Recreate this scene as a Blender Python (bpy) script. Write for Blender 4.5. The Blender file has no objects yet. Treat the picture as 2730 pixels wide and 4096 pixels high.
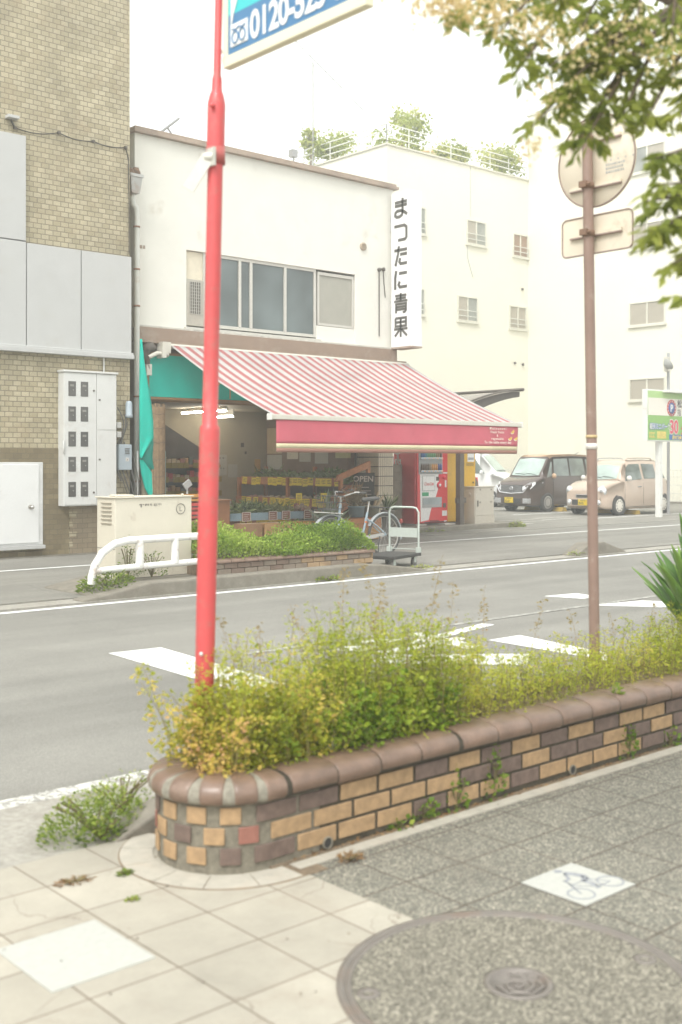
import bpy, bmesh, math, random
import numpy as np
from mathutils import Matrix, Vector
R = math.radians
rnd = random.Random(7)
nrg = np.random.default_rng(7)
scene = bpy.context.scene
COL = scene.collection

# ---------------------------------------------------------------- camera
cd = bpy.data.cameras.new("camera")
cam = bpy.data.objects.new("camera", cd)
COL.objects.link(cam)
cam.location = (0, 0, 1.57)
cam.rotation_euler = (R(90), 0, R(-41.5))
cd.sensor_fit = 'VERTICAL'
cd.sensor_height = 36
cd.sensor_width = 24
cd.lens = 39.44
cd.shift_y = -0.0495
cd.clip_end = 2000
cd.dof.use_dof = True
cd.dof.focus_distance = 19
cd.dof.aperture_fstop = 2.7
scene.camera = cam

# ---------------------------------------------------------------- sky, sun, exposure
SUN_EL, SUN_AZ = 52, -118          # azimuth clockwise from +Y (across the road)
w = bpy.data.worlds.new("World")
scene.world = w
w.use_nodes = True
nt = w.node_tree
bg = nt.nodes["Background"]
sky = nt.nodes.new("ShaderNodeTexSky")
sky.sky_type = 'NISHITA'
sky.sun_disc = False
sky.sun_elevation = R(SUN_EL)
sky.sun_rotation = R(SUN_AZ)
sky.dust_density = 4.0
hs = nt.nodes.new("ShaderNodeHueSaturation")      # an overcast sky has little blue of its own
hs.inputs['Saturation'].default_value = 0.10
mx = nt.nodes.new("ShaderNodeMix")
mx.data_type = 'RGBA'
mx.inputs[0].default_value = 0.55
mx.inputs[7].default_value = (12.2, 12.5, 12.05, 1)   # even white cloud cover
nt.links.new(sky.outputs[0], hs.inputs['Color'])
nt.links.new(hs.outputs[0], mx.inputs[6])
nt.links.new(mx.outputs[2], bg.inputs['Color'])
bg.inputs['Strength'].default_value = 0.115
sd = bpy.data.lights.new("sun", 'SUN')
sd.energy = 1.3
sd.angle = R(22)
sd.color = (1.0, 0.985, 0.95)
sun = bpy.data.objects.new("sun", sd)
COL.objects.link(sun)
sv = Vector((math.sin(R(SUN_AZ)) * math.cos(R(SUN_EL)), math.cos(R(SUN_AZ)) * math.cos(R(SUN_EL)), math.sin(R(SUN_EL))))
sun.rotation_euler = sv.to_track_quat('Z', 'Y').to_euler()
sun.location = (-10, -6, 30)
scene.view_settings.view_transform = 'Standard'
scene.view_settings.look = 'None'
scene.view_settings.gamma = 1
scene.view_settings.use_curve_mapping = False
scene.view_settings.exposure = 1.0
scene.cycles.use_denoising = True
scene.cycles.max_bounces = 8
scene.cycles.sample_clamp_indirect = 8

# ---------------------------------------------------------------- materials
def N(t, typ, **kw):
    n = t.nodes.new(typ)
    for k, v in kw.items():
        if k in n.inputs: n.inputs[k].default_value = v
        else: setattr(n, k, v)
    return n
def rgb(c): return (c[0], c[1], c[2], 1)
def newmat(name):
    m = bpy.data.materials.new(name)
    m.use_nodes = True
    return m, m.node_tree, m.node_tree.nodes["Principled BSDF"]
def coords(t, space='obj'):
    if space == 'obj': return N(t, "ShaderNodeTexCoord").outputs['Object']
    return N(t, "ShaderNodeNewGeometry").outputs['Position']
def mix(t, fac, a, b, mode='MIX'):
    m = N(t, "ShaderNodeMix", data_type='RGBA', blend_type=mode)
    for i, s in ((0, fac), (6, a), (7, b)):
        if hasattr(s, 'links') or hasattr(s, 'is_linked'): t.links.new(s, m.inputs[i])
        elif i == 0: m.inputs[0].default_value = s
        else: m.inputs[i].default_value = rgb(s)
    return m.outputs[2]
def ramp(t, fac, stops, interp='LINEAR'):
    r = N(t, "ShaderNodeValToRGB")
    r.color_ramp.interpolation = interp
    els = r.color_ramp.elements
    while len(els) < len(stops): els.new(0.5)
    for e, (p, c) in zip(els, stops):
        e.position = p
        e.color = rgb(c) if not isinstance(c, (int, float)) else (c, c, c, 1)
    t.links.new(fac, r.inputs[0])
    return r.outputs[0]
def bump(t, p, h, s, d=0.01):
    b = N(t, "ShaderNodeBump", Strength=s, Distance=d)
    t.links.new(h, b.inputs['Height'])
    t.links.new(b.outputs[0], p.inputs['Normal'])
_mc = {}
def M(name, col, rough=.7, var=.10, scale=6, metal=0., bmp=0., dirt=None, damt=.5, dscale=2.5, coat=0., space='obj', spec=.5):
    """plain painted / cast / woven surface with mottling, optional patches of dirt or rust"""
    if name in _mc: return _mc[name]
    m, t, p = newmat(name)
    c = coords(t, space)
    n = N(t, "ShaderNodeTexNoise", Scale=scale, Detail=6.0, Roughness=.65)
    t.links.new(c, n.inputs[0])
    lo = tuple(max(0, x * (1 - var)) for x in col); hi = tuple(min(1, x * (1 + var)) for x in col)
    out = ramp(t, n.outputs[0], [(.3, lo), (.7, hi)])
    if dirt:
        n2 = N(t, "ShaderNodeTexNoise", Scale=dscale, Detail=9.0, Roughness=.72)
        t.links.new(c, n2.inputs[0])
        f = ramp(t, n2.outputs[0], [(.62 - .2 * damt, 0), (.78 - .1 * damt, 1)])
        out = mix(t, f, out, dirt)
    t.links.new(out, p.inputs['Base Color'])
    p.inputs['Roughness'].default_value = rough
    p.inputs['Metallic'].default_value = metal
    p.inputs['Specular IOR Level'].default_value = spec
    if coat: p.inputs['Coat Weight'].default_value = coat; p.inputs['Coat Roughness'].default_value = .06
    if bmp:
        n3 = N(t, "ShaderNodeTexNoise", Scale=scale * 9, Detail=5.0)
        t.links.new(c, n3.inputs[0])
        bump(t, p, n3.outputs[0], bmp)
    _mc[name] = m
    return m
def emis(name, col, s):
    m, t, p = newmat(name)
    p.inputs['Emission Color'].default_value = rgb(col); p.inputs['Emission Strength'].default_value = s
    return m
def glass(name, col, rough=.05, spec=.6, var=.25, scale=1.2):
    m, t, p = newmat(name)
    n = N(t, "ShaderNodeTexNoise", Scale=scale, Detail=2.0)
    t.links.new(coords(t), n.inputs[0])
    t.links.new(ramp(t, n.outputs[0], [(.35, tuple(x * (1 - var) for x in col)), (.65, tuple(x * (1 + var) for x in col))]), p.inputs['Base Color'])
    p.inputs['Roughness'].default_value = rough
    p.inputs['Specular IOR Level'].default_value = spec
    return m
def leafmat(name, stops, trans=.35, rough=.55):
    m, t, p = newmat(name)
    a = N(t, "ShaderNodeAttribute", attribute_name="tint")
    c = ramp(t, a.outputs['Fac'], stops)
    t.links.new(c, p.inputs['Base Color'])
    p.inputs['Roughness'].default_value = rough
    p.inputs['Specular IOR Level'].default_value = .3
    tr = N(t, "ShaderNodeBsdfTranslucent")
    t.links.new(c, tr.inputs[0])
    ms = N(t, "ShaderNodeMixShader")
    ms.inputs[0].default_value = trans
    t.links.new(p.outputs[0], ms.inputs[1]); t.links.new(tr.outputs[0], ms.inputs[2])
    t.links.new(ms.outputs[0], t.nodes["Material Output"].inputs[0])
    return m
def brickmat(name, c1, c2, mortar, bw, bh, ms, vec, off=.5, rough=.75, bmp=.35, speck=None, shift=(0, 0), grime=None, bias=0., cracks=None):
    """vec: 'xz' for a wall along X, 'yz' for a wall along Y, 'xy' for paving"""
    m, t, p = newmat(name)
    g = coords(t, 'pos')
    s = N(t, "ShaderNodeSeparateXYZ"); t.links.new(g, s.inputs[0])
    cb = N(t, "ShaderNodeCombineXYZ")
    for k, ch in enumerate(vec):
        a = N(t, "ShaderNodeMath", operation='SUBTRACT'); a.inputs[1].default_value = shift[k]
        t.links.new(s.outputs[ch.upper()], a.inputs[0]); t.links.new(a.outputs[0], cb.inputs[k])
    b = N(t, "ShaderNodeTexBrick", offset=off, squash=1.0)
    b.inputs['Scale'].default_value = 1; b.inputs['Brick Width'].default_value = bw; b.inputs['Row Height'].default_value = bh
    b.inputs['Mortar Size'].default_value = ms; b.inputs['Mortar Smooth'].default_value = .15; b.inputs['Bias'].default_value = bias
    b.inputs['Color1'].default_value = rgb(c1); b.inputs['Color2'].default_value = rgb(c2); b.inputs['Mortar'].default_value = rgb(mortar)
    t.links.new(cb.outputs[0], b.inputs[0])
    n = N(t, "ShaderNodeTexNoise", Scale=1.3, Detail=8.0, Roughness=.7); t.links.new(g, n.inputs[0])
    out = mix(t, 1.0, b.outputs[0], ramp(t, n.outputs[0], [(.25, .72), (.75, 1.2)]), 'MULTIPLY')
    if speck:
        v = N(t, "ShaderNodeTexVoronoi", Scale=speck[0], Randomness=1.0); t.links.new(g, v.inputs[0])
        sc = N(t, "ShaderNodeSeparateColor"); t.links.new(v.outputs['Color'], sc.inputs[0])
        cr = ramp(t, sc.outputs[0], speck[1])
        inv = N(t, "ShaderNodeMath", operation='SUBTRACT'); inv.inputs[0].default_value = 1; t.links.new(b.outputs['Fac'], inv.inputs[1])
        fac = N(t, "ShaderNodeMath", operation='MULTIPLY'); fac.inputs[1].default_value = speck[2]; t.links.new(inv.outputs[0], fac.inputs[0])
        out = mix(t, fac.outputs[0], out, mix(t, 1.0, cr, ramp(t, n.outputs[0], [(.25, .8), (.75, 1.15)]), 'MULTIPLY'))
    if grime:
        n2 = N(t, "ShaderNodeTexNoise", Scale=2.2, Detail=9.0, Roughness=.75); t.links.new(g, n2.inputs[0])
        out = mix(t, ramp(t, n2.outputs[0], [(.52, 0), (.8, .7)]), out, grime)
    if cracks:
        w2 = N(t, "ShaderNodeTexNoise", Scale=3.0, Detail=4.0); t.links.new(g, w2.inputs[0])
        wm = N(t, "ShaderNodeMix", data_type='RGBA'); wm.inputs[0].default_value = .3; t.links.new(g, wm.inputs[6]); t.links.new(w2.outputs['Color'], wm.inputs[7])
        vo = N(t, "ShaderNodeTexVoronoi", feature='DISTANCE_TO_EDGE', Scale=3.3); t.links.new(wm.outputs[2], vo.inputs[0])
        n4 = N(t, "ShaderNodeTexNoise", Scale=2.1, Detail=2.0); t.links.new(g, n4.inputs[0])
        k1 = N(t, "ShaderNodeMath", operation='MULTIPLY'); t.links.new(ramp(t, vo.outputs['Distance'], [(0, .75), (.012, 0)]), k1.inputs[0]); t.links.new(ramp(t, n4.outputs[0], [(.5, 0), (.6, 1)]), k1.inputs[1])
        out = mix(t, k1.outputs[0], out, cracks)
    t.links.new(out, p.inputs['Base Color'])
    p.inputs['Roughness'].default_value = rough
    inv2 = N(t, "ShaderNodeMath", operation='SUBTRACT'); inv2.inputs[0].default_value = 1; t.links.new(b.outputs['Fac'], inv2.inputs[1])
    bump(t, p, inv2.outputs[0], bmp, .006)
    return m
def asphalt(name, base, patch, s1=260, lo=.72, hi=1.3, crack=.3):
    m, t, p = newmat(name)
    g = coords(t, 'pos')
    n = N(t, "ShaderNodeTexNoise", Scale=.55, Detail=8.0, Roughness=.65); t.links.new(g, n.inputs[0])
    v = N(t, "ShaderNodeTexVoronoi", Scale=s1); t.links.new(g, v.inputs[0])
    sc = N(t, "ShaderNodeSeparateColor"); t.links.new(v.outputs['Color'], sc.inputs[0])
    c = mix(t, ramp(t, n.outputs[0], [(.35, 0), (.65, 1)]), base, patch)
    c = mix(t, 1.0, c, ramp(t, sc.outputs[0], [(0, lo), (1, hi)]), 'MULTIPLY')
    mp0 = N(t, "ShaderNodeMapping"); mp0.inputs['Scale'].default_value = (.06, 1.1, 1); t.links.new(g, mp0.inputs[0])
    nb = N(t, "ShaderNodeTexNoise", Scale=1.6, Detail=5.0); t.links.new(mp0.outputs[0], nb.inputs[0])
    c = mix(t, 1.0, c, ramp(t, nb.outputs[0], [(.35, .86), (.65, 1.08)]), 'MULTIPLY')      # wheel tracks along the road
    # cracks and seams
    w2 = N(t, "ShaderNodeTexNoise", Scale=1.7, Detail=3.0); t.links.new(g, w2.inputs[0])
    mp = N(t, "ShaderNodeMix", data_type='RGBA'); mp.inputs[0].default_value = .25
    t.links.new(g, mp.inputs[6]); t.links.new(w2.outputs['Color'], mp.inputs[7])
    vo = N(t, "ShaderNodeTexVoronoi", feature='DISTANCE_TO_EDGE', Scale=.42); t.links.new(mp.outputs[2], vo.inputs[0])
    c = mix(t, ramp(t, vo.outputs['Distance'], [(.0, crack), (.006, 0)]), c, tuple(x * .45 for x in base))
    t.links.new(c, p.inputs['Base Color'])
    p.inputs['Roughness'].default_value = .85
    bump(t, p, sc.outputs[0], .25, .003)
    return m
def paintmat(name, col, under, wear):
    m, t, p = newmat(name)
    g = coords(t, 'pos')
    n = N(t, "ShaderNodeTexNoise", Scale=22.0, Detail=9.0, Roughness=.8); t.links.new(g, n.inputs[0])
    c = mix(t, ramp(t, n.outputs[0], [(wear - .04, 1), (wear + .05, 0)]), col, under)
    t.links.new(c, p.inputs['Base Color']); p.inputs['Roughness'].default_value = .7
    return m

# ---------------------------------------------------------------- mesh builder
class MB:
    def __init__(s, T=None): s.v = []; s.f = []; s.m = []; s.s = []; s.T = T
    def add(s, vs, fs, m=0, smooth=False):
        o = len(s.v)
        if s.T is not None: vs = [s.T @ Vector(x) for x in vs]
        s.v.extend(tuple(x) for x in vs)
        for f in fs: s.f.append(tuple(o + i for i in f)); s.m.append(m); s.s.append(smooth)
        return s
    def box(s, x0, x1, y0, y1, z0, z1, m=0):
        return s.add([(x0,y0,z0),(x1,y0,z0),(x1,y1,z0),(x0,y1,z0),(x0,y0,z1),(x1,y0,z1),(x1,y1,z1),(x0,y1,z1)],
                     [(0,3,2,1),(4,5,6,7),(0,1,5,4),(1,2,6,5),(2,3,7,6),(3,0,4,7)], m)
    def obox(s, c, sx, sy, sz, rot=None, m=0):
        h = [Vector((a*sx/2, b*sy/2, d*sz/2)) for d in (-1,1) for a,b in ((-1,-1),(1,-1),(1,1),(-1,1))]
        if rot is not None: h = [rot @ x for x in h]
        return s.add([Vector(c)+x for x in h], [(0,3,2,1),(4,5,6,7),(0,1,5,4),(1,2,6,5),(2,3,7,6),(3,0,4,7)], m)
    def tube(s, pts, r, n=8, m=0, closed=False, caps=True):
        pts = [Vector(p) for p in pts]; k = len(pts)
        rs = r if isinstance(r, (list, tuple)) else [r]*k
        vs = []; up = None
        for i, p in enumerate(pts):
            if closed: d = pts[(i+1)%k]-pts[i-1]
            else: d = pts[min(i+1,k-1)]-pts[max(i-1,0)]
            d = d.normalized() if d.length > 1e-9 else Vector((0,0,1))
            if up is None: up = Vector((0,0,1)) if abs(d.z) < .9 else Vector((1,0,0))
            a = d.cross(up)
            a = a.normalized() if a.length > 1e-6 else d.orthogonal().normalized()
            b = a.cross(d).normalized(); up = b
            for j in range(n):
                t = 2*math.pi*j/n
                vs.append(p + (a*math.cos(t)+b*math.sin(t))*rs[i])
        fs = []
        for i in range(k if closed else k-1):
            for j in range(n):
                fs.append((i*n+j, i*n+(j+1)%n, ((i+1)%k)*n+(j+1)%n, ((i+1)%k)*n+j))
        s.add(vs, fs, m, True)
        if caps and not closed:
            s.add(vs[:n], [tuple(range(n))], m); s.add(vs[-n:], [tuple(reversed(range(n)))], m)
        return s
    def cyl(s, p, q, r, r2=None, n=14, m=0): return s.tube([p, q], [r, r if r2 is None else r2], n, m)
    def lathe(s, c, prof, n=20, m=0, axis='z'):
        vs = []
        for (r, h) in prof:
            for j in range(n):
                t = 2*math.pi*j/n; a, b = r*math.cos(t), r*math.sin(t)
                vs.append(Vector(c) + Vector({'z':(a,b,h),'y':(a,h,-b),'x':(h,a,b)}[axis]))
        fs = [(i*n+j, i*n+(j+1)%n, (i+1)*n+(j+1)%n, (i+1)*n+j) for i in range(len(prof)-1) for j in range(n)]
        return s.add(vs, fs, m, True)
    def poly(s, pts, m=0): return s.add(pts, [tuple(range(len(pts)))], m)
    def prism(s, pts, ext, m=0):
        """extrude a 3-D polygon by the vector ext"""
        e = Vector(ext); k = len(pts); a = [Vector(p) for p in pts]
        vs = a + [p+e for p in a]
        fs = [tuple(reversed(range(k))), tuple(range(k, 2*k))] + [(i,(i+1)%k,k+(i+1)%k,k+i) for i in range(k)]
        return s.add(vs, fs, m)
    def grid(s, fn, nu, nv, m=0, smooth=True):
        vs = [fn(i/nu, j/nv) for j in range(nv+1) for i in range(nu+1)]
        mm = m
        for j in range(nv):
            pass
        fs = [(j*(nu+1)+i, j*(nu+1)+i+1, (j+1)*(nu+1)+i+1, (j+1)*(nu+1)+i) for j in range(nv) for i in range(nu)]
        return s.add(vs, fs, mm, smooth)
    def ball(s, c, rx, ry=None, rz=None, nu=10, nv=6, m=0, jit=0.):
        ry = rx if ry is None else ry; rz = rx if rz is None else rz
        vs = []
        for j in range(nv+1):
            ph = math.pi*j/nv
            for i in range(nu):
                t = 2*math.pi*i/nu; k = 1+jit*(rnd.random()-.5)
                vs.append((c[0]+rx*k*math.sin(ph)*math.cos(t), c[1]+ry*k*math.sin(ph)*math.sin(t), c[2]-rz*k*math.cos(ph)))
        fs = [(j*nu+i, j*nu+(i+1)%nu, (j+1)*nu+(i+1)%nu, (j+1)*nu+i) for j in range(nv) for i in range(nu)]
        return s.add(vs, fs, m, True)
    def stroke(s, pts, wd, o, ux, uy, th, m=0):
        """a flat pen stroke: 2-D polyline pts in the plane o + x*ux + y*uy, raised by th along ux x uy"""
        o, ux, uy = Vector(o), Vector(ux), Vector(uy); nn = ux.cross(uy).normalized()*th
        P = [Vector((a,b)) for a,b in pts]; L = []; Rr = []
        for i, p in enumerate(P):
            d0 = (P[i]-P[i-1]).normalized() if i else None
            d1 = (P[i+1]-P[i]).normalized() if i < len(P)-1 else None
            d = (d0+d1).normalized() if d0 and d1 and (d0+d1).length > .01 else (d1 or d0)
            k = 1.0
            if d0 and d1: k = 1/max(.5, d.dot(d1))
            nrm = Vector((-d.y, d.x))*wd/2*k
            L.append(p+nrm); Rr.append(p-nrm)
        for i in range(len(P)-1):
            q = [Rr[i], Rr[i+1], L[i+1], L[i]]
            s.prism([o+ux*a.x+uy*a.y for a in q], nn, m)
        return s
    def text(s, txt, size, o, ux, uy, th=.002, m=0, align='LEFT', off=0., shear=0., space=1., sx=1.):
        cu = bpy.data.curves.new("t", 'FONT'); cu.body = txt; cu.size = size; cu.align_x = align
        cu.offset = off; cu.shear = shear; cu.space_character = space; cu.resolution_u = 3
        ob = bpy.data.objects.new("t", cu); COL.objects.link(ob)
        bpy.context.view_layer.update()
        me = bpy.data.meshes.new_from_object(ob.evaluated_get(bpy.context.evaluated_depsgraph_get()))
        bpy.data.objects.remove(ob); bpy.data.curves.remove(cu)
        o, ux, uy = Vector(o), Vector(ux).normalized(), Vector(uy).normalized(); nn = ux.cross(uy)*th
        s.add([o+ux*(v.co.x*sx)+uy*v.co.y+nn for v in me.vertices], [tuple(p.vertices) for p in me.polygons], m)
        bpy.data.meshes.remove(me)
        return s
    def build(s, name, mats, parent=None, local=False, bevel=0., seg=2, label=None, sharp=35):
        if not isinstance(mats, (list, tuple)): mats = [mats]
        V = np.array([tuple(x) for x in s.v], dtype=float)
        if parent is not None: off = Vector((0,0,0)) if local else wloc(parent)
        elif local: off = Vector((0,0,0))
        else: off = Vector(((V[:,0].min()+V[:,0].max())/2, (V[:,1].min()+V[:,1].max())/2, V[:,2].min()))
        me = bpy.data.meshes.new(name)
        me.from_pydata((V-np.array(off)).tolist(), [], s.f)
        for m in mats: me.materials.append(m)
        me.polygons.foreach_set("material_index", s.m)
        me.polygons.foreach_set("use_smooth", s.s)
        me.update()
        ob = bpy.data.objects.new(name, me); COL.objects.link(ob)
        if parent is not None: ob.parent = parent
        else: ob.location = off
        if label: ob["label"] = label
        if bevel:
            bm = bmesh.new(); bm.from_mesh(me); bmesh.ops.remove_doubles(bm, verts=bm.verts, dist=1e-5)
            bmesh.ops.recalc_face_normals(bm, faces=bm.faces); bm.to_mesh(me); bm.free()
            b = ob.modifiers.new("bevel", 'BEVEL'); b.width = bevel; b.segments = seg; b.limit_method = 'ANGLE'; b.angle_limit = R(sharp)
        return ob
def wloc(o):
    v = Vector((0,0,0))
    while o is not None: v = v + o.location; o = o.parent
    return v
def tag(o, label, cat, group=None, kind=None):
    if label: o["label"] = label
    if cat: o["category"] = cat
    if group: o["group"] = group
    if kind: o["kind"] = kind
    return o
def thing(name, label, cat, loc, group=None, rot=0):
    o = bpy.data.objects.new(name, None); COL.objects.link(o)
    o.location = loc; o.rotation_euler = (0,0,rot); o.empty_display_size = .2
    return tag(o, label, cat, group)
def copytree(o, parent=None):
    c = o.copy(); COL.objects.link(c); c.parent = parent
    for ch in list(o.children): copytree(ch, c)
    return c
def struct(o): o["kind"] = 'structure'; return o
Z = Vector((0,0,1)); XA = Vector((1,0,0)); YA = Vector((0,1,0))

def leafmesh(name, pos, dirs, size, mat, tint, parent=None, aspect=.5, fold=.25, world=True):
    """many small leaves as bent diamonds. pos Nx3 (base), dirs Nx3 (towards the tip), size N, tint N"""
    pos = np.asarray(pos, float); n = len(pos)
    d = np.asarray(dirs, float); d /= np.linalg.norm(d, axis=1)[:,None]+1e-9
    rv = nrg.normal(size=(n,3)); sd_ = np.cross(d, rv); sd_ /= np.linalg.norm(sd_, axis=1)[:,None]+1e-9
    nm = np.cross(sd_, d); size = np.broadcast_to(np.asarray(size, float), (n,))[:,None]
    mid = pos + d*size*.45 - nm*size*fold*.3
    L = mid + sd_*size*aspect*.5 + nm*size*fold*.5; Rr = mid - sd_*size*aspect*.5 + nm*size*fold*.5
    tip = pos + d*size - nm*size*fold*.4
    V = np.stack([pos, L, tip, Rr, mid], 1).reshape(-1,3)
    b = np.arange(n)*5
    F = np.stack([np.stack([b, b+4, b+1],1), np.stack([b+1, b+4, b+2],1), np.stack([b+4, b+3, b+2],1), np.stack([b, b+3, b+4],1)],1).reshape(-1,3)
    if parent is not None: off = np.array(wloc(parent))
    else: off = np.array([(V[:,0].min()+V[:,0].max())/2, (V[:,1].min()+V[:,1].max())/2, V[:,2].min()])
    me = bpy.data.meshes.new(name)
    me.vertices.add(len(V)); me.vertices.foreach_set("co", (V-off).ravel())
    me.loops.add(len(F)*3); me.loops.foreach_set("vertex_index", F.ravel().astype(np.int32))
    me.polygons.add(len(F)); me.polygons.foreach_set("loop_start", np.arange(0, len(F)*3, 3, dtype=np.int32))
    me.polygons.foreach_set("loop_total", np.full(len(F), 3, dtype=np.int32))
    me.update(calc_edges=True)
    at = me.attributes.new("tint", 'FLOAT', 'POINT'); at.data.foreach_set("value", np.repeat(np.asarray(tint, float), 5))
    me.materials.append(mat)
    ob = bpy.data.objects.new(name, me); COL.objects.link(ob)
    if parent is not None: ob.parent = parent
    else: ob.location = off
    return ob
# ================================================================ SETTING
m_asph = asphalt("asphalt road", (.195,.188,.168), (.24,.231,.207), 330, .62, 1.4, .06)
m_asph2 = asphalt("asphalt pavement", (.19,.182,.16), (.24,.228,.20), 200)
m_lot = asphalt("asphalt lot", (.20,.19,.165), (.255,.24,.21), 200)
m_conc = M("weathered concrete", (.215,.195,.16), .9, .18, 9, bmp=.3, dirt=(.16,.14,.11), damt=.6, space='pos')
m_gutter = M("gutter concrete", (.34,.32,.28), .9, .22, 30, bmp=.4, dirt=(.2,.18,.15), damt=.6, space='pos')
m_white = paintmat("road paint", (.8,.8,.78), (.24,.23,.21), .38)
m_worn = paintmat("worn road paint", (.66,.65,.6), (.22,.21,.19), .48)
def sheet(name, x0, x1, y0, y1, z, mat): return struct(MB().box(x0, x1, y0, y1, z-.02, z, 0).build(name, mat))
sheet("ground", -75, 135, -45, 95, -.08, m_asph2)
sheet("road", -75, 135, 4.75, 11.42, -.024, m_asph)
sheet("gutter", -75, 135, 4.09, 4.84, -.012, m_gutter)
sheet("gutter_far", -75, 135, 11.30, 11.66, -.006, m_gutter)
sheet("far_pavement", -75, 135, 11.64, 17.6, .012, m_asph2)
sheet("parking_lot", 17.0, 135, 16.3, 95, .02, m_lot)
for nm, pts, mt in [
    ("road_edge_line", [(-74,4.85),(60,4.85),(60,4.99),(-74,4.99)], m_worn),
    ("road_edge_line", [(-74,11.08),(60,11.08),(60,11.19),(-74,11.19)], m_white),
    ("road_lane_line", [(5.5,7.42),(30,7.42),(30,7.5),(5.5,7.5)], paintmat("faded lane paint", (.50,.49,.45), (.225,.217,.195), .53))]:
    struct(MB().prism([(x,y,-.02) for x,y in pts], (0,0,.001)).build(nm, mt))
struct(MB().prism([(x,y,.016) for x,y in [(-74,15.02),(60,15.02),(60,15.12),(-74,15.12)]], (0,0,.001)).build("pavement_line", m_white))
# painted lettering strokes lying across the road
for iz, pts in enumerate([[(4.72,8.24),(5.2,8.2),(5.02,6.25),(4.58,5.85)], [(7.6,6.6),(8.02,6.6),(7.82,5.5),(7.52,5.3)],
            [(6.0,6.5),(6.35,6.72),(7.3,5.9),(6.9,5.6)],
            [(6.2,7.12),(6.45,7.2),(6.62,6.98),(6.35,6.9)], [(6.62,7.28),(6.85,7.34),(7.02,7.14),(6.78,7.08)], [(6.35,6.82),(7.5,6.9),(7.5,6.78),(6.4,6.66)],
            [(7.28,7.32),(7.46,7.3),(7.3,6.45),(7.08,6.4)], [(6.9,6.98),(8.3,7.3),(8.34,7.18),(6.94,6.86)],
            [(10.55,8.3),(11.05,8.22),(10.98,7.88),(10.7,7.86)], [(10.3,7.42),(11.02,7.3),(11.3,6.8),(10.9,6.6)]]):
    struct(MB().prism([(x,y,-.0215) for x,y in pts], (0,0,.0022+.0006*iz)).build("road_marking", m_white))
# near pavement: pale slabs, dark exposed-aggregate slabs
pale = [(0,(.30,.275,.225)),(.5,(.40,.375,.315)),(1,(.26,.235,.19))]
m_pale = brickmat("pale paving slabs", (.36,.33,.272), (.455,.42,.35), (.17,.135,.10), .31, .2935, .0036, 'xy', 0, .85, .3, (420, pale, .35), (1.93,2.94), (.27,.225,.175), 0., (.20,.165,.13))
pebble = [(0,(.07,.066,.052)),(.3,(.125,.12,.10)),(.55,(.165,.165,.135)),(.78,(.26,.24,.19)),(1,(.46,.42,.34))]
m_dark = brickmat("aggregate paving slabs", (.145,.138,.115), (.235,.215,.175), (.085,.065,.048), .305, .2935, .0042, 'xy', 0, .85, .4, (165, pebble, .88), (3.265,2.39), (.17,.15,.12))
struct(MB().box(-74,2.735,-44,4.10,-.03,0).build("near_pavement", m_pale))
struct(MB().box(2.735,134,-44,4.06,-.031,-.001).build("aggregate_pavement", m_dark))
m_tile = M("pale paving tile", (.425,.425,.39), .8, .06, 40, dirt=(.5,.45,.38), damt=.25, space='pos')
tag(MB().box(1.555,1.91,3.045,3.43,-.01,.0035).build("paving_slab", m_tile), "brighter clean white paving slab set among the cream slabs", "paving slab")
m_dirt = M("dry dirt", (.20,.15,.10), .95, .35, 25, bmp=.6, dirt=(.3,.2,.12), damt=.7, space='pos')
struct(MB().prism([(2.66,3.402,.001),(30,3.37,.001),(30,3.55,.001),(2.66,3.55,.001)], (0,0,.006)).build("dirt_strip", m_dirt))
# border tiles along the planter and round its end
CX_, CY_, CR = 2.665, 3.705, .28
def border(k, s0, s1):
    b = MB()
    def pt(s, o):
        L1 = 0; arc = math.pi*CR
        if s < arc:
            t = math.pi/2+s/CR; return (CX_+math.cos(t)*(CR+o), CY_+math.sin(t)*(CR+o))
        return (CX_+(s-arc), CY_-CR-o)
    n = 4; a = [pt(s0+(s1-s0)*i/n, .02) for i in range(n+1)]; c = [pt(s0+(s1-s0)*i/n, .15) for i in range(n+1)]
    for i in range(n):
        b.prism([(*a[i],-.01),(*c[i],-.01),(*c[i+1],-.01),(*a[i+1],-.01)], (0,0,.0145))
    return b
bb = MB()
for k in range(6):
    q = border(k, .10+k*.137, .10+k*.137+.134); bb.add(q.v, q.f)
for k in range(60):
    x = 2.74+k*.152
    bb.box(x, x+.149, 3.335, 3.40, -.01, .0045)
gb_ = MB()
for k in range(24): q = border(0, .08+k*.04, .08+(k+1)*.04); gb_.add([(x+(x-CX_)*.012, y+(y-CY_)*.012, z-.0025) for x,y,z in q.v], q.f)
struct(gb_.build("border_bedding", m_dirt))
struct(bb.build("border_tiles", M("border tile", (.42,.39,.33), .8, .12, 12, dirt=(.45,.38,.3), damt=.4, space='pos')))
# kerbs
k = MB(); k.prism([(2.30,4.075,-.02),(2.62,4.075,.10),(16,4.075,.12),(16,4.075,-.05),(2.30,4.075,-.05)], (0,.15,0)); struct(k.build("kerb", m_conc, bevel=.012))
def kerb_island(prof, y0, y1, nm):
    b = MB()
    b.prism([(x,y0,z) for x,z in prof]+[(prof[-1][0],y0,-.06),(prof[0][0],y0,-.06)], (0,y1-y0,0)); return struct(b.build(nm, m_conc, bevel=.02))
kerb_island([(6.15,.012),(6.75,.10),(7.05,.15),(10.45,.155),(10.9,.12),(11.7,.008)], 11.32, 11.56, "kerb_far")
kerb_island([(6.4,.03),(6.95,.13),(10.62,.145),(11.0,.1),(11.4,.02)], 11.565, 12.75, "kerb_island")
kerb_island([(15.25,.008),(15.65,.19),(16.05,.20),(16.7,.008)], 11.36, 11.66, "kerb_stub")
kerb_island([(17.25,.13),(20.75,.13),(21.1,.03)], 17.12, 19.6, "machine_plinth")

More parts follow.
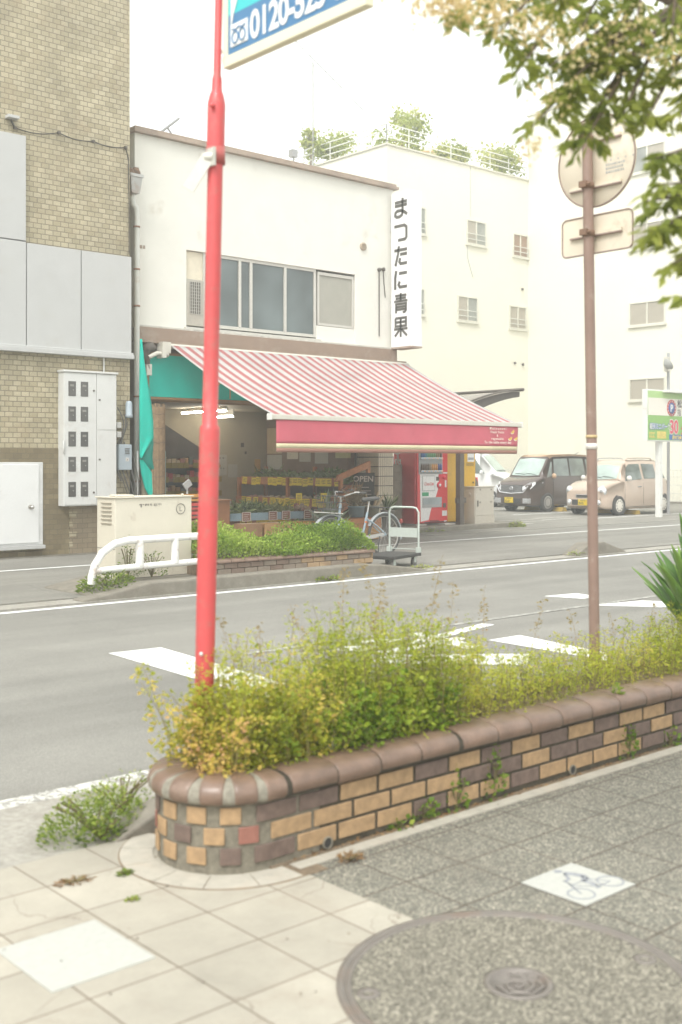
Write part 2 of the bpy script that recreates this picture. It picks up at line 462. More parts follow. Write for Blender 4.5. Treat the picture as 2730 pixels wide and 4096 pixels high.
# ================================================================ BUILDINGS
# ---- brick building at the left
m_brick = brickmat("yellow brick", (.355,.305,.195), (.465,.41,.28), (.20,.17,.12), .140, .0835, .0075, 'xz', .5, .7, .4, shift=(.02,.03), grime=(.33,.25,.15))
m_brickd = brickmat("olive brick", (.16,.125,.07), (.23,.185,.105), (.13,.105,.07), .140, .0835, .004, 'xz', .5, .7, .4, shift=(.02,.03))
m_brickm = brickmat("brown brick", (.245,.195,.13), (.29,.235,.155), (.15,.12,.085), .19, .0835, .004, 'xz', .5, .7, .4, shift=(.02,.03))
m_panel = M("grey cladding panel", (.47,.47,.46), .55, .03, 3, dirt=(.43,.42,.39), damt=.3, space='pos')
m_pgap = M("panel joint", (.2,.2,.2), .8)
bb = thing("brick_building", "tall yellow brick building with grey cladding panels and a white door", "building", (7.5,17,0))
MB().box(-6,10.15,17.0,27,-.05,14).build("wall", m_brick, bb)
b = MB()
for x0,x1,z0,z1 in [(8.50,8.98,.12,1.78),(4,8.50,1.555,1.78),(4,8.98,-.05,.12)]: b.box(x0,x1,16.985,17.0,z0,z1)
b.build("door_surround", m_brickd, bb)
b = MB(); b.box(9.0,10.15,16.988,17.0,-.05,.86); b.build("wall_base", m_brickm, bb)
b = MB()
for i in range(10): b.box(8.98,9.05+.08*(i%2),16.983,17.0,.15+i*.167,.15+i*.167+.08)
b.build("quoin", m_brick, bb)
MB().box(4,10.15,16.9,17.0,-.05,.03).build("plinth", m_conc, bb)
for x0,x1,z0,z1 in [(3,8.19,5.13,6.82),(3,8.19,3.44,5.11),(8.21,9.17,3.44,5.10),(9.19,10.14,3.44,5.10)]:
    MB().box(x0,x1,16.93,17.0,z0,z1).build("cladding_panel", m_panel, bb, bevel=.004)
b = MB(); b.box(3,10.14,16.95,16.999,3.40,5.1); b.box(3,8.2,16.955,16.999,5.1,6.8); b.build("panel_backing", m_pgap, bb)
b = MB(); b.box(3,10.16,16.86,17.0,3.33,3.405); b.box(3,10.16,16.89,17.0,3.405,3.44); b.build("ledge", m_panel, bb, bevel=.006)
m_door = M("painted steel door", (.70,.70,.69), .45, .03, 2, dirt=(.5,.48,.44), damt=.2)
MB().box(6.2,8.50,16.955,17.0,.21,1.555).build("door_frame", M("door frame grey", (.60,.60,.59), .45), bb, bevel=.008)
dd = MB().box(6.25,8.42,16.935,16.96,.25,1.52).build("door", m_door, bb, bevel=.006)
b = MB(); b.cyl((8.27,16.94,.83),(8.27,16.87,.83),.016); b.ball((8.27,16.86,.83),.032); b.cyl((8.27,16.94,.83),(8.27,16.93,.83),.04); b.build("handle", M("steel knob", (.5,.48,.44), .3, metal=.8), dd)
MB().box(6.2,8.5,16.87,16.98,.155,.21).build("door_sill", m_panel, bb)
# cable run with a small lamp
cable = thing("wall_cable", "thin black cable sagging across the yellow brick wall above the cladding", "cable", (9,16.97,7.0))
pts = []
hooks = [(7.95,7.03),(8.02,6.93),(8.79,7.0),(9.43,6.98),(10.05,6.99)]
for (xa,za),(xb,zb) in zip(hooks, hooks[1:]):
    for i in range(8): u = i/8; pts.append((xa+(xb-xa)*u, 16.975, za+(zb-za)*u-.05*math.sin(math.pi*u)*(xb-xa)/.7))
pts.append((10.05,16.975,6.99)); pts += [(10.11,16.975,6.8),(10.12,16.975,6.0),(10.12,16.975,5.15)]
m_black = M("black rubber", (.035,.034,.033), .7); m_dkmetal = M("dark metal", (.10,.085,.07), .5, .15, 10)
MB().tube(pts, .008, 6).build("cable", m_black, cable)
b = MB()
for x,z in hooks[1:]: b.box(x-.02,x+.02,16.95,17,z-.02,z+.02)
b.build("clip", m_dkmetal, cable)
ll = thing("wall_spotlight", "little white spotlight fixed at the left end of the brick wall cable", "lamp", (7.93,16.95,7.05))
b = MB(); b.box(7.86,8.05,16.86,16.99,7.05,7.10); b.build("housing", m_panel, ll, bevel=.006)
b = MB(); b.tube([(7.95,16.97,7.05),(7.97,16.93,6.98),(8.02,16.96,6.93)], .01, 6); b.build("bracket", m_dkmetal, ll)
# electric meter cabinet
mc = thing("meter_cabinet", "large grey steel cabinet with ten dark meter windows mounted on the brick wall", "meter cabinet", (9.28,16.9,.83))
m_steel = M("pale grey steel", (.61,.61,.59), .45, .03, 4, dirt=(.48,.45,.40), damt=.3)
MB().box(8.79,9.77,16.80,17.0,.83,3.04).build("body", m_steel, mc, bevel=.008)
MB().box(8.77,9.79,16.765,17.0,3.04,3.075).build("rain_cap", m_steel, mc, bevel=.006)
d1 = MB().box(8.80,9.38,16.785,16.80,.85,3.03).build("door", m_steel, mc, bevel=.003)
b = MB()
for z0,z1 in [(.85,2.09),(2.10,3.03)]: b.box(9.388,9.76,16.785,16.80,z0,z1)
b.build("side_door", m_steel, mc, bevel=.003)
m_mwin = glass("dark meter glass", (.085,.08,.075), .15)
m_meter = M("meter body", (.22,.21,.19), .5)
for r in range(5):
    for c in range(2):
        x = 8.865+c*.225; z = .985+r*.415
        wn = MB().box(x,x+.135,16.780,16.79,z,z+.245).build("meter_window", m_mwin, d1)
        b = MB(); b.box(x+.03,x+.10,16.7775,16.7805,z+.16,z+.195); b.ball((x+.085,16.778,z+.10),.012,.004,.012); b.build("meter_dial", m_meter, wn)
b = MB()
for x,z in [(9.33,1.05),(9.33,2.75),(9.44,1.6),(9.44,2.6)]: b.cyl((x,16.79,z),(x,16.772,z),.016)
b.build("lock", m_dkmetal, d1)
b = MB(); b.tube([(8.79,16.79,1.9),(8.77,16.76,1.9),(8.77,16.76,1.72),(8.79,16.79,1.70)], .012, 6); b.box(8.755,8.80,16.775,16.80,1.78,1.90); b.build("latch", m_steel, mc)
MB().cyl((9.62,16.96,3.07),(9.62,16.96,3.33),.014).build("conduit", m_steel, mc)
# fittings in the gap between the buildings
jb = thing("junction_box", "small blue grey junction box with slots and a sticker beside the meter cabinet", "junction box", (9.98,16.9,1.42))
m_blue = M("blue grey steel", (.36,.42,.46), .45, .05, 6, dirt=(.28,.3,.31), damt=.3)
MB().box(9.85,10.11,16.86,17.0,1.42,1.86).build("body", m_blue, jb, bevel=.012)
b = MB()
for i in range(4): b.box(9.97,10.06,16.852,16.862,1.70+i*.028,1.71+i*.028)
b.build("slot", m_dkmetal, jb)
b = MB(); b.box(9.985,10.045,16.854,16.861,1.57,1.63); b.build("sticker", M("sticker white", (.75,.72,.68), .6), jb)
b = MB()
for dx,dz in [(-.012,.012),(.012,.012),(0,0),(-.012,-.012),(.012,-.012)]: b.box(10.015+dx-.006,10.015+dx+.006,16.852,16.855,1.60+dz-.006,1.60+dz+.006)
b.build("sticker_mark", m_dkmetal, jb)
tag(MB().lathe((10.06,16.88,2.32), [(0,0),(.062,0),(.065,.05),(.058,.06),(.058,.24),(.04,.285),(0,.29)], 16).build("domed_cable_cover", m_blue), "grey domed cable cap on the wall edge above the junction box", "cable cap")
mp = thing("gap_pipe", "thick dark service pipe standing in the gap between the two buildings", "pipe", (10.24,17.05,0))
MB().cyl((10.22,17.42,0),(10.22,17.42,7.4),.055).build("pipe", M("grimy brown pipe", (.17,.15,.12), .6, .2, 4), mp)
b = MB()
for z in (1.0,2.6,4.4,6.2): b.lathe((10.22,17.42,z), [(.058,0),(.066,0),(.066,.05),(.058,.05)], 14)
b.build("bracket", m_dkmetal, mp)
wires = MB()
for i in range(7):
    x0 = 9.86+.05*i; z0 = 2.5-.12*i; p = []
    for k in range(12):
        u = k/11; p.append((x0+.10*math.sin(u*5+i)+.04*u, 16.93-.03*math.sin(u*7+i), z0-u*(1.0+.15*i)))
    wires.tube(p, .010+.004*(i%2), 5)
tag(wires.build("cable_bundle", M("grey cable", (.13,.125,.115), .6)), "tangle of grey cables hanging on the brick wall edge around the junction box", "cables")
bx = thing("terminal_boxes", "pair of small beige terminal covers on the bricks above the blue junction box", "terminal covers", (9.88,16.9,2.0))
for z in (1.98,2.14): MB().box(9.84,9.93,16.9,17.0,z,z+.1).build("cover", m_steel, bx, bevel=.01)
# hopper and downpipe
dp = thing("downpipe", "cream downpipe with a rusty rain hopper at the corner of the white shop", "downpipe", (10.40,17.3,0))
m_pipe = M("cream pipe paint", (.60,.60,.55), .5, .06, 5, dirt=(.36,.24,.16), damt=.35)
b = MB(); z0 = 6.28
b.add([(10.23,17.1,z0+.3),(10.47,17.1,z0+.3),(10.47,17.34,z0+.3),(10.23,17.34,z0+.3),(10.27,17.13,z0),(10.43,17.13,z0),(10.43,17.3,z0),(10.27,17.3,z0)], [(0,4,5,1),(1,5,6,2),(2,6,7,3),(3,7,4,0),(4,7,6,5)])
b.box(10.215,10.485,17.085,17.355,z0+.28,z0+.33)
b.build("hopper", M("hopper grey", (.42,.42,.40), .5, .1, 6, dirt=(.3,.2,.14), damt=.4), dp)
b = MB(); b.tube([(10.35,17.25,6.3),(10.35,17.25,6.18),(10.37,17.25,6.10),(10.43,17.25,6.05),(10.44,17.25,5.95),(10.44,17.25,0.02)], .05, 12); b.build("pipe", m_pipe, dp)
b = MB()
for z in (1.2,2.7,4.3,4.95,5.7): b.lathe((10.44,17.25,z), [(.05,0),(.06,0),(.06,.03),(.05,.03)], 12)
b.build("clip", M("rusty steel", (.28,.15,.09), .8, .3, 12), dp)
b = MB(); b.ball((10.30,17.22,6.66),.07,.06,.06,jit=.5); b.ball((10.42,17.25,6.70),.09,.07,.06,jit=.5); b.build("debris", M("dead leaves", (.22,.14,.09), .9, .4, 14), dp)

# ---- two-storey white shop
sh = thing("shop_building", "two storey off-white rendered shop with a long upstairs window and an open front", "building", (13.8,17.5,0))
m_rend = M("off-white render", (.73,.715,.65), .85, .04, 2.0, bmp=.12, dirt=(.52,.47,.38), damt=.15, dscale=1.2, space='pos')
m_brown = M("brown painted steel", (.27,.195,.145), .6, .08, 4, dirt=(.36,.30,.25), damt=.4, space='pos')
m_trim = M("flaking roof trim", (.36,.28,.22), .8, .3, 5, dirt=(.16,.12,.10), damt=.6, space='pos')
X0,X1,F = 10.55,17.0,17.5
wx0,wx1,wz0,wz1 = 11.65,15.88,4.07,5.50
b = MB()
b.box(X0,wx0,F,F+.2,3.98,7.46); b.box(wx1,X1,F,F+.2,3.98,7.46); b.box(wx0,wx1,F,F+.2,wz1,7.46); b.box(wx0,wx1,F,F+.2,3.98,wz0)
b.box(X1-.2,X1,F+.2,23,0,7.46); b.box(X0,X0+.15,F+.2,23,0,7.46); b.box(X0+.15,X1-.2,22.8,23,0,7.46)
b.box(X0+.15,X1-.2,F+.2,22.8,6.9,7.1)
b.build("wall", m_rend, sh)
b = MB(); b.box(X0-.06,X1+.08,F-.10,F+.26,7.46,7.52); b.box(X0-.02,X1+.05,F-.05,F+.24,7.52,7.58); b.box(X0-.06,X0+.2,F+.26,23,7.46,7.55); b.box(X1-.18,X1+.08,F+.26,23,7.46,7.55)
b.build("roof_trim", m_trim, sh, bevel=.006)
b = MB(); b.box(X0+.02,X1+.0,F-.12,F+.1,3.74,3.985); b.box(X0+.02,X1+.25,F-.16,F+.1,3.695,3.74); b.build("fascia_band", m_brown, sh, bevel=.008)
b = MB(); b.box(X0+.02,X1,F-.10,F-.0,3.985,4.015); b.build("flashing", M("chalky flashing", (.5,.48,.43), .8, .3, 14), sh)
b = MB(); b.box(X0,10.80,F,F+.2,0,3.735); b.build("corner_pier", M("grimy render", (.30,.265,.21), .85, .2, 4), sh)
m_alu = M("aluminium frame", (.55,.53,.48), .4, .05, 8, metal=.2)
m_wglass = glass("window glass", (.10,.125,.125), .03, .8, .35, .8)
m_curt = M("drawn curtain behind glass", (.34,.33,.28), .3, .06, 5)
# window: louvred panel, sliding sashes, small window
win = MB()
for x0,x1,z0,z1 in [(12.05,14.83,4.10,4.16),(12.05,14.83,5.44,5.50),(12.05,12.10,4.16,5.44),(14.77,14.83,4.16,5.44),(14.87,15.87,4.36,4.41),(14.87,15.87,5.40,5.46),(14.87,14.92,4.41,5.40),(15.82,15.87,4.41,5.40)]:
    win.box(x0,x1,F+.03,F+.10,z0,z1)
win = win.build("window", m_alu, sh, bevel=.004)
for x in (12.90,13.17,14.02): MB().box(x-.03,x+.03,F+.02,F+.09,4.16,5.44).build("mullion", m_alu, win, bevel=.004)
for x0,x1 in [(12.10,12.87),(12.93,13.14),(13.20,13.99),(14.05,14.77)]:
    MB().box(x0,x1,F+.055,F+.065,4.16,5.44).build("pane", m_wglass, win)
MB().box(14.92,15.82,F+.055,F+.065,4.41,5.40).build("pane", m_curt, win)
MB().box(14.83,15.88,F+.02,F+.16,wz0,4.35).build("sill_panel", m_rend, sh)
b = MB(); b.box(11.66,12.05,F+.06,F+.16,4.62,5.49); b.build("blind_panel", M("cream panel", (.66,.60,.47), .6), sh)
ac = MB(); ac.box(11.66,12.04,F+.01,F+.15,4.10,4.97); ac = ac.build("window_air_conditioner", M("beige plastic", (.42,.39,.33), .5), sh, bevel=.01)
b = MB(); b.box(11.73,11.97,F+.002,F+.01,4.32,4.92); b.build("louvre_backing", M("dark louvre", (.13,.12,.10), .7), ac)
b = MB()
for i in range(6): b.box(11.73+i*.048-.004,11.73+i*.048+.004,F-.006,F+.002,4.32,4.92)
for i in range(11): b.box(11.73,11.97,F-.009,F-.006,4.32+i*.06-.003,4.32+i*.06+.003)
b.build("grille", m_alu, ac)
b = MB(); b.box(11.6,14.9,F-.06,F+.05,4.015,4.065); b.build("window_sill", m_alu, sh, bevel=.006)
b = MB(); b.lathe((16.1,F,6.12), [(.085,0),(.085,-.03),(.07,-.04),(.0,-.04)], 18, axis='y')
for i in range(4): b.box(16.04,16.16,F-.05,F-.038,6.07+i*.03,6.08+i*.03)
b.build("vent_cap", M("tan vent", (.38,.31,.23), .6), sh)
b = MB(); b.tube([(16.56,F-.02,5.66),(16.56,F-.02,4.25)], .012, 6); b.tube([(16.68,F-.02,5.68),(16.70,F-.02,5.4),(16.74,F-.02,5.1)], .01, 6); b.lathe((16.56,F,5.68), [(.04,0),(.04,-.05),(0,-.05)], 10, axis='y'); b.lathe((16.68,F,5.70), [(.04,0),(.04,-.05),(0,-.05)], 10, axis='y')
b.build("conduit", m_dkmetal, sh)
b = MB(); b.box(10.62,10.70,F-.008,F,5.4,5.46); b.box(10.72,10.76,F-.008,F,5.4,5.46); b.build("wall_mark", m_trim, sh)
# ground floor room
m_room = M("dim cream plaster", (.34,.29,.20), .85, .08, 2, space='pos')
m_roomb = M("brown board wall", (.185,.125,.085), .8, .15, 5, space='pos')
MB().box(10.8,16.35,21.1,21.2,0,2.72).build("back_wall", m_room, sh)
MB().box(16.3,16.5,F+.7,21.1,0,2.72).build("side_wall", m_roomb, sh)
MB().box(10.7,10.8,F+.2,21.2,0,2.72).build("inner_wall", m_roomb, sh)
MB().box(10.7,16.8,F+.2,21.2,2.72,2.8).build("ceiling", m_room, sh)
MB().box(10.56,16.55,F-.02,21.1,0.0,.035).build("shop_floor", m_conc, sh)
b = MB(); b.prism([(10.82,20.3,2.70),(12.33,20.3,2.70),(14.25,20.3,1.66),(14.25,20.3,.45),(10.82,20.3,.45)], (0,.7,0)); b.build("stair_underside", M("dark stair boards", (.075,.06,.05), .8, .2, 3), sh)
b = MB(); b.box(10.7,16.6,F+.02,F+.16,2.66,2.74); b.build("head_beam", M("ochre timber", (.32,.20,.09), .7, .15, 6), sh, bevel=.006)
b = MB(); b.box(10.7,17.0,F+.02,F+.18,2.74,3.735); b.build("header", m_roomb, sh)
# green fascia board
gb = MB().box(10.79,16.9,F-.09,F-.02,2.74,3.50).build("sign_board", M("teal painted board", (.0,.56,.45), .5, .06, 1.5), sh)
b = MB(); b.box(10.74,16.95,F-.10,F-.01,3.50,3.545); b.box(10.74,10.79,F-.10,F-.01,2.70,3.50); b.box(10.74,16.95,F-.10,F+.0,2.69,2.735); b.build("board_frame", M("ochre timber",(0,0,0)), gb)
b = MB(); c0 = (12.22,F-.095,3.14)
b.prism([(c0[0]+.17*math.cos(t*math.pi/12),c0[1],c0[2]+.17*math.sin(t*math.pi/12)) for t in range(24)], (0,-.004,0))
b.box(12.30,12.60,F-.1,F-.094,3.16,3.22); b.box(12.56,12.59,F-.1,F-.094,2.76,3.16); b.box(13.0,13.25,F-.1,F-.094,2.96,3.0)
b.build("board_lettering", M("cream sign paint", (.50,.38,.19), .6), gb)
# tiled pier: jamb and front, thin black joints
m_tilej = M("cream pier tile", (.56,.49,.37), .4, .05, 6, space='pos'); m_joint = M("black tile joint", (.05,.045,.04), .8)
b = MB(); b.box(16.56,17.0,F+.01,F+.69,0,2.7); b.build("pier_core", m_joint, sh)
b = MB(); ty = .21; 
for r in range(13):
    z = .02+r*.206
    for c in range(7): b.box(16.565+c*.0625,16.565+c*.0625+.050,F,F+.012,z,z+.190)
    for c in range(11): b.box(16.548,16.56,F+.012+c*.0625,F+.012+c*.0625+.050,z,z+.190)
b.build("pier_tile", m_tilej, sh)
# ---- multi-storey white building behind the car park
ap = thing("apartment_building", "tall cream white apartment building with small windows behind the car park", "building", (33,30,0))
m_apt = M("cream wall paint", (.80,.775,.66), .85, .025, .5, dirt=(.72,.68,.56), damt=.15, dscale=.5, space='pos')
b = MB(); b.box(28.8,37.0,30,60,-.05,13.3); b.box(37.0,60,16,30,-.05,16.0); b.build("wall", m_apt, ap)
b = MB(); b.box(28.74,37.0,29.94,30.2,13.3,13.36); b.box(28.74,29.0,30.2,60,13.3,13.36); b.box(36.94,60,15.94,30.06,16.0,16.1); b.build("parapet_cap", M("cap stone", (.62,.60,.5), .8), ap)
m_rail = M("white rail paint", (.66,.66,.60), .5)
b = MB()
for z in (13.62,13.86,14.1): b.tube([(28.85,60,z),(28.85,30.05,z),(36.98,30.05,z)], .025, 6)
for i in range(8): b.cyl((28.85+i*1.16,30.05,13.36),(28.85+i*1.16,30.05,14.1),.022,n=6)
for i in range(16): b.cyl((28.85,30.05+i*1.6,13.36),(28.85,30.05+i*1.6,14.1),.022,n=6)
b.build("roof_railing", m_rail, ap)
m_aw = M("apartment window frame", (.66,.64,.55), .5)
m_bl = M("window behind blind", (.40,.36,.29), .35, .08, 3); m_bl2 = M("brown curtain window", (.30,.19,.12), .35, .1, 3); m_bl3 = glass("apartment glass", (.27,.28,.25), .1)
def awin(x0, x1, z0, z1, wall, g1, g2, rails=True):
    f = MB(); s = -1
    def bx(B, a0, a1, c0, c1, d0, d1):
        if wall == 'L': B.box(a0,a1,30-d1,30-d0,c0,c1)
        else: B.box(37-d1,37-d0,a0,a1,c0,c1)
    t = .05
    bx(f,x0,x1,z0,z0+t,0,.05); bx(f,x0,x1,z1-t,z1,0,.05); bx(f,x0,x0+t,z0+t,z1-t,0,.05); bx(f,x1-t,x1,z0+t,z1-t,0,.05); bx(f,(x0+x1)/2-.03,(x0+x1)/2+.03,z0+t,z1-t,0,.045)
    bx(f,x0-.05,x1+.05,z0-.07,z0-.002,0,.09)
    o = f.build("window", m_aw, ap)
    for a0,a1,g in [(x0+t,(x0+x1)/2-.03,g1),((x0+x1)/2+.03,x1-t,g2)]:
        q = MB(); bx(q,a0,a1,z0+t,z1-t,.006,.016); q.build("pane", g, o)
    if rails:
        q = MB()
        for k in (.2,.42): bx(q,x0,x1,z0+(z1-z0)*k-.015,z0+(z1-z0)*k+.015,.09,.115)
        q.build("safety_rail", m_rail, o)
for a in [(33.17,34.31,10.2,11.17,m_bl,m_bl3),(36.0,36.95,10.05,11.0,m_bl2,m_bl2),(30.2,30.85,10.22,11.25,m_bl3,m_bl3),(32.64,33.81,7.11,8.10,m_bl,m_bl3),(35.77,36.85,7.05,8.0,m_bl,m_bl),(29.6,30.78,7.14,8.15,m_bl3,m_bl3)]:
    awin(a[0],a[1],a[2],a[3],'L',a[4],a[5])
for z0,z1,g in [(12.6,13.6,m_bl3),(9.7,10.66,m_bl),(6.76,7.66,m_bl),(3.9,4.74,m_bl)]: awin(23.45,25.02,z0,z1,'R',m_bl,g,False)
b = MB()
for x,z in [(36.58,8.73),(36.1,5.63),(36.62,5.6)]: b.ball((x,29.95,z),.06)
b.build("wall_vent", m_dkmetal, ap)
b = MB(); b.tube([(33.2,29.985,10.12),(33.25,29.985,9.6),(33.5,29.985,9.0),(33.55,29.985,8.9)], .012, 5); b.tube([(33.4,29.985,13.3),(33.4,29.985,11.3)], .01, 5); b.build("wall_cable", m_panel, ap)

# ================================================================ SHOP FITTINGS
# ---- striped awning
aw = thing("shop_awning", "large red and white striped awning with a red valance pulled out over the shop front", "awning", (14.2,17.2,3.7))
def stripemat():
    m, t, p = newmat("striped canvas")
    g = coords(t, 'pos'); s = N(t, "ShaderNodeSeparateXYZ"); t.links.new(g, s.inputs[0])
    a = N(t, "ShaderNodeMath", operation='SUBTRACT'); a.inputs[1].default_value = 11.23; t.links.new(s.outputs['X'], a.inputs[0])
    d = N(t, "ShaderNodeMath", operation='DIVIDE'); d.inputs[1].default_value = .2405; t.links.new(a.outputs[0], d.inputs[0])
    f = N(t, "ShaderNodeMath", operation='FRACT'); t.links.new(d.outputs[0], f.inputs[0])
    st = ramp(t, f.outputs[0], [(0,(.60,.24,.24)),(.44,(.60,.24,.24)),(.46,(.72,.70,.68)),(.985,(.72,.70,.68)),(1,(.60,.24,.24))])
    n = N(t, "ShaderNodeTexNoise", Scale=1.4, Detail=5.0); t.links.new(g, n.inputs[0])
    c = mix(t, 1.0, st, ramp(t, n.outputs[0], [(.3,.9),(.7,1.06)]), 'MULTIPLY')
    t.links.new(c, p.inputs['Base Color']); p.inputs['Roughness'].default_value = .8
    tr = N(t, "ShaderNodeBsdfTranslucent"); t.links.new(c, tr.inputs[0])
    ms = N(t, "ShaderNodeMixShader"); ms.inputs[0].default_value = .45
    t.links.new(p.outputs[0], ms.inputs[1]); t.links.new(tr.outputs[0], ms.inputs[2]); t.links.new(ms.outputs[0], t.nodes["Material Output"].inputs[0])
    return m
AX0,AX1 = 11.17,17.24; AYT,AZT = 17.36,3.70; AYB,AZB = 14.25,2.31
def canopy(u, v): return (AX0+(AX1-AX0)*u, AYT+(AYB-AYT)*v, AZT+(AZB-AZT)*v-.07*math.sin(math.pi*v)+.008*math.sin(u*40)*math.sin(math.pi*v))
b = MB(); b.grid(canopy, 60, 14); c = b.build("canopy", stripemat(), aw)
sm = c.modifiers.new("thick", 'SOLIDIFY'); sm.thickness = .006
m_cream = M("cream enamel", (.58,.55,.48), .4, .05, 8, dirt=(.5,.45,.38), damt=.3)
b = MB(); b.box(AX0-.08,AX1+.08,AYB-.05,AYB+.035,AZB-.065,AZB+.02); bar = b.build("front_bar", m_cream, aw, bevel=.012)
for xx in (AX0-.12, AX1+.08): MB().box(xx,xx+.04,AYB-.06,AYB+.045,AZB-.075,AZB+.03).build("bar_end", M("white end cap", (.75,.74,.70), .5), bar, bevel=.01)
b = MB(); b.cyl((AX0-.05,17.34,3.66),(AX1+.05,17.34,3.66),.05); b.box(AX0-.22,AX0-.05,17.2,17.4,3.52,3.72); b.build("roller_tube", m_cream, aw)
for x in (AX0+.45, AX1-.45):
    b = MB(); sg = 1 if x < 14 else -1
    el = (x+sg*1.25, 15.7, 2.72)
    b.tube([(x,17.3,3.50), el, (x+sg*.15,AYB+.06,AZB-.06)], .028, 8)
    b.build("folding_arm", m_cream, aw)
def ripple(x, z): 
    k = max(0, (2.25-z)/.55)
    return k*(.022*math.sin(x*5.1+1.1*math.sin(x*1.7))+.012*math.sin(x*11.3+3*z))
def drape(z0, z1):
    return lambda u, v: (AX0+.02+(AX1-AX0-.02)*u, AYB-.02-ripple(AX0+(AX1-AX0)*u, z0+(z1-z0)*v), z0+(z1-z0)*v)
m_val = M("red valance cloth", (.52,.105,.14), .85, .07, 2.2, bmp=.08)
VB = 1.715
b = MB(); b.grid(drape(VB+.145, AZB-.06), 90, 8, 0); b.grid(drape(VB+.068, VB+.145), 90, 2, 1); b.grid(drape(VB, VB+.068), 90, 2, 2)
val = b.build("valance", [m_val, M("cream valance band", (.56,.50,.32), .85, .05), M("brown valance hem", (.27,.13,.095), .85, .06)], aw)
sm = val.modifiers.new("thick", 'SOLIDIFY'); sm.thickness = .004; sm.offset = 1
m_tx = M("cream print", (.80,.72,.62), .8, .02)
b = MB(); yt = AYB-.055
for tx, z, sp, xx, sz in [("Matsutani",2.180,1.85,16.60,.068),("Fresh fruits",2.112,1.35,16.58,.062),("&",2.048,1,16.58,.058),("vegetable",1.985,1.5,16.58,.062),("To the table every day",1.915,1.32,16.60,.064)]:
    b.text(tx, sz, (xx,yt,z), XA, Z, .003, 0, 'CENTER', .0022, 0, sp, .98)
b.build("valance_lettering", m_tx, val)
m_fr = M("printed fruit yellow", (.70,.48,.08), .8); m_frw = M("printed fruit white", (.8,.76,.62), .8)
for x,z,rr in [(17.02,2.16,.9),(16.95,2.03,.4),(17.12,2.03,.5)]:
    b = MB(); o = []; i_ = []
    for k in range(13):
        t = R(200)+R(170)*k/12+rr*.4
        o.append((x+.062*math.cos(t), yt, z+.062*math.sin(t)))
    b.prism(o, (0,-.004,0), 1)
    o2 = [(x+(p[0]-x)*.82+.004, yt-.005, z+(p[2]-z)*.82+.003) for p in o]; b.prism(o2, (0,-.003,0), 0)
    b.build("printed_fruit", [m_fr, m_frw], val)

# ---- tall projecting sign with hand-drawn characters
vs = thing("projecting_sign", "tall white box sign with dark vertical japanese lettering on the shop corner", "sign", (17.0,17.1,4.0))
SX = 16.85
m_sign = M("white sign acrylic", (.80,.80,.80), .35, .02, 2)
pan = MB().box(SX,SX+.32,16.80,17.42,4.0,7.33).build("panel", m_sign, vs, bevel=.02)
b = MB(); b.box(SX-.006,SX+.326,16.794,17.426,3.985,4.02); b.build("panel_base", m_trim, vs)
b = MB()
for z in (4.7,6.55): b.box(SX+.06,SX+.26,17.42,17.5,z,z+.34)
b.build("bracket", m_panel, vs)
glyph = {
 'ma': [[(.06,.20),(.96,.20)],[(.06,.37),(.96,.37)],[(.64,.02),(.64,.72),(.58,.86),(.42,.92),(.2,.92),(.08,.84),(.10,.70),(.24,.62),(.5,.62),(.74,.70),(.98,.86)]],
 'tsu':[[(.02,.20),(.78,.20),(.93,.30),(.93,.80),(.82,.90),(.30,.90)]],
 'ta': [[(.02,.22),(.97,.22)],[(.36,.02),(.30,.40),(.10,.98)],[(.46,.44),(.97,.44)],[(.46,.62),(.40,.80),(.50,.90),(.97,.90)]],
 'ni': [[(.16,.05),(.08,.40),(.08,.98)],[(.38,.20),(.97,.20)],[(.42,.60),(.34,.76),(.44,.88),(.97,.88)]],
 'ao': [[(.08,.12),(.92,.12)],[(.12,.26),(.88,.26)],[(.0,.40),(1.0,.40)],[(.5,.0),(.5,.40)],[(.14,.98),(.14,.54),(.90,.54),(.90,.86),(.80,.96),(.66,.96)],[(.16,.68),(.88,.68)],[(.16,.81),(.88,.81)]],
 'ka': [[(.10,.06),(.90,.06),(.90,.46),(.10,.46),(.10,.06)],[(.12,.26),(.88,.26)],[(.5,.08),(.5,1.0)],[(.0,.60),(1.0,.60)],[(.42,.64),(.06,.95)],[(.58,.64),(.96,.95)]]}
b = MB()
for k, nm in enumerate(['ma','tsu','ta','ni','ao','ka']):
    zt = 7.20-k*.508
    for st in glyph[nm]:
        b.stroke([(x*.40, -y*.43) for x,y in st], .062 if nm not in('ao','ka') else .051, (SX-.001,17.315,zt), (0,-1,0), (0,0,1), .006)
b.build("lettering", M("dark sign lettering", (.10,.095,.085), .6), pan)

# ---- teal cloth gathered at the left corner, reed screen, cans
tc = thing("teal_cloth", "bright teal shade cloth hanging in a twist at the left corner of the shop", "cloth", (10.47,16.98,.8))
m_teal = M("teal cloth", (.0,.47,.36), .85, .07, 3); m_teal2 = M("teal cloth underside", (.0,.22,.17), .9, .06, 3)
def clothrow(rows, nm, mt, amp, yy):
    b = MB(); k = 14
    def f(u, v):
        q = v*(len(rows)-1); i = min(int(q), len(rows)-2); t = q-i
        z = rows[i][0]*(1-t)+rows[i+1][0]*t; a = rows[i][1]*(1-t)+rows[i+1][1]*t; c_ = rows[i][2]*(1-t)+rows[i+1][2]*t
        return (a+(c_-a)*u, yy-amp*math.sin(u*9+2*v)*(.3+v)-.05*math.sin(math.pi*u), z)
    b.grid(f, k, 30); o = b.build(nm, mt, tc); s_ = o.modifiers.new("thick",'SOLIDIFY'); s_.thickness = .004; return o
clothrow([(3.70,10.335,10.355),(3.3,10.325,10.42),(2.7,10.318,10.545),(2.25,10.318,10.63),(1.98,10.318,10.645),(1.9,10.318,10.59),(1.62,10.32,10.335)], "main_drop", m_teal, .012, 16.97)
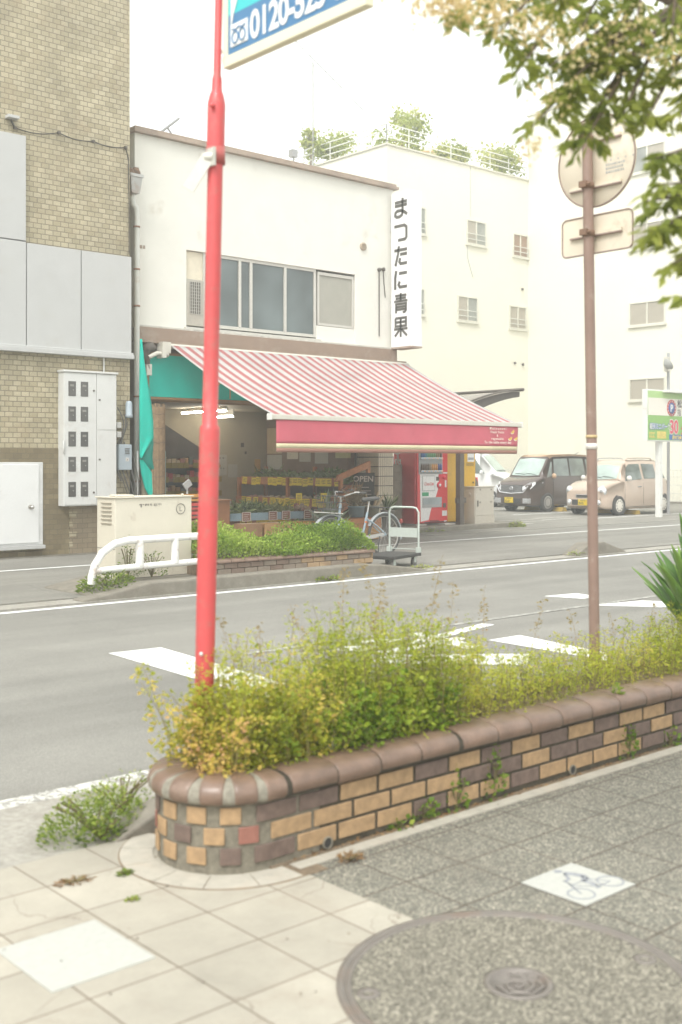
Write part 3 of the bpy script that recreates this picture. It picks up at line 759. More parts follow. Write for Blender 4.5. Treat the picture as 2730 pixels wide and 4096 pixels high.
clothrow([(1.98,10.60,10.648),(1.85,10.47,10.645),(1.66,10.335,10.642),(1.55,10.39,10.64),(1.42,10.56,10.64)], "folded_corner", m_teal2, .006, 16.985)
clothrow([(1.60,10.34,10.40),(1.35,10.37,10.62),(1.1,10.44,10.625),(.95,10.53,10.625),(.8,10.55,10.61),(.55,10.54,10.63)], "gathered_tail", m_teal, .022, 17.0)
MB().tube([(10.5,16.93,.98),(10.62,16.90,.95),(10.8,16.84,.93),(10.72,16.84,.9),(10.66,16.85,.84)], .008, 6).build("cord", M("hemp cord", (.45,.33,.2), .9), tc)
rs = thing("reed_screen", "rolled reed screen standing upright beside the teal cloth at the shop entrance", "reed screen", (10.72,16.92,0))
b = MB()
for i in range(46):
    t = rnd.random(); a = math.pi*(.05+.9*i/45); x = 10.705-.135*math.cos(a); y = 16.98-.085*math.sin(a); jt = rnd.uniform(-.005,.005)
    b.tube([(x+jt,y,.03),(x+rnd.uniform(-.006,.006),y,1.3),(x,y,2.50+rnd.uniform(0,.10))], .0055, 5, i%3)
b.build("reeds", [M("reed a", (.30,.20,.115), .8,.3,20), M("reed b", (.42,.29,.17), .8,.3,20), M("reed c", (.16,.105,.06), .8,.3,20)], rs)
b = MB()
for z in [.35,.7,1.0,1.3,1.6,1.9,2.15,2.4]: b.tube([(10.705-.142*math.cos(math.pi*k/12), 16.98-.093*math.sin(math.pi*k/12), z+.01*math.sin(k)) for k in range(13)], .004, 5)
b.build("binding", m_dkmetal, rs)
MB().cyl((10.705,17.02,.02),(10.705,17.02,2.45),.09).build("roll_core", M("reed shade", (.22,.15,.09), .9), rs)
bp = thing("bamboo_pole", "pale bamboo post behind the teal cloth tail", "pole", (10.5,17.1,0))
b = MB(); b.cyl((10.52,17.12,0),(10.52,17.12,1.5),.065)
for z in (.55,.95,1.3): b.lathe((10.52,17.12,z), [(.065,0),(.069,.01),(.065,.02)], 14)
b.build("culm", M("bamboo", (.40,.34,.24), .6, .1, 4), bp)
sp = thing("white_pole", "slim white plastic pole standing at the wall edge left of the teal cloth", "pole", (10.35,16.98,0)); MB().cyl((10.345,17.06,0),(10.345,17.06,1.75),.022).build("tube", M("white plastic", (.72,.72,.70), .4), sp)
wb = thing("awning_motor", "bundle of dark cables and a pale bracket above the green sign board corner", "cables", (10.75,17.3,3.5))
b = MB(); b.ball((10.72,17.28,3.60),.13,.09,.09,jit=.5)
for i in range(5): b.tube([(10.6+.03*i,17.25,3.6),(10.58+.02*i,17.2,3.4-.04*i),(10.64+.02*i,17.22,3.25-.03*i),(10.7,17.25,3.35)], .009, 5)
b.build("cable_loop", m_dkmetal, wb)
b = MB(); b.tube([(10.66,17.2,3.42),(10.8,17.15,3.5),(11.05,17.2,3.48)], .04, 8); b.box(10.88,10.96,17.1,17.3,3.42,3.62); b.box(10.62,10.72,17.2,17.3,3.1,3.3); b.build("bracket", m_cream, wb)
# fluorescent lamps
m_fl = emis("lit fluorescent tube", (1,.95,.84), 38)
for (x,y0,y1,z,lb) in [(13.65,19.0,20.7,2.60,"nearer lit fluorescent tube under the shop ceiling"),(14.62,20.1,21.0,2.54,"farther lit fluorescent tube deep under the shop ceiling")]:
    fl = thing("fluorescent_lamp", lb, "ceiling lamp", (x,(y0+y1)/2,2.68))
    MB().box(x-.02,x+.02,y0,y1,z+.05,2.72).build("housing", m_cream, fl, bevel=.01)
    MB().cyl((x,y0+.03,z+.02),(x,y1-.03,z+.02),.014).build("tube", m_fl, fl)
# ---- tiered produce stand along the shop's right wall
m_wood = M("orange stained wood", (.42,.17,.06), .65, .15, 7); m_woodd = M("dark shelf wood", (.27,.12,.05), .75, .15, 6)
ps = thing("produce_stand", "three tier orange brown wooden produce stand along the shop side wall", "produce stand", (15.7,19.2,0))
tiers = [(15.50,1.20,17.5,21.0),(15.28,.76,17.6,20.9),(15.0,.30,17.7,20.6)]
for x,z,y0,y1 in tiers:
    b = MB(); b.box(x,x+.55,y0,y1,z-.16,z-.13); b.build("shelf", m_woodd, ps)
    b = MB(); b.box(x-.02,x,y0,y1,z-.15,z+.02); b.build("front_board", m_wood, ps, bevel=.004)
for y in (17.45,19.2,21.0):
    b = MB()
    b.box(16.2,16.28,y,y+.07,.03,1.45); b.box(15.42,15.5,y,y+.07,.03,1.2); 
    
    if y < 18: b.prism([(15.30,y,1.14),(15.38,y,1.28),(16.28,y,1.58),(16.28,y,1.44)], (0,.07,0))
    b.build("post", m_wood, ps, bevel=.004)
m_card = M("yellow price card", (.74,.58,.04), .7, .05, 20); m_ink = M("price ink", (.16,.10,.03), .8)
def card_mesh(w, h):
    b = MB(); b.box(-.004,0,-w/2,w/2,-h,0)
    for r in range(3):
        y = -w/2+.015
        while y < w/2-.03:
            l = rnd.uniform(.012,.035); b.box(-.0055,-.004,y,min(y+l,w/2-.01),-.03-r*.032-rnd.uniform(.008,.016),-.03-r*.032); y += l+.010
    return b
proto = [card_mesh(.17,.165) for _ in range(4)]
cmeshes = []
for p in proto:
    o = p.build("price_card", [m_card], local=True); 
    o.data.materials.append(m_ink)
    for i, q in enumerate(o.data.polygons): q.material_index = 0 if i < 6 else 1
    cmeshes.append(o.data); bpy.data.objects.remove(o)
tiername = ["top","middle","bottom"]
for ti,(x,z,y0,y1) in enumerate(tiers):
    y = y0+.12; k = 0
    while y < y1-.1:
        if rnd.random() > (.14,.16,.22)[ti]:
            o = bpy.data.objects.new("price_card", cmeshes[rnd.randrange(4)]); COL.objects.link(o)
            o.location = (x-.022, y, z+.01+rnd.uniform(-.02,.01)); o.rotation_euler = (rnd.uniform(-.08,.08),rnd.uniform(.0,.12),0)
            tag(o, "yellow handwritten price card hanging on the %s tier of the wooden produce stand" % tiername[ti], "price card", "yellow price cards on the %s tier" % tiername[ti]); k += 1
        y += rnd.choice((.17,.17,.18,.26))
# produce: greens, bagged leaves, roots
lm_green = leafmat("market greens", [(0,(.06,.09,.03)),(.35,(.17,.23,.07)),(.65,(.33,.38,.16)),(1,(.58,.58,.38))], .2)
lm_pale = leafmat("pale leek leaves", [(0,(.12,.17,.06)),(.5,(.28,.34,.16)),(1,(.5,.5,.34))], .2)
m_root = M("earthy roots", (.36,.27,.18), .85, .3, 9); m_rootp = M("pink roots", (.36,.17,.12), .8, .25, 9); m_onion = M("pale onions", (.46,.36,.22), .7, .2, 9); m_egg = M("dark squash", (.06,.075,.05), .4, .4, 6)
def greens(name, label, c, ext, n, size, mat, up=.5, grp=None, asp=.28):
    P = np.array(c)+nrg.uniform(-1,1,(n,3))*np.array(ext); P[:,2] = c[2]+abs(nrg.normal(0,.55,n)).clip(0,1.3)*ext[2]
    D = nrg.normal(size=(n,3)); D[:,2] = abs(D[:,2])*up+.1
    o = leafmesh(name, P, D, nrg.uniform(.6,1.2,n)*size, mat, nrg.beta(2,2.2,n)*.9, aspect=asp)
    return tag(o, label, "vegetables", grp)
for y,nm,lb,mt,ex,sz,asp in [(17.95,"leafy_vegetables","bushy bagged leaf greens at the nearest end of the top tier",lm_green,(.2,.30,.22),.12,.5),
        (18.55,"leeks","pale leeks laid on the top tier beside the bagged greens",lm_pale,(.2,.26,.13),.22,.2),
        (19.05,"leafy_vegetables","flat pale green bunches at the middle of the top tier",lm_pale,(.2,.26,.13),.14,.45),
        (19.6,"leafy_vegetables","dark green bunches at the middle of the top tier",lm_green,(.2,.30,.18),.12,.4),
        (20.4,"spring_onions","dark spring onions piled on the far end of the top tier",lm_green,(.22,.36,.20),.20,.05)]:
    greens(nm, lb, (15.78,y,1.09), ex, 460, sz, mt, .6, None, asp)
def heap(name, label, c, ex, n, r, mats, grp=None):
    b = MB()
    for i in range(n):
        x = c[0]+rnd.uniform(-1,1)*ex[0]; y = c[1]+rnd.uniform(-1,1)*ex[1]; z = c[2]+r+rnd.random()**2*ex[2]
        q = r*rnd.uniform(.7,1.2); b.ball((x,y,z), q, q*rnd.uniform(.8,1.3), q*rnd.uniform(.7,1), 7, 5, rnd.randrange(len(mats)), .15)
    return tag(b.build(name, mats), label, "vegetables", grp)
heap("root_vegetables","brown taro and ginger heap on the middle tier near the pale onions",(15.55,19.4,.64),(.2,.4,.10),90,.05,[m_root,m_onion])
heap("root_vegetables","loose brown roots at the far end of the middle tier",(15.55,20.4,.64),(.2,.38,.08),80,.05,[m_root,m_rootp])
heap("onions","pale onion heap on the middle tier next to the dark greens",(15.55,18.65,.64),(.2,.28,.10),40,.05,[m_onion,m_root])
greens("leafy_vegetables","small dark greens on the middle tier at the nearest end",(15.55,18.05,.64),(.2,.26,.2),220,.11,lm_green,.5,None,.45)
heap("squashes","dark green squashes on the bottom tier",(15.3,18.2,.18),(.2,.4,.05),16,.10,[m_egg])
heap("root_vegetables","bagged pale roots on the bottom tier beyond the squashes",(15.3,19.2,.18),(.2,.35,.12),40,.055,[m_root,m_onion])
heap("root_vegetables","mixed roots at the far end of the bottom tier",(15.3,20.1,.18),(.2,.35,.1),40,.05,[m_rootp,m_root])
# centre tables with leafy piles
m_card2 = M("brown card board", (.42,.24,.10), .8, .12, 6); m_crate = M("brown crate", (.30,.17,.085), .8, .15, 6); m_bluec = M("dusty blue crate", (.20,.27,.30), .6, .1, 6); m_redc = M("red plastic crate", (.50,.06,.05), .5, .08, 6); m_yelc = M("orange plastic crate", (.52,.25,.05), .5, .08, 6)
tb = thing("display_table", "low display table edged with blue cloth and small price boards inside the shop", "table", (13.4,17.3,0))
b = MB(); b.box(12.2,14.5,16.9,17.9,.50,.54); b.build("table_top", m_woodd, tb)
b = MB()
for x in (12.25,14.4):
    for y in (16.95,17.8): b.box(x,x+.06,y,y+.06,.02,.5)
b.build("leg", m_woodd, tb)
b = MB(); b.box(12.2,14.5,16.875,16.9,.46,.60); b.build("cloth_edge", M("dusty blue cloth", (.22,.31,.36), .85), tb)
m_bd = M("chalk price board", (.20,.09,.06), .8); m_chk = M("chalk", (.6,.55,.48), .9)
for i,x in enumerate((12.55,13.18,13.5,14.05,14.3)):
    o = MB(); o.box(x-.1,x+.1,16.85,16.865,.45,.62,0)
    for a in ((x-.1,x+.1,.61,.62),(x-.1,x+.1,.45,.46),(x-.1,x-.09,.46,.61),(x+.09,x+.1,.46,.61)): o.box(a[0],a[1],16.845,16.85,a[2],a[3],1)
    for r in range(3): o.box(x-.07,x+.03+rnd.random()*.04,16.846,16.85,.57-r*.04,.578-r*.04,1)
    o.build("price_board", [m_bd,m_chk], tb)
greens("spring_onions","long green onion leaves drooping on the display table behind the red pole",(12.9,17.3,.56),(.30,.25,.14),700,.20,lm_green,.5,None,.045)
greens("leafy_vegetables","yellowish leafy pile on the display table right of the onion leaves",(13.6,17.4,.56),(.34,.25,.12),520,.13,leafmat("yellowing greens",[(0,(.12,.14,.04)),(.5,(.32,.34,.11)),(1,(.52,.48,.2))],.2),.7,None,.2)
heap("sweet_potatoes","reddish sweet potatoes at the right end of the display table",(14.25,17.35,.54),(.2,.3,.1),30,.05,[m_rootp,m_root])
for i,(x,w,mt,lb) in enumerate([(12.45,.42,m_crate,"plain brown cardboard box under the display table, leftmost"),(13.05,.66,m_card2,"wide cardboard box with faint printing under the display table"),(13.75,.42,m_yelc,"orange box with grapes below the display table")]):
    o = thing("cardboard_box", lb, "box", (x,16.75,0))
    b = MB(); b.box(x-w/2,x+w/2,16.5,16.84,.03,.42); b.build("carton", mt, o, bevel=.006)
    b = MB(); b.box(x-w/2,x+w/2,16.62,16.72,.42,.424); b.build("tape", m_onion, o)
    if i == 1:
        b = MB(); b.text("P    S GRANNET", .085, (x-.29,16.498,.24), XA, Z, .002); b.build("printing", m_ink, o)
greens("spring_onions","tall silvery onion bundle standing in front of the produce stand",(14.15,16.35,.05),(.16,.16,.45),260,.4,leafmat("silver greens",[(0,(.16,.20,.05)),(.6,(.36,.40,.28)),(1,(.6,.62,.52))],.2),2.5,None,.07)
for x,y,lb in [(14.35,17.5,"single yellow price tag standing in the sweet potatoes"),(14.75,17.2,"single yellow price tag near the foot of the produce stand")]:
    o = thing("price_tag", lb, "price card", (x,y,.5)); b = MB(); b.box(x-.08,x+.08,y-.004,y,.78,.93); b.build("tag", m_card, o)
    b = MB(); 
    for r in range(3): b.box(x-.055,x+.05,y-.006,y-.004,.81+r*.035,.82+r*.035)
    b.build("handwriting", m_ink, o); MB().cyl((x,y,.5),(x,y,.80),.006,n=6).build("stick", m_wood, o)
# stacked crates and register by the left of the entrance
for i in range(7):
    mt = [m_woodd,m_card2,m_yelc,m_crate,m_redc,m_redc,m_yelc][i]; z = .03+i*.145
    o = thing("produce_crate", ["dark wooden crate at the bottom of the stack beside the street cabinet","cardboard tray second from the bottom of the stacked crates","orange crate third from the bottom of the stacked crates","brown crate in the middle of the stacked crates","lower red crate of the stacked crates","upper red crate of the stacked crates","orange crate on top of the stacked crates"][i], "crate", (10.85,16.0,z))
    b = MB(); x0,x1,y0,y1 = 10.58,11.12,15.8,16.2
    b.box(x0,x1,y0,y0+.02,z,z+.11); b.box(x0,x1,y1-.02,y1,z,z+.11); b.box(x0,x0+.02,y0+.02,y1-.02,z,z+.11); b.box(x1-.02,x1,y0+.02,y1-.02,z,z+.11); b.box(x0+.02,x1-.02,y0+.02,y1-.02,z,z+.02)
    b.build("crate_body", mt, o, bevel=.005)
    b = MB(); b.box(x0+.05,x1-.05,y0-.006,y0,z+.04,z+.06); b.build("slot", m_black, o)
rg = thing("price_scale", "pale price computing scale with a tilted display on the counter left of the red pole", "scale", (11.5,17.0,.87))
b = MB(); b.box(11.32,11.62,16.85,17.15,.87,.93); b.cyl((11.4,17.1,.93),(11.4,17.1,1.12),.02); b.build("base", m_steel, rg, bevel=.01)
b = MB(); b.obox((11.39,17.08,1.15),.17,.04,.13,Matrix.Rotation(R(-35),3,'Y')); b.build("display", m_panel, rg, bevel=.008)
ct = thing("shop_counter", "dark timber counter near the stacked crates holding a price scale", "counter", (11.6,17.0,0)); b = MB(); b.box(11.2,12.1,16.75,17.3,.03,.85); b.box(11.17,12.13,16.72,17.33,.85,.87); b.build("cabinet", m_woodd, ct, bevel=.006)
tb2 = thing("teal_board", "narrow pale teal board leaning beside the reed screen", "board", (10.95,17.2,0)); MB().box(10.90,10.98,17.15,17.3,.03,1.75).build("plank", M("pale teal paint",(.22,.36,.34),.7), tb2)
# back wall: yellow labelled shelf and papers
bs = thing("back_shelf", "dim back shelf of packets edged with yellow labels deep in the shop", "shelf", (13.2,20.6,0))
for z,wd in [(.55,1.9),(.90,1.9),(1.2,1.9),(1.5,1.9)]:
    b = MB(); b.box(12.3,12.3+wd,20.0,20.05+.0,z-.06,z); b.box(12.3,12.3+wd,20.05,20.5,z-.03,z); b.build("shelf_board", m_woodd, bs)
    b = MB(); x = 12.33
    while x < 12.25+wd:
        b.box(x,x+.14,19.99,20.0,z-.075,z+.04,0); x += .15+(.1 if rnd.random()<.2 else 0)
    b.build("label_strip", M("dim yellow label", (.26,.19,.035), .8), bs)
    b = MB(); x = 12.33
    while x < 12.2+wd:
        ww = rnd.uniform(.05,.12); b.box(x,x+ww,20.08,20.2,z,z+rnd.uniform(.08,.17),rnd.randrange(5)); x += ww+.015
    b.build("packets", [m_rootp,m_onion,m_egg,m_redc,m_card2], bs, bevel=.004)
paper = M("pinned paper", (.50,.45,.36), .9, .05, 8); paper2 = M("greyed paper", (.38,.36,.30), .9, .05, 8); photo_ = M("dark photo print", (.09,.07,.06), .6)
def note(pts, lb, mt, cat="paper", frame=None):
    o = thing("wall_paper_sheet", lb, cat, pts[0])
    MB().prism(pts, frame or (0,-.006,0)).build("sheet", mt, o); return o
def bw(x0,x1,z0,z1): return [(x0,21.095,z0),(x1,21.095,z0),(x1,21.095,z1),(x0,21.095,z1)]
o = note(bw(14.72,15.15,1.25,1.72),"large pale calendar pinned on the cream back wall",paper2)
b = MB()
for i in range(4): b.box(14.76+i*.09,14.79+i*.09,21.08,21.088,1.63,1.66); b.box(14.8+i*.08,14.83+i*.08,21.08,21.088,1.40,1.42)
b.build("print_mark", photo_, o)
note(bw(15.18,15.45,1.2,1.50),"small pale sheet beside the calendar on the back wall",paper2)
note(bw(14.60,14.80,.80,1.02),"dark framed notice low on the cream back wall",photo_)
note(bw(15.55,15.64,1.90,2.0),"single small dark photo high on the back wall",photo_)
note(bw(15.66,15.72,1.74,1.80),"tiny dark photo below the single photo on the back wall",photo_)
note(bw(15.95,16.12,1.3,1.62),"orange leaflet at the right end of the back wall",M("orange leaflet",(.45,.27,.09),.8))
def sw(y0,y1,z0,z1): return [(16.295,y0,z0),(16.295,y1,z0),(16.295,y1,z1),(16.295,y0,z1)]
for y0,y1,z0,z1,lb,mt in [(20.5,21.05,1.75,2.35,"framed cream chart high on the brown side wall",M("cream chart",(.42,.31,.18),.8)),(20.5,21.05,1.38,1.72,"crumpled pale poster under the chart on the side wall",paper2),(19.9,20.3,1.62,1.86,"small pale sheet next to the grey notice on the side wall",paper),(19.45,19.85,1.56,1.86,"grey notice with a dark picture on the side wall",paper2),(18.85,19.3,1.52,1.86,"rounded pale poster on the brown side wall",paper2),(18.1,18.6,1.64,1.86,"yellowish sheet nearest the tiled pier on the side wall",M("yellow sheet",(.42,.40,.2),.8))]:
    note(sw(y0,y1,z0,z1),lb,mt,"poster",(-.006,0,0))
oy = MB().box(16.535,16.545,17.72,17.84,1.12,1.34); tag(oy.build("sticky_note", M("faded yellow note",(.52,.44,.2),.8)), "faded yellow note stuck to the tiled pier", "note")
ov = thing("toaster_oven", "small dark oven on the shelf below the framed notice", "oven", (14.6,20.7,.45)); MB().box(14.4,14.85,20.5,20.95,.38,.72).build("case", m_panel, ov, bevel=.01); MB().box(14.43,14.72,20.49,20.5,.44,.67).build("door", photo_, ov)
st_ = thing("oven_table", "plain dark side table under the toaster oven", "table", (14.6,20.7,0)); b = MB(); b.box(14.35,14.95,20.45,21.0,.34,.38); [b.box(x,x+.05,y,y+.05,.03,.34) for x in (14.38,14.87) for y in (20.48,20.92)]; b.build("frame", m_woodd, st_)
# chalkboard OPEN
cb = thing("chalkboard", "leaning black chalkboard reading OPEN at the end of the produce stand", "chalkboard", (15.95,17.3,.6))
Tm = Matrix.Translation((16.02,17.42,.62)) @ Matrix.Rotation(R(-50),4,'Z') @ Matrix.Rotation(R(-12),4,'X')
b = MB(Tm); b.box(-.24,.24,-.01,.01,0,.72); bd = b.build("board", M("slate black",(.05,.047,.042),.7), cb, bevel=.004)
b = MB(Tm); b.text("OPEN", .17, (0,-.014,.53), XA, Z, .002, 0, 'CENTER', .004)
for r in range(4): b.box(-.18,.12+rnd.random()*.06,-.014,-.011,.40-r*.075,.413-r*.075)
b.build("chalk_writing", m_chk, bd)
bo = thing("wooden_stool", "small brown wooden stool under the chalkboard", "stool", (16.0,17.4,0)); b = MB(); b.box(15.78,16.28,17.2,17.62,.57,.61); [b.box(x,x+.05,y,y+.05,.03,.57) for x in (15.8,16.21) for y in (17.22,17.55)]; b.build("frame", m_woodd, bo)
# slatted crate, tubs and boxes at the right foot of the stand
sc_ = thing("slatted_crate", "tilted orange slatted wooden crate hanging at the right end of the stand", "crate", (15.3,17.25,.7))
Tm = Matrix.Translation((15.38,17.25,.80)) @ Matrix.Rotation(R(-25),4,'Y')
b = MB(Tm)
for i in range(4): b.box(-.30,.30,-.13,-.115,-.16+i*.085,-.10+i*.085); b.box(-.30,.30,.115,.13,-.16+i*.085,-.10+i*.085)
for x in (-.3,.28): b.box(x,x+.02,-.115,.115,-.16,.16)
b.box(-.28,.28,-.115,.115,-.16,-.145)
b.build("slats", m_wood, sc_)
for x,y,z,r,h,mt,lb in [(15.05,16.55,.46,.17,.22,m_bluec,"pale blue tub with dried stalks beside the bicycle"),(15.5,16.6,.46,.17,.22,M("grey green bucket",(.22,.22,.16),.6),"grey green bucket of roots behind the bicycle saddle")]:
    o = thing("tub", lb, "tub", (x,y,z)); MB().lathe((x,y,z), [(0,0),(r*.85,0),(r,h),(r*1.05,h),(r*1.05,h-.02)], 18).build("bowl", mt, o)
tag(greens("dried_stalks","bundle of pale dried stalks in the blue tub",(15.05,16.55,.62),(.1,.1,.28),160,.26,leafmat("straw",[(0,(.2,.14,.07)),(1,(.5,.4,.24))],.1),2.,None,.1), None, "stalks")
b = MB()
for a,l in ((-.5,.3),(.2,.34),(.5,.25)): b.cyl((15.5+a*.15,16.55,.62),(15.5+a*.5,16.5,.62+l),.03,.018)
tag(b.build("burdock_roots", m_onion), "pale roots sticking up out of the grey green bucket", "vegetables")
for x,y,w,h,z,mt,lb in [(15.1,16.4,.95,.2,.24,m_wood,"shallow orange wooden box under the tubs"),(15.0,16.25,.9,.22,.03,m_card2,"brown cardboard box at the bottom below the orange wooden box")]:
    o = thing("wooden_box", lb, "box", (x,y,z)); b = MB(); b.box(x-w/2,x+w/2,y-.02,y+.34,z,z+h); b.build("box_body", mt, o, bevel=.006); b = MB(); b.box(x-w/2+.02,x+w/2-.02,y-.028,y-.02,z+h*.45,z+h*.5); b.build("seam", m_woodd, o)
P_ = thing("potted_palm", "small spiky potted plant in front of the tiled pier", "plant", (16.35,17.0,0)); MB().lathe((16.35,17.0,.02), [(0,0),(.11,0),(.14,.5),(.15,.5),(.15,.53),(.12,.53)], 16).build("pot", M("grey pot",(.25,.23,.2),.8), P_)
n = 40; D = nrg.normal(size=(n,3)); D[:,2] = abs(D[:,2])+.8; leafmesh("fronds", np.tile([16.35,17.0,.52],(n,1)), D, nrg.uniform(.25,.45,n), lm_green, nrg.random(n), P_, .07)
# ================================================================ MACHINES AND STREET FURNITURE BY THE SHOP
m_red = M("vending red", (.62,.035,.04), .35, .04, 3, coat=.3); m_vw = M("vending white", (.72,.71,.69), .4, .03, 3); m_vgrey = M("vending grey", (.36,.36,.36), .35)
blk = thing("block_pillar", "grey brown concrete block pillar between the tiled pier and the red vending machine", "pillar", (17.5,18.2,0))
b = MB()
for i in range(8):
    z = .0+i*.188; b.box(17.38,17.72,17.95,18.35,z,z+.183)
b.box(17.385,17.715,17.955,18.345,0,1.49); b.build("blocks", M("grimy block",(.20,.17,.13),.95,.25,7,bmp=.5,dirt=(.12,.10,.075),damt=.6), blk, bevel=.008)
vm = thing("vending_machine", "red and white drink vending machine standing on two concrete blocks", "vending machine", (18.3,17.95,.15))
vx0,vx1,vy0,vy1,vz0,vz1 = 17.80,18.83,17.58,18.32,.17,2.0
MB().box(vx0,vx1,vy0+.05,vy1,vz0,vz1).build("body", m_red, vm, bevel=.02)
b = MB(); b.box(vx0+.02,vx1-.02,vy0,vy0+.05,vz0+.02,vz1-.02); vd = b.build("door", m_red, vm, bevel=.012)
b = MB(); yv = vy0-.003
b.prism([(vx0+.10,yv,1.30),(vx0+.72,yv,1.30),(vx0+.70,yv,.98),(vx0+.62,yv,.78),(vx0+.47,yv,.52),(vx0+.38,yv,.25),(vx0+.13,yv,.22)], (0,.003,0)); b.build("white_panel", m_vw, vd)
MB().box(vx0+.09,vx1-.24,vy0-.004,vy0,1.30,1.95).build("display_window", M("display back",(.30,.31,.31),.3), vd)
b = MB(); b.box(vx0+.06,vx0+.09,vy0-.014,vy0,1.28,1.96); b.box(vx1-.24,vx1-.21,vy0-.014,vy0,1.28,1.96); b.box(vx0+.09,vx1-.24,vy0-.014,vy0,1.28,1.30); b.build("window_frame", m_vgrey, vd)
cans = MB(); cm = [M("can blue",(.10,.22,.45),.4),M("can green",(.22,.42,.24),.4),M("can tan",(.36,.28,.18),.4),M("can brown",(.14,.10,.075),.4),M("can orange",(.55,.28,.10),.4),M("can navy",(.07,.10,.30),.4),M("can teal",(.12,.36,.40),.4)]
rows = [(1.66,.25,[0,0,6,1,1,1,1,2,2,3]),(1.37,.15,[3,3,3,3,2,4,4,4,5,5])]
for z,h,cl in rows:
    for i,c in enumerate(cl):
        x = vx0+.14+i*.068
        cans.lathe((x,vy0-.03,z), [(.0,0),(.026,0),(.026,h*.72),(.012,h*.9),(.012,h),(0,h)], 10, c)
cans.build("drink_bottle", cm, vd)
b = MB()
for z in (1.62,1.33): b.box(vx0+.09,vx1-.24,vy0-.06,vy0-.01,z,z+.035,0)
for z in (1.655,1.365):
    for i in range(10): b.box(vx0+.115+i*.068,vx0+.165+i*.068,vy0-.065,vy0-.06,z-.03,z-.012,1+(i*7)%2)
b.build("button_row", [m_vw,M("blue tag",(.15,.3,.5),.5),M("orange tag",(.6,.33,.1),.5)], vd)
b = MB(); b.box(vx0+.17,vx0+.58,vy0-.010,vy0-.004,.90,1.25); ad = b.build("advert_frame", m_vgrey, vd)
b = MB(); b.box(vx0+.185,vx0+.565,vy0-.013,vy0-.010,.915,1.235); b.build("advert_card", m_vw, ad)
b = MB(); b.text("Coca-Cola", .10, (vx0+.375,vy0-.015,1.03), XA, Z, .002, 0, 'CENTER', .001, .35, .85, .82); b.build("script_lettering", m_red, ad)
MB().box(vx0+.17,vx0+.38,vy0-.006,vy0-.003,.79,.875).build("green_label", M("green label",(.03,.28,.12),.5), vd)
b = MB(); b.box(vx0+.18,vx0+.80,vy0-.012,vy0-.003,.53,.76,0); b.box(vx0+.20,vx0+.78,vy0-.016,vy0-.012,.60,.74,1); b.build("delivery_flap", [m_vgrey,glass("flap plastic",(.36,.40,.41),.2)], vd)
b = MB(); b.box(vx0+.62,vx0+.72,vy0-.006,vy0,1.13,1.22,0); b.box(vx0+.70,vx0+.82,vy0-.02,vy0,1.20,1.27,1); b.lathe((vx0+.72,vy0,1.03),[(.075,0),(.075,-.02),(.05,-.025),(0,-.025)],18,1,'y'); b.lathe((vx0+.73,vy0-.02,1.03),[(.035,0),(.035,-.01),(0,-.01)],14,2,'y')
b.lathe((vx0+.88,vy0,1.21),[(.05,0),(.05,-.02),(0,-.02)],14,1,'y'); b.box(vx0+.91,vx0+.955,vy0-.01,vy0,.98,1.14,2); b.box(vx0+.85,vx0+.94,vy0-.01,vy0,.52,.62,0); b.box(vx0+.82,vx0+.98,vy0-.005,vy0,.33,.45,2); b.box(vx0+.88,vx0+.97,vy0-.005,vy0,.20,.225,2); b.box(vx0+.85,vx0+.99,vy0-.005,vy0,1.29,1.32,2)
b.build("coin_panel", [m_dkmetal,M("bright red plastic",(.65,.02,.05),.35),m_vw], vd)
b = MB(); b.box(vx0+.25,vx0+.98,vy0-.004,vy0,.19,.21)
for i in range(14): b.box(vx0+.42+i*.022,vx0+.43+i*.022,vy0-.005,vy0,.215,.24)
b.build("kick_grille", m_black, vd)
b = MB(); b.text("Coca-Cola", .42, (vx0-.004,vy0+.50,.98), Z, YA, .001, 0, 'LEFT', .006, .3, .85, .80); b.text("COLD", .10, (vx0-.004,vy0+.56,1.45), Z, YA, .001, 0, 'LEFT', .002)
b.build("side_lettering", M("side script grey",(.55,.50,.48),.5), vm)
for x,y,lb in [(18.0,17.62,"left concrete block under the red vending machine"),(18.72,17.42,"right hollow concrete block under the red vending machine")]:
    o = thing("concrete_block", lb, "concrete block", (x,y,0)); MB().box(x-.17,x+.17,y,y+.75,.01,.165).build("block_body", M("pale concrete block",(.50,.47,.42),.9,.08,10), o, bevel=.008)
    b = MB(); b.box(x-.11,x+.11,y-.003,y+.01,.055,.125); b.build("hollow", m_dkmetal, o); b = MB(); b.box(x-.05,x+.05,y-.006,y-.003,.075,.105); b.build("rib", m_conc, o)
ym = thing("yellow_vending_machine", "plain yellow vending machine half hidden behind a dark post", "vending machine", (19.5,18.0,.15))
m_yel = M("machine yellow", (.62,.36,.015), .45, .05, 3, dirt=(.5,.3,.06), damt=.3)
MB().box(18.98,20.02,17.84,18.5,.16,2.0).build("body", m_yel, ym, bevel=.015); yd = MB().box(19.0,20.0,17.80,17.84,.18,1.98).build("door", m_yel, ym, bevel=.008)
b = MB(); b.box(19.72,19.95,17.794,17.80,1.56,1.85,0); b.prism([(19.72,17.792,1.86),(19.84,17.792,1.86),(19.72,17.792,1.74)],(0,.003,0),1); b.box(19.74,19.93,17.790,17.794,1.60,1.66,2); b.build("sticker", [m_vw,M("purple print",(.25,.18,.42),.5),M("grey print",(.3,.3,.32),.5)], yd)
b = MB()
for i in range(3): b.box(19.68,19.93,17.792,17.80,1.47+i*.025,1.478+i*.025)
for z in (1.43,1.05): b.box(19.36,19.40,17.78,17.80,z,z+.04)
b.box(19.90,19.93,17.78,17.80,1.05,1.09); b.build("vent_slot", m_dkmetal, yd)
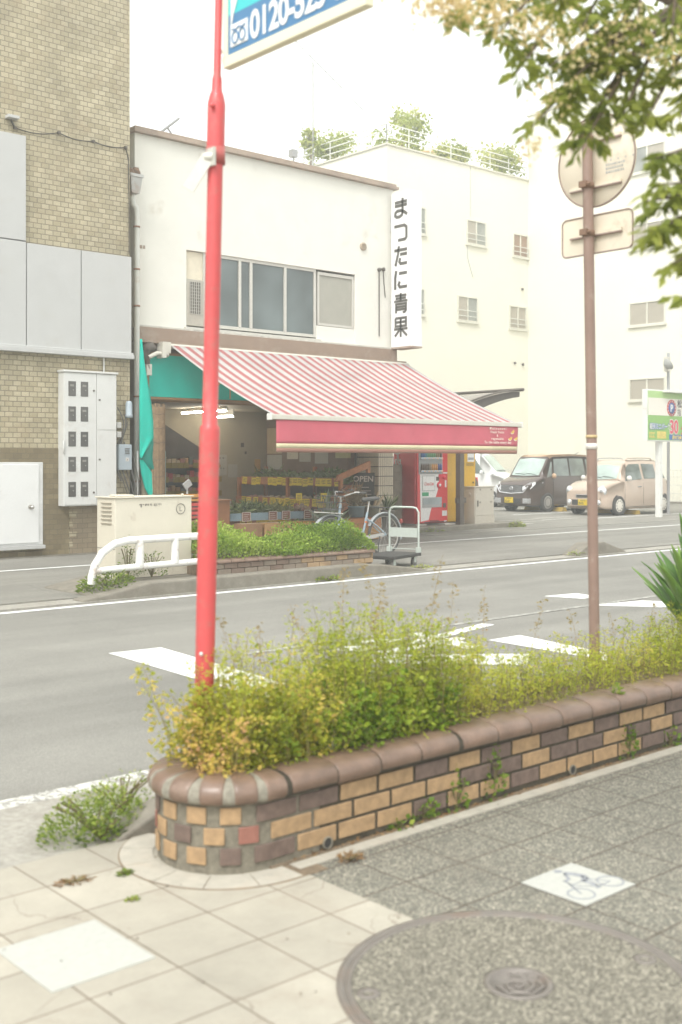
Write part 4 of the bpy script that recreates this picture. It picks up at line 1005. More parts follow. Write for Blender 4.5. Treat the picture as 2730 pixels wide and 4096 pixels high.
# carport: dark post with a curved cantilever roof
cp = thing("carport", "dark steel carport post with a curved smoky roof rising behind the awning", "carport", (18.95,17.3,0))
m_cp = M("dark bronze steel", (.095,.075,.06), .45, .1, 5)
MB().box(18.90,19.04,17.28,17.42,.12,2.75).build("post", m_cp, cp, bevel=.006)
b = MB()
for z in (.62,1.80): b.box(19.04,19.16,17.33,17.40,z,z+.12)
b.box(18.86,18.90,17.33,17.40,.62,.74); b.build("post_bracket", m_cp, cp)
def arc(u): return 18.3+2.72*u, 2.62+.62*math.sin(u*1.45)
pr = [arc(i/10) for i in range(11)]
b = MB(); b.prism([(x,17.30,z) for x,z in pr]+[(x,17.30,z-.34+.022*i) for i,(x,z) in reversed(list(enumerate(pr)))][:11], (0,.10,0)); b.build("roof_beam", m_cp, cp)
b = MB(); b.grid(lambda u,v: (arc(u)[0]+.02, 17.2+2.6*v, arc(u)[1]+.015), 12, 2); o = b.build("roof_sheet", glass("smoky roof sheet",(.30,.26,.21),.2), cp); o.modifiers.new("thick",'SOLIDIFY').thickness = .01
b = MB(); b.tube([(arc(i/10)[0],17.18,arc(i/10)[1]+.05) for i in range(11)], .022, 6); b.tube([(arc(1)[0],17.18,arc(1)[1]+.05),(arc(1)[0],19.8,arc(1)[1]+.05)], .04, 6); b.build("roof_edge", m_cp, cp)
# grey utility cabinet
uc = thing("utility_cabinet", "beige grey steel utility cabinet on a low plinth beside the yellow machine", "cabinet", (19.85,17.6,.13))
m_uc = M("beige grey steel", (.47,.43,.36), .5, .04, 4, dirt=(.36,.31,.25), damt=.35)
MB().box(19.52,20.20,17.40,17.72,.13,.96).build("body", m_uc, uc, bevel=.006); MB().box(19.50,20.22,17.38,17.74,.96,.985).build("lid", m_uc, uc, bevel=.004)
d_ = MB().box(19.54,20.18,17.388,17.40,.31,.95).build("door", m_uc, uc, bevel=.003)
b = MB(); b.box(19.60,19.635,17.378,17.388,.52,.66); b.build("handle", m_dkmetal, d_)
b = MB()
for x,z in [(19.70,.91),(20.08,.91),(19.70,.62),(20.08,.62)]: b.box(x-.014,x+.014,17.376,17.388,z-.014,z+.014)
b.build("hinge", m_dkmetal, d_)
b = MB(); b.lathe((19.52,17.55,.80),[(.04,0),(.045,-.004),(.035,-.008),(0,-.008)],14,0,'x'); b.build("vent_disc", m_uc, uc)
b = MB(); b.box(19.515,20.205,17.385,17.725,.125,.30); b.build("base", m_uc, uc)

# ---- car park sign
pk = thing("parking_sign", "green and white car park billboard on white posts in front of the beige car", "sign", (28.5,17.45,0))
m_wp = M("white post paint", (.72,.72,.68), .5, .04, 5, dirt=(.45,.36,.28), damt=.3)
for x in (27.36,29.05,30.75): MB().box(x-.08,x+.08,17.48,17.62,0,3.5).build("post", m_wp, pk, bevel=.008)
MB().box(26.55,31.2,17.42,17.56,2.12,3.55).build("board_frame", m_wp, pk, bevel=.01)
m_gr = M("sign green", (.23,.43,.11), .5, .03, 2); fy = 17.412
b = MB(); b.box(26.62,31.13,fy,17.42,2.16,3.51,0); b.box(26.62,31.13,fy-.004,fy,2.84,3.32,1); b.box(26.62,31.13,fy-.003,fy,3.32,3.51,2); fc = b.build("face", [m_gr,M("sign cream",(.74,.70,.62),.5,.02),M("sign light green",(.38,.55,.22),.5,.03)], pk)
b = MB(); b.box(27.3,31.2,17.2,17.40,3.48,3.55); b.build("rain_hood", m_wp, pk, bevel=.008)
b = MB(); yv = fy-.008
b.lathe((27.77,fy-.004,3.06),[(.235,0),(.235,-.004),(0,-.004)],28,0,'y'); b.lathe((27.77,fy-.008,3.06),[(.155,0),(.155,-.004),(0,-.004)],28,1,'y')
for k in range(14):
    t = k*2*math.pi/14; b.obox((27.77+.195*math.cos(t),fy-.009,3.06+.195*math.sin(t)),.045,.003,.02,Matrix.Rotation(-t,3,'Y'),2)
b.text("P", .27, (27.69,fy-.014,2.965), XA, Z, .002, 2, 'LEFT', .012); b.build("parking_emblem", [M("emblem red",(.55,.06,.06),.5),M("emblem blue",(.05,.12,.38),.5),m_vw], fc)
b = MB(); b.text("松山市", .24, (28.05,yv,3.10), XA, Z, .002, 0, 'LEFT', .004); b.text("指 定", .21, (28.05,yv,2.87), XA, Z, .002, 0); b.build("town_lettering", m_black, fc)
b = MB(); b.text("30", .52, (27.66,yv,2.36), XA, Z, .002, 1, 'LEFT', .035, 0, .95, .88); b.text("30", .52, (27.66,yv-.003,2.36), XA, Z, .002, 0, 'LEFT', .015, 0, .95, .88); b.text("分", .30, (28.24,yv-.003,2.36), XA, Z, .002, 0, 'LEFT', .01); b.text("100円", .42, (28.6,yv-.003,2.38), XA, Z, .002, 0, 'LEFT', .01)
b.build("price_lettering", [M("price red",(.62,.06,.10),.5),m_vw], fc)
b = MB(); b.box(27.66,31.0,fy-.006,fy,2.17,2.32,0); b.text("最大料金 1200円", .12, (27.80,yv,2.195), XA, Z, .002, 1, 'LEFT', .006); b.build("maximum_price_strip", [M("strip blue",(.03,.13,.36),.5),M("strip yellow",(.7,.52,.1),.5)], fc)
b = MB(); b.text("銀天ミニパーク", .175, (26.68,yv,2.47), XA, Z, .002, 1, 'LEFT', .02, 0, 1.0, .82); b.text("銀天ミニパーク", .175, (26.68,yv-.003,2.47), XA, Z, .002, 0, 'LEFT', .003, 0, 1.0, .82); b.build("car_park_name", [m_vw,M("outline blue",(.12,.22,.42),.5)], fc)
b = MB(); b.box(26.68,26.95,fy-.004,fy,2.22,2.37,0); b.text("駐車場", .09, (26.69,yv,2.26), XA, Z, .002, 1, 'LEFT', .002); b.box(27.05,27.5,fy-.003,fy,2.2,2.4,0); b.build("small_panel", [M("panel yellow",(.62,.50,.12),.5),m_gr], fc)
fl = thing("floodlight_pole", "thin grey pole with a round floodlight behind the car park billboard", "floodlight", (29.0,18.3,0))
MB().cyl((29.02,18.3,.0),(29.02,18.3,4.75),.045,n=10).build("pole", m_vgrey, fl)
b = MB(); Tm = Matrix.Translation((28.62,18.15,4.32)) @ Matrix.Rotation(R(55),4,'Y') @ Matrix.Rotation(R(20),4,'X'); b.T = Tm; b.lathe((0,0,0),[(0,.0),(.09,.02),(.17,.12),(.18,.14),(.0,.13)],18); b.build("lamp_head", M("lamp grey",(.34,.34,.32),.4), fl)
b = MB(); b.tube([(28.66,18.18,4.30),(28.85,18.25,4.42),(29.0,18.3,4.45)], .025, 6); b.box(28.85,28.98,18.2,18.35,4.2,4.62); b.build("bracket", m_cream, fl)
# white wire fence at the back of the car park
fn = thing("wire_fence", "white wire mesh fence along the back of the car park", "fence", (30,27.3,0))
b = MB()
for z in (.12,.4,.7,1.0,1.25): b.tube([(24,27.3,z),(36.3,27.3,z),(36.3,16.5,z)], .012, 4)
for i in range(80): b.cyl((24+i*.155,27.3,.05),(24+i*.155,27.3,1.25),.008,n=4)
for i in range(66): b.cyl((36.3,16.6+i*.16,.05),(36.3,16.6+i*.16,1.25),.008,n=4)
b.build("mesh", m_rail, fn)
b = MB(); b.box(24,36.4,27.2,27.4,0,.09); b.box(36.25,36.45,16.4,27.2,0,.09); b.build("footing", m_conc, fn)
MB().box(36.24,36.28,18.2,18.7,.95,1.25).build("notice", M("faded orange notice",(.6,.42,.22),.7), fn)
# parking bay lines
for y in (18.25,20.95,23.75): struct(MB().prism([(25.2,y,.0205),(31.5,y,.0205),(31.5,y+.1,.0205),(25.2,y+.1,.0205)],(0,0,.001)).build("bay_line", m_white))
for x0,x1,y0,y1 in [(20.6,22.2,17.75,17.95),(21.0,23.4,18.35,18.5),(21.6,23.9,19.0,19.1),(23.6,25.2,18.6,18.72),(24.1,25.8,19.3,19.4)]:
    struct(MB().prism([(x0,y0,.0205),(x1,y0+.05,.0205),(x1,y1,.0205),(x0,y1,.0205)],(0,0,.001)).build("lot_marking", m_worn))
for y,lb in [(19.7,"yellow wheel stop under the beige car"),(22.35,"yellow wheel stop under the brown van")]:
    o = thing("wheel_stop", lb, "wheel stop", (27.9,y,.02)); b = MB(); b.prism([(28.1,y-.9,.02),(28.35,y-.9,.02),(28.3,y-.9,.14),(28.15,y-.9,.14)],(0,1.5,0)); b.build("block", M("wheel stop yellow",(.45,.30,.05),.8,.15,5), o)

# ================================================================ CARS  (local x runs from the nose to the tail)
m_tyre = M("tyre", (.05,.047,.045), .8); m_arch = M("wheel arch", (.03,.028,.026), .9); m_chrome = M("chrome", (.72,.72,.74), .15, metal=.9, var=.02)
m_cglass = glass("car glass", (.16,.19,.17), .03, .9, .3, 2); m_wind = glass("windscreen glass", (.42,.52,.47), .03, .9, .2, 1.5); m_lens = M("lamp lens", (.70,.71,.72), .12, .12, 14); m_plate = M("yellow number plate", (.66,.47,.01), .5, .02); m_pink = M("plate ink", (.03,.045,.03), .6)
def car(name, label, loc, rot, W, st, roof_from, paint, roofpaint, wheels, rimmat, sides, wind, rim_holes):
    root = thing(name, label, "car", loc, None, rot)
    paints = [paint, roofpaint]
    def sec(x):
        i = 0
        while i < len(st)-2 and x > st[i+1][0]: i += 1
        a, b_ = st[i], st[i+1]; t = (x-a[0])/(b_[0]-a[0])
        q = [a[k]*(1-t)+b_[k]*t for k in range(7)]
        _, zb, wb, zs, ws, zt, wt = q; wm = max(wb, ws)
        return [(x,0,zb),(x,wb*.93,zb),(x,wb,zb+.07),(x,wm*1.005,zb+(zs-zb)*.55),(x,ws,zs),(x,wt,zt-.06*min(1,(zt-zs)/.2)),(x,wt-.07,zt),(x,0,zt+.004)]
    xs = sorted(set([s_[0] for s_ in st]+[st[0][0]+(st[-1][0]-st[0][0])*i/26 for i in range(27)]))
    b = MB(); vs = []; k = 8
    for x in xs:
        h = sec(x); vs += h + [(p[0],-p[1],p[2]) for p in h]
    fs0, fs1 = [], []
    for i in range(len(xs)-1):
        for j in range(k-1):
            A, B_ = i*2*k, (i+1)*2*k
            f = (A+j,B_+j,B_+j+1,A+j+1); g = (A+k+j,A+k+j+1,B_+k+j+1,B_+k+j)
            (fs1 if (j >= 5 and xs[i] >= roof_from-1e-6) else fs0).extend([f,g])
    o = len(b.v); b.add(vs, fs0, 0, True)
    for f in fs1: b.f.append(f); b.m.append(1); b.s.append(True)
    n0 = (len(xs)-1)*2*k
    b.f.append(tuple(list(range(k))+[k+j for j in reversed(range(k))])); b.m.append(0); b.s.append(False)
    b.f.append(tuple([n0+j for j in reversed(range(k))]+[n0+k+j for j in range(k)])); b.m.append(0); b.s.append(False)
    body = b.build("body", paints, root, local=True)
    m = body.modifiers.new("ws", 'BEVEL'); m.width = .018; m.segments = 2; m.limit_method = 'ANGLE'; m.angle_limit = R(38)
    def P(x, t, sgn, off=.015):
        h = sec(x); p4, p5 = Vector(h[4]), Vector(h[5]); q = p4.lerp(p5, t); return (q.x, sgn*(q.y+off), q.z)
    for sgn in (-1, 1):
        for pts in sides:
            w_ = MB(); k = MB()
            w_.prism([P(x,t,sgn) for x,t in pts], (0,-sgn*.004,0)); w_.build("side_window", m_cglass, body, local=True)
    xc, xr = wind
    def S(x, s, off=.010):
        h = sec(x); y = h[6][1]*s; return Vector((x-off*.8, y, h[6][2]+off*.6))
    b = MB(); b.prism([S(xc+.03,-.93),S(xc+.01,0),S(xc+.03,.93),S(xc+(xr-xc)*.5,.96),S(xr-.06,.95),S(xr-.03,0),S(xr-.06,-.95),S(xc+(xr-xc)*.5,-.96)], (.006,0,-.006)); ws = b.build("windscreen", m_wind, body, local=True)
    b = MB()
    for s0,s1 in ((-.75,-.05),(0.0,.7)): b.tube([S(xc+.035,s0,.02),S(xc+.055,(s0+s1)/2,.022),S(xc+.06,s1,.022)], .008, 5)
    b.build("wiper", m_black, ws, local=True)
    for sgn in (-1, 1):
        for wx, wr in wheels:
            hw = sec(wx)[3][1]
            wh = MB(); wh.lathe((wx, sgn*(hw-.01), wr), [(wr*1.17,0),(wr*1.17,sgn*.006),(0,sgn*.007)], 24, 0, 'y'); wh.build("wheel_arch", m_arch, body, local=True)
            t = MB(); t.lathe((wx, sgn*(hw-.05), wr), [(wr*.66,sgn*.055),(wr*.70,sgn*.07),(wr*.93,sgn*.075),(wr,sgn*.055),(wr,-sgn*.08)], 28, 0, 'y'); wo = t.build("wheel", m_tyre, root, local=True)
            r_ = MB(); r_.lathe((wx, sgn*(hw-.05), wr), [(wr*.68,sgn*.06),(wr*.64,sgn*.068),(wr*.3,sgn*.062),(wr*.12,sgn*.072),(0,sgn*.074)], 24, 0, 'y')
            for i in range(rim_holes):
                a = 2*math.pi*i/rim_holes; r_.lathe((wx+wr*.5*math.cos(a), sgn*(hw-.05)+sgn*.0655, wr+wr*.5*math.sin(a)), [(wr*.075,0),(wr*.075,sgn*.003),(0,sgn*.003)], 8, 1, 'y')
            r_.build("rim", [rimmat,m_arch], wo, local=True)
    return root, body, sec, P
def plate(body, x, y, z, txt):
    b = MB(); b.box(x-.012,x,y-.165,y+.165,z,z+.165,0); b.text(txt, .10, (x-.013,y+.145,z+.02), (0,-1,0), Z, .001, 1, 'LEFT', .002, 0, .95, .80); b.text("愛媛 580", .05, (x-.013,y+.09,z+.115), (0,-1,0), Z, .001, 1); b.build("number_plate", [m_plate,m_pink], body, local=True)
# beige rounded hatchback
m_beige = M("beige car paint", (.57,.45,.36), .3, .015, 2, coat=.6); m_bronze = M("brown car paint", (.085,.055,.045), .25, .04, 2, coat=.8); m_orange = M("orange roof paint", (.55,.36,.22), .3, .02, coat=.6); m_wcar = M("white car paint", (.78,.78,.76), .3, .01, coat=.6); m_gcar = M("dark grey car paint", (.13,.11,.09), .35, .05, coat=.5)
W = 1.475
st = [(0,.27,.56,.62,.56,.70,.44),(.05,.22,.62,.66,.62,.80,.50),(.18,.18,.69,.74,.69,.91,.58),(.40,.17,.72,.84,.72,.965,.62),(.72,.17,.735,.92,.73,.99,.64),(.86,.17,.735,.95,.73,1.0,.63),(1.18,.17,.737,.97,.725,1.50,.56),(1.36,.17,.737,.98,.72,1.575,.56),(2.2,.17,.737,1.0,.72,1.60,.57),(2.85,.18,.735,1.01,.71,1.575,.55),(3.10,.2,.72,1.0,.69,1.50,.52),(3.32,.24,.68,.95,.65,1.05,.52),(3.395,.30,.62,.7,.58,.75,.5)]
root, body, sec, P = car("beige_car", "beige retro hatchback with round headlights parked nearest the billboard", (26.53,19.5,.02), 0, W, st, 9, m_beige, m_beige, [(.70,.28),(3.0-.04,.28)], M("cream rim",(.70,.66,.58),.35), [[(1.02,.10),(1.86,.08),(1.86,.90),(1.36,.90),(1.22,.84)],[(1.98,.08),(2.62,.08),(2.62,.88),(1.98,.90)],[(2.82,.12),(3.12,.12),(3.02,.82),(2.86,.86)]], (.86,1.18), 10)
for s_ in (-1,1):
    b = MB(); b.T = Matrix.Translation((.10,s_*.56,.70)) @ Matrix.Rotation(R(90),4,'Y') @ Matrix.Rotation(R(s_*22),4,'X') @ Matrix.Rotation(R(180),4,'X')
    b.lathe((0,0,-.06),[(.142,0),(.15,.06),(.142,.085),(.128,.088)],24,0); b.lathe((0,0,-.055),[(.13,.05),(.12,.09),(.06,.105),(0,.11)],22,1); b.lathe((0,0,-.05),[(.05,.07),(.045,.115),(0,.12)],16,2)
    b.build("headlight", [m_chrome,m_lens,m_vgrey], body, local=True)
    b = MB(); b.lathe((.02,s_*.50,.37),[(.085,.02),(.085,-.03),(.06,-.035)],18,0,'x'); b.lathe((.02,s_*.50,.37),[(.058,0),(.05,-.03),(0,-.035)],16,1,'x'); b.build("fog_lamp", [m_chrome,m_lens], body, local=True)
    b = MB(); b.T = Matrix.Translation((1.10,s_*.80,1.06)); b.ball((0,0,0),.055,.09,.08); b.box(.0,.04,-.1*s_-.02,-.1*s_+.02,-.07,-.03); b.build("mirror", M("white mirror",(.72,.70,.66),.3), body, local=True)
    b = MB(); b.tube([(1.35,s_*.50,1.585),(1.45,s_*.50,1.635),(2.0,s_*.50,1.65),(2.6,s_*.50,1.64),(2.7,s_*.49,1.58)], .02, 6); b.build("roof_rail", m_chrome if s_>0 else m_beige, body, local=True)
    b = MB(); b.box(1.62,1.80,s_*.735-.012,s_*.735+.012,.80,.83); b.build("door_handle", m_chrome, body, local=True)
    b = MB(); b.box(1.915,1.922,s_*.742-.002,s_*.742+.002,.28,.93); b.box(.98,.987,s_*.742-.002,s_*.742+.002,.35,.9); b.box(.98,2.85,s_*.74-.004,s_*.74+.006,.225,.24); b.build("door_gap", m_dkmetal, body, local=True)
b = MB(); b.box(-.012,.05,-.26,.26,.50,.60,0); b.box(-.018,-.010,-.22,.22,.535,.575,1); b.build("grille", [m_chrome,m_black], body, local=True, bevel=.012)
b = MB(); b.box(-.008,.03,-.40,.40,.29,.45); b.build("lower_intake", m_black, body, local=True, bevel=.008)
b = MB(); b.lathe((.03,0,.70),[(.05,0),(.05,-.02),(.036,-.024),(.034,-.015)],16,0,'x'); b.build("badge", m_chrome, body, local=True)
plate(body, -.012, 0, .29, "99-95")
# two-tone boxy van
st = [(0,.26,.60,.64,.58,.72,.44),(.06,.20,.66,.74,.65,.86,.54),(.18,.17,.70,.82,.69,.95,.60),(.45,.16,.727,.95,.72,1.04,.63),(.62,.16,.735,1.0,.73,1.08,.64),(1.08,.16,.737,1.04,.72,1.69,.60),(1.22,.16,.737,1.05,.72,1.745,.60),(2.2,.16,.737,1.06,.715,1.775,.61),(3.05,.17,.735,1.06,.71,1.75,.60),(3.30,.19,.725,1.05,.70,1.66,.58),(3.395,.26,.68,.9,.66,.98,.60)]
root, body, sec, P = car("brown_van", "dark brown boxy minivan with an orange roof parked beside the beige car", (26.78,22.35,.02), 0, W, st, 1.08, m_bronze, m_orange, [(.82,.29),(3.25-.02,.29)], M("silver rim",(.46,.44,.41),.3,metal=.3), [[(.80,.12),(1.04,.10),(1.14,.80),(1.10,.84)],[(1.16,.08),(1.92,.06),(1.92,.90),(1.24,.90)],[(2.0,.06),(2.75,.06),(2.72,.90),(2.0,.90)],[(2.85,.10),(3.2,.14),(3.15,.86),(2.85,.90)]], (.62,1.08), 16)
for s_ in (-1,1):
    b = MB(); b.prism([(.02,s_*.42,.64),(.02,s_*.40,.76),(.14,s_*.60,.90),(.30,s_*.70,.92),(.28,s_*.715,.84),(.10,s_*.66,.70)], (-.035,s_*.01,.01)); b.build("headlight", m_lens, body, local=True, bevel=.012)
    b = MB(); b.box(-.01,.09,s_*.55-.12,s_*.55+.12,.27,.42,0); b.box(-.016,-.01,s_*.55-.10,s_*.55+.10,.30,.32,1); b.box(-.016,-.01,s_*.55-.10,s_*.55+.10,.36,.385,1); b.build("fog_lamp", [m_vgrey,m_chrome], body, local=True, bevel=.008)
    b = MB(); b.ball((1.02,s_*.83,1.10),.05,.085,.085); b.build("mirror", m_orange, body, local=True)
    b = MB(); b.box(.55,.60,s_*.742-.004,s_*.742+.006,.88,.905); b.build("side_marker", m_lens, body, local=True)
    b = MB(); b.box(1.98,1.988,s_*.742-.002,s_*.742+.002,.28,1.0); b.box(1.10,1.108,s_*.742-.002,s_*.742+.002,.3,1.0); b.build("door_gap", m_black, body, local=True)
b = MB(); b.box(-.01,.06,-.42,.42,.60,.82,0)
for i in range(22):
    for j in range(5): b.box(-.014,-.009,-.40+i*.038+.019*(j%2),-.382+i*.038+.019*(j%2),.615+j*.04,.645+j*.04,1)
b.build("grille", [M("grille black",(.04,.04,.04),.4),M("grille silver",(.3,.3,.3),.3)], body, local=True)
b = MB(); b.tube([(.03,-.62,.80),(-.01,-.46,.60),(-.022,0,.565),(-.01,.46,.60),(.03,.62,.80)], .024, 8); b.build("chrome_bar", m_chrome, body, local=True)
b = MB(); b.lathe((-.01,0,.72),[(.06,0),(.06,-.02),(.045,-.026),(.042,-.012)],18,0,'x'); b.box(-.028,-.016,-.07,.07,.71,.73); b.build("badge", m_chrome, body, local=True)
b = MB(); b.box(-.006,.05,-.36,.36,.25,.42); b.build("lower_intake", m_black, body, local=True, bevel=.008)
plate(body, -.012, .10, .28, "32-60")
b = MB(); b.tube([(2.9,-.2,1.77),(3.0,-.2,1.80),(3.1,-.2,1.86)], .008, 5); b.build("aerial", m_black, body, local=True)
# white van and dark car deeper in the car park
st = [(0,.30,.60,.70,.60,.78,.50),(.08,.24,.68,.84,.68,.98,.58),(.40,.22,.735,1.0,.73,1.13,.62),(.55,.22,.737,1.05,.73,1.17,.63),(1.12,.22,.737,1.10,.72,1.80,.56),(1.30,.22,.737,1.12,.72,1.87,.56),(3.2,.22,.737,1.14,.71,1.89,.56),(3.39,.3,.70,1.1,.68,1.7,.55)]
root, body, sec, P = car("white_van", "white delivery van facing the street at the back of the car park", (29.95,24.75,.02), R(112), W, st, 9, m_wcar, m_wcar, [(.72,.29),(2.9,.29)], m_chrome, [[(.92,.10),(1.85,.06),(1.85,.88),(1.36,.88)],[(1.98,.06),(3.1,.06),(3.1,.86),(1.98,.88)]], (.55,1.12), 8)
for s_ in (-1,1):
    b = MB(); b.ball((1.0,s_*.84,1.16),.06,.11,.10); b.build("mirror", m_wcar, body, local=True)
    b = MB(); b.prism([(.03,s_*.40,.72),(.05,s_*.40,.88),(.2,s_*.62,.95),(.12,s_*.66,.76)], (-.03,0,.01)); b.build("headlight", m_lens, body, local=True)
b = MB(); b.prism([(-.012,-.16,.60),(-.012,.16,.60),(-.012,.16,.68),(-.012,-.16,.68)],(-.006,0,0)); b.build("grille", m_vgrey, body, local=True)
for s_ in (-1,1):
    b = MB(); b.text("01333", .13, (1.75 if s_>0 else 1.15, s_*.742, .80), (-s_,0,0), Z, .004, 0, 'LEFT', .003); b.build("door_lettering", m_dkmetal, body, local=True)
st = [(0,.30,.64,.8,.62,.9,.5),(.1,.24,.72,.86,.72,.98,.6),(.9,.22,.80,.96,.79,1.08,.68),(1.5,.22,.80,1.0,.78,1.66,.62),(3.2,.22,.80,1.02,.77,1.75,.62),(3.75,.25,.79,1.02,.76,1.68,.60),(3.95,.32,.74,1.0,.70,1.15,.6)]
root, body, sec, P = car("grey_car", "dark brown grey car seen from behind with a red tail lamp beside the yellow machine", (22.1,24.15,.02), R(-90), 1.6, st, 9, m_gcar, m_gcar, [(.75,.31),(3.2,.31)], m_chrome, [[(1.4,.1),(2.3,.06),(2.3,.88),(1.6,.88)],[(2.4,.06),(3.3,.06),(3.3,.86),(2.4,.88)]], (.9,1.5), 8)
for s_ in (-1,1):
    b = MB(); b.prism([(3.84,s_*.66,.80),(3.84,s_*.78,.82),(3.80,s_*.77,1.12),(3.80,s_*.66,1.10)], (.08,0,0)); b.build("tail_lamp", M("tail lamp red",(.55,.04,.05),.2), body, local=True, bevel=.01)
b = MB(); b.prism([(3.86,-.55,1.14),(3.86,.55,1.14),(3.76,.5,1.58),(3.76,-.5,1.58)], (.02,0,.005)); b.build("rear_window", m_cglass, body, local=True)
b = MB(); b.box(3.9,3.99,-.7,.7,.35,.52); b.build("bumper", m_dkmetal, body, local=True, bevel=.02)
# ---- bicycle
bk = thing("bicycle", "pale blue city bicycle parked beyond the low hedge with a black saddle and wire basket", "bicycle", (12.2,13.4,.02))
m_bfr = M("pale blue bike paint", (.28,.36,.41), .3, .03, 8, coat=.4); m_bdk = M("bike black", (.06,.058,.055), .6); m_spk = M("spoke steel", (.50,.49,.47), .3, metal=.5)
Tb = Matrix.Translation((12.22,13.4,.02)) @ Matrix.Rotation(R(-3),4,'Z')
rc, fc_, wr = (.56,0,.345), (-.56,0,.345), .315
def wheel(c, nm, turn=0.):
    Tw = Tb @ Matrix.Translation(c) @ Matrix.Rotation(turn,4,'Z')
    t = MB(Tw); t.tube([(wr*1.04*math.cos(2*math.pi*i/40),0,wr*1.04*math.sin(2*math.pi*i/40)) for i in range(40)], .024, 8, closed=True); wo = t.build(nm, m_bdk, bk)
    r_ = MB(Tw); r_.tube([(wr*.965*math.cos(2*math.pi*i/40),0,wr*.965*math.sin(2*math.pi*i/40)) for i in range(40)], .010, 6, closed=True); r_.build("rim", M("white rim",(.36,.345,.31),.35), wo)
    s_ = MB(Tw)
    for i in range(28):
        a = 2*math.pi*i/28; o = .02*(1 if i%2 else -1); s_.tube([(.02*math.cos(a+.9*(1 if i%4<2 else -1)),o,.02*math.sin(a+.9*(1 if i%4<2 else -1))),(wr*.96*math.cos(a),0,wr*.96*math.sin(a))], .0022, 4, caps=False)
    s_.cyl((0,-.035,0),(0,.035,0),.022); s_.build("spokes", m_spk, wo)
wheel(rc, "rear_wheel"); wheel(fc_, "front_wheel", .12)
b = MB(Tb); bb_ = (.08,0,.29); seat = (.20,0,.72); hd0 = (-.40,0,.60); hd1 = (-.36,0,.86)
b.tube([hd0,(-.30,0,.42),(-.15,0,.31),bb_], .020, 8); b.tube([bb_,(.13,0,.46),seat], .020, 8); b.tube([hd0,hd1], .022, 8)
for s_ in (-1,1):
    b.tube([bb_,(.3,s_*.04,.31),(.56,s_*.055,.345)], .011, 6); b.tube([(.17,s_*.02,.62),(.36,s_*.05,.50),(.56,s_*.055,.345)], .011, 6); b.tube([hd0,(-.43,s_*.05,.55),(-.56,s_*.055,.345)], .013, 6)
b.build("frame", m_bfr, bk)
def arcpts(c, r, a0, a1, n=16): return [(c[0]+r*math.cos(R(a0+(a1-a0)*i/n)),0,c[2]+r*math.sin(R(a0+(a1-a0)*i/n))) for i in range(n+1)]
b = MB(Tb); 
for c,a0,a1 in ((rc,-15,155),(fc_,20,185)):
    for o in (-.02,0,.02): b.tube([(p[0],o,p[2]) for p in arcpts(c,wr+.045,a0,a1)], .012, 6)
b.build("mudguard", M("white mudguard",(.36,.38,.39),.35), bk)
b = MB(Tb); b.tube([(.20,0,.70),(.235,0,.90)], .013, 8); sdl = b.build("seat_post", m_spk, bk)
b = MB(Tb); 
def sad(u, v):
    t = v*2*math.pi; x = .10+.27*u; wdt = .035+.075*max(0,(u-.35))/.65*(1.6-u*.6); return (x, wdt*math.cos(t), .925+.035*math.sin(t)+.02*u)
b.grid(sad, 10, 14); b.ball((.37,0,.945),.02,.10,.034); b.ball((.105,0,.925),.02,.034,.033); b.build("saddle", m_bdk, bk)
b = MB(Tb); b.tube([hd1,(-.355,0,.98)], .014, 8); b.tube([(-.14,-.29,1.05),(-.26,-.27,1.06),(-.37,-.12,1.0),(-.36,0,.98),(-.37,.12,1.0),(-.26,.27,1.06),(-.14,.29,1.05)], .012, 8); hb = b.build("handlebar", m_spk, bk)
b = MB(Tb)
for s_ in (-1,1): b.tube([(-.20,s_*.285,1.055),(-.08,s_*.295,1.045)], .018, 8); b.tube([(-.30,s_*.24,1.07),(-.18,s_*.27,1.02)], .006, 5); b.tube([(-.33,s_*.2,1.06),(-.42,s_*.12,1.12),(-.44,0,.95),(-.45,.02,.62)], .005, 5)
b.box(-.36,-.31,-.27,-.22,1.08,1.11); b.build("grip", m_bdk, hb)
b = MB(Tb)
for z,e in ((.80,0),(.90,.015),(1.0,.03)): b.tube([(-.70-e,-.15-e,z),(-.42,-.15-e,z),(-.42,.15+e,z),(-.70-e,.15+e,z)], .004, 5, closed=True)
for i in range(9):
    u = i/8; y = -.15+.3*u; b.tube([(-.42,y,.78),(-.70,y,.78),(-.73,y*1.2,1.0)], .0028, 4); b.tube([(-.70+.28*u,-.15,.78),(-.70+.28*u,-.18,1.0)], .0028, 4); b.tube([(-.70+.28*u,.15,.78),(-.70+.28*u,.18,1.0)], .0028, 4)
b.build("basket", m_bdk, bk)
b = MB(Tb); b.obox((-.60,0,.735),.46,.17,.012,Matrix.Rotation(R(4),3,'Y')); b.build("front_carrier", M("white carrier",(.68,.66,.62),.4), bk)
b = MB(Tb); b.tube([(.28,-.06,.80),(.50,-.075,.79),(.80,-.06,.78),(.80,.06,.78),(.50,.075,.79),(.28,.06,.80)], .007, 5, closed=True)
for x in (.4,.5,.6,.7): b.tube([(x,-.07,.785),(x,.07,.785)], .005, 4)
for s_ in (-1,1): b.tube([(.60,s_*.07,.785),(.56,s_*.06,.36)], .006, 5)
b.build("rear_carrier", m_bdk, bk)
b = MB(Tb); b.lathe((.08,-.03,.29),[(.085,0),(.085,-.01),(0,-.01)],20,0,'y'); b.tube([(.08,-.06,.29),(.02,-.07,.13)], .011, 6); b.box(-.04,.07,-.15,-.06,.115,.135); b.tube([(.08,.06,.29),(.14,.07,.44)], .011, 6); b.obox((.30,-.05,.33),.42,.02,.06,Matrix.Rotation(R(-6),3,'Y')); b.build("crank", m_spk, bk)
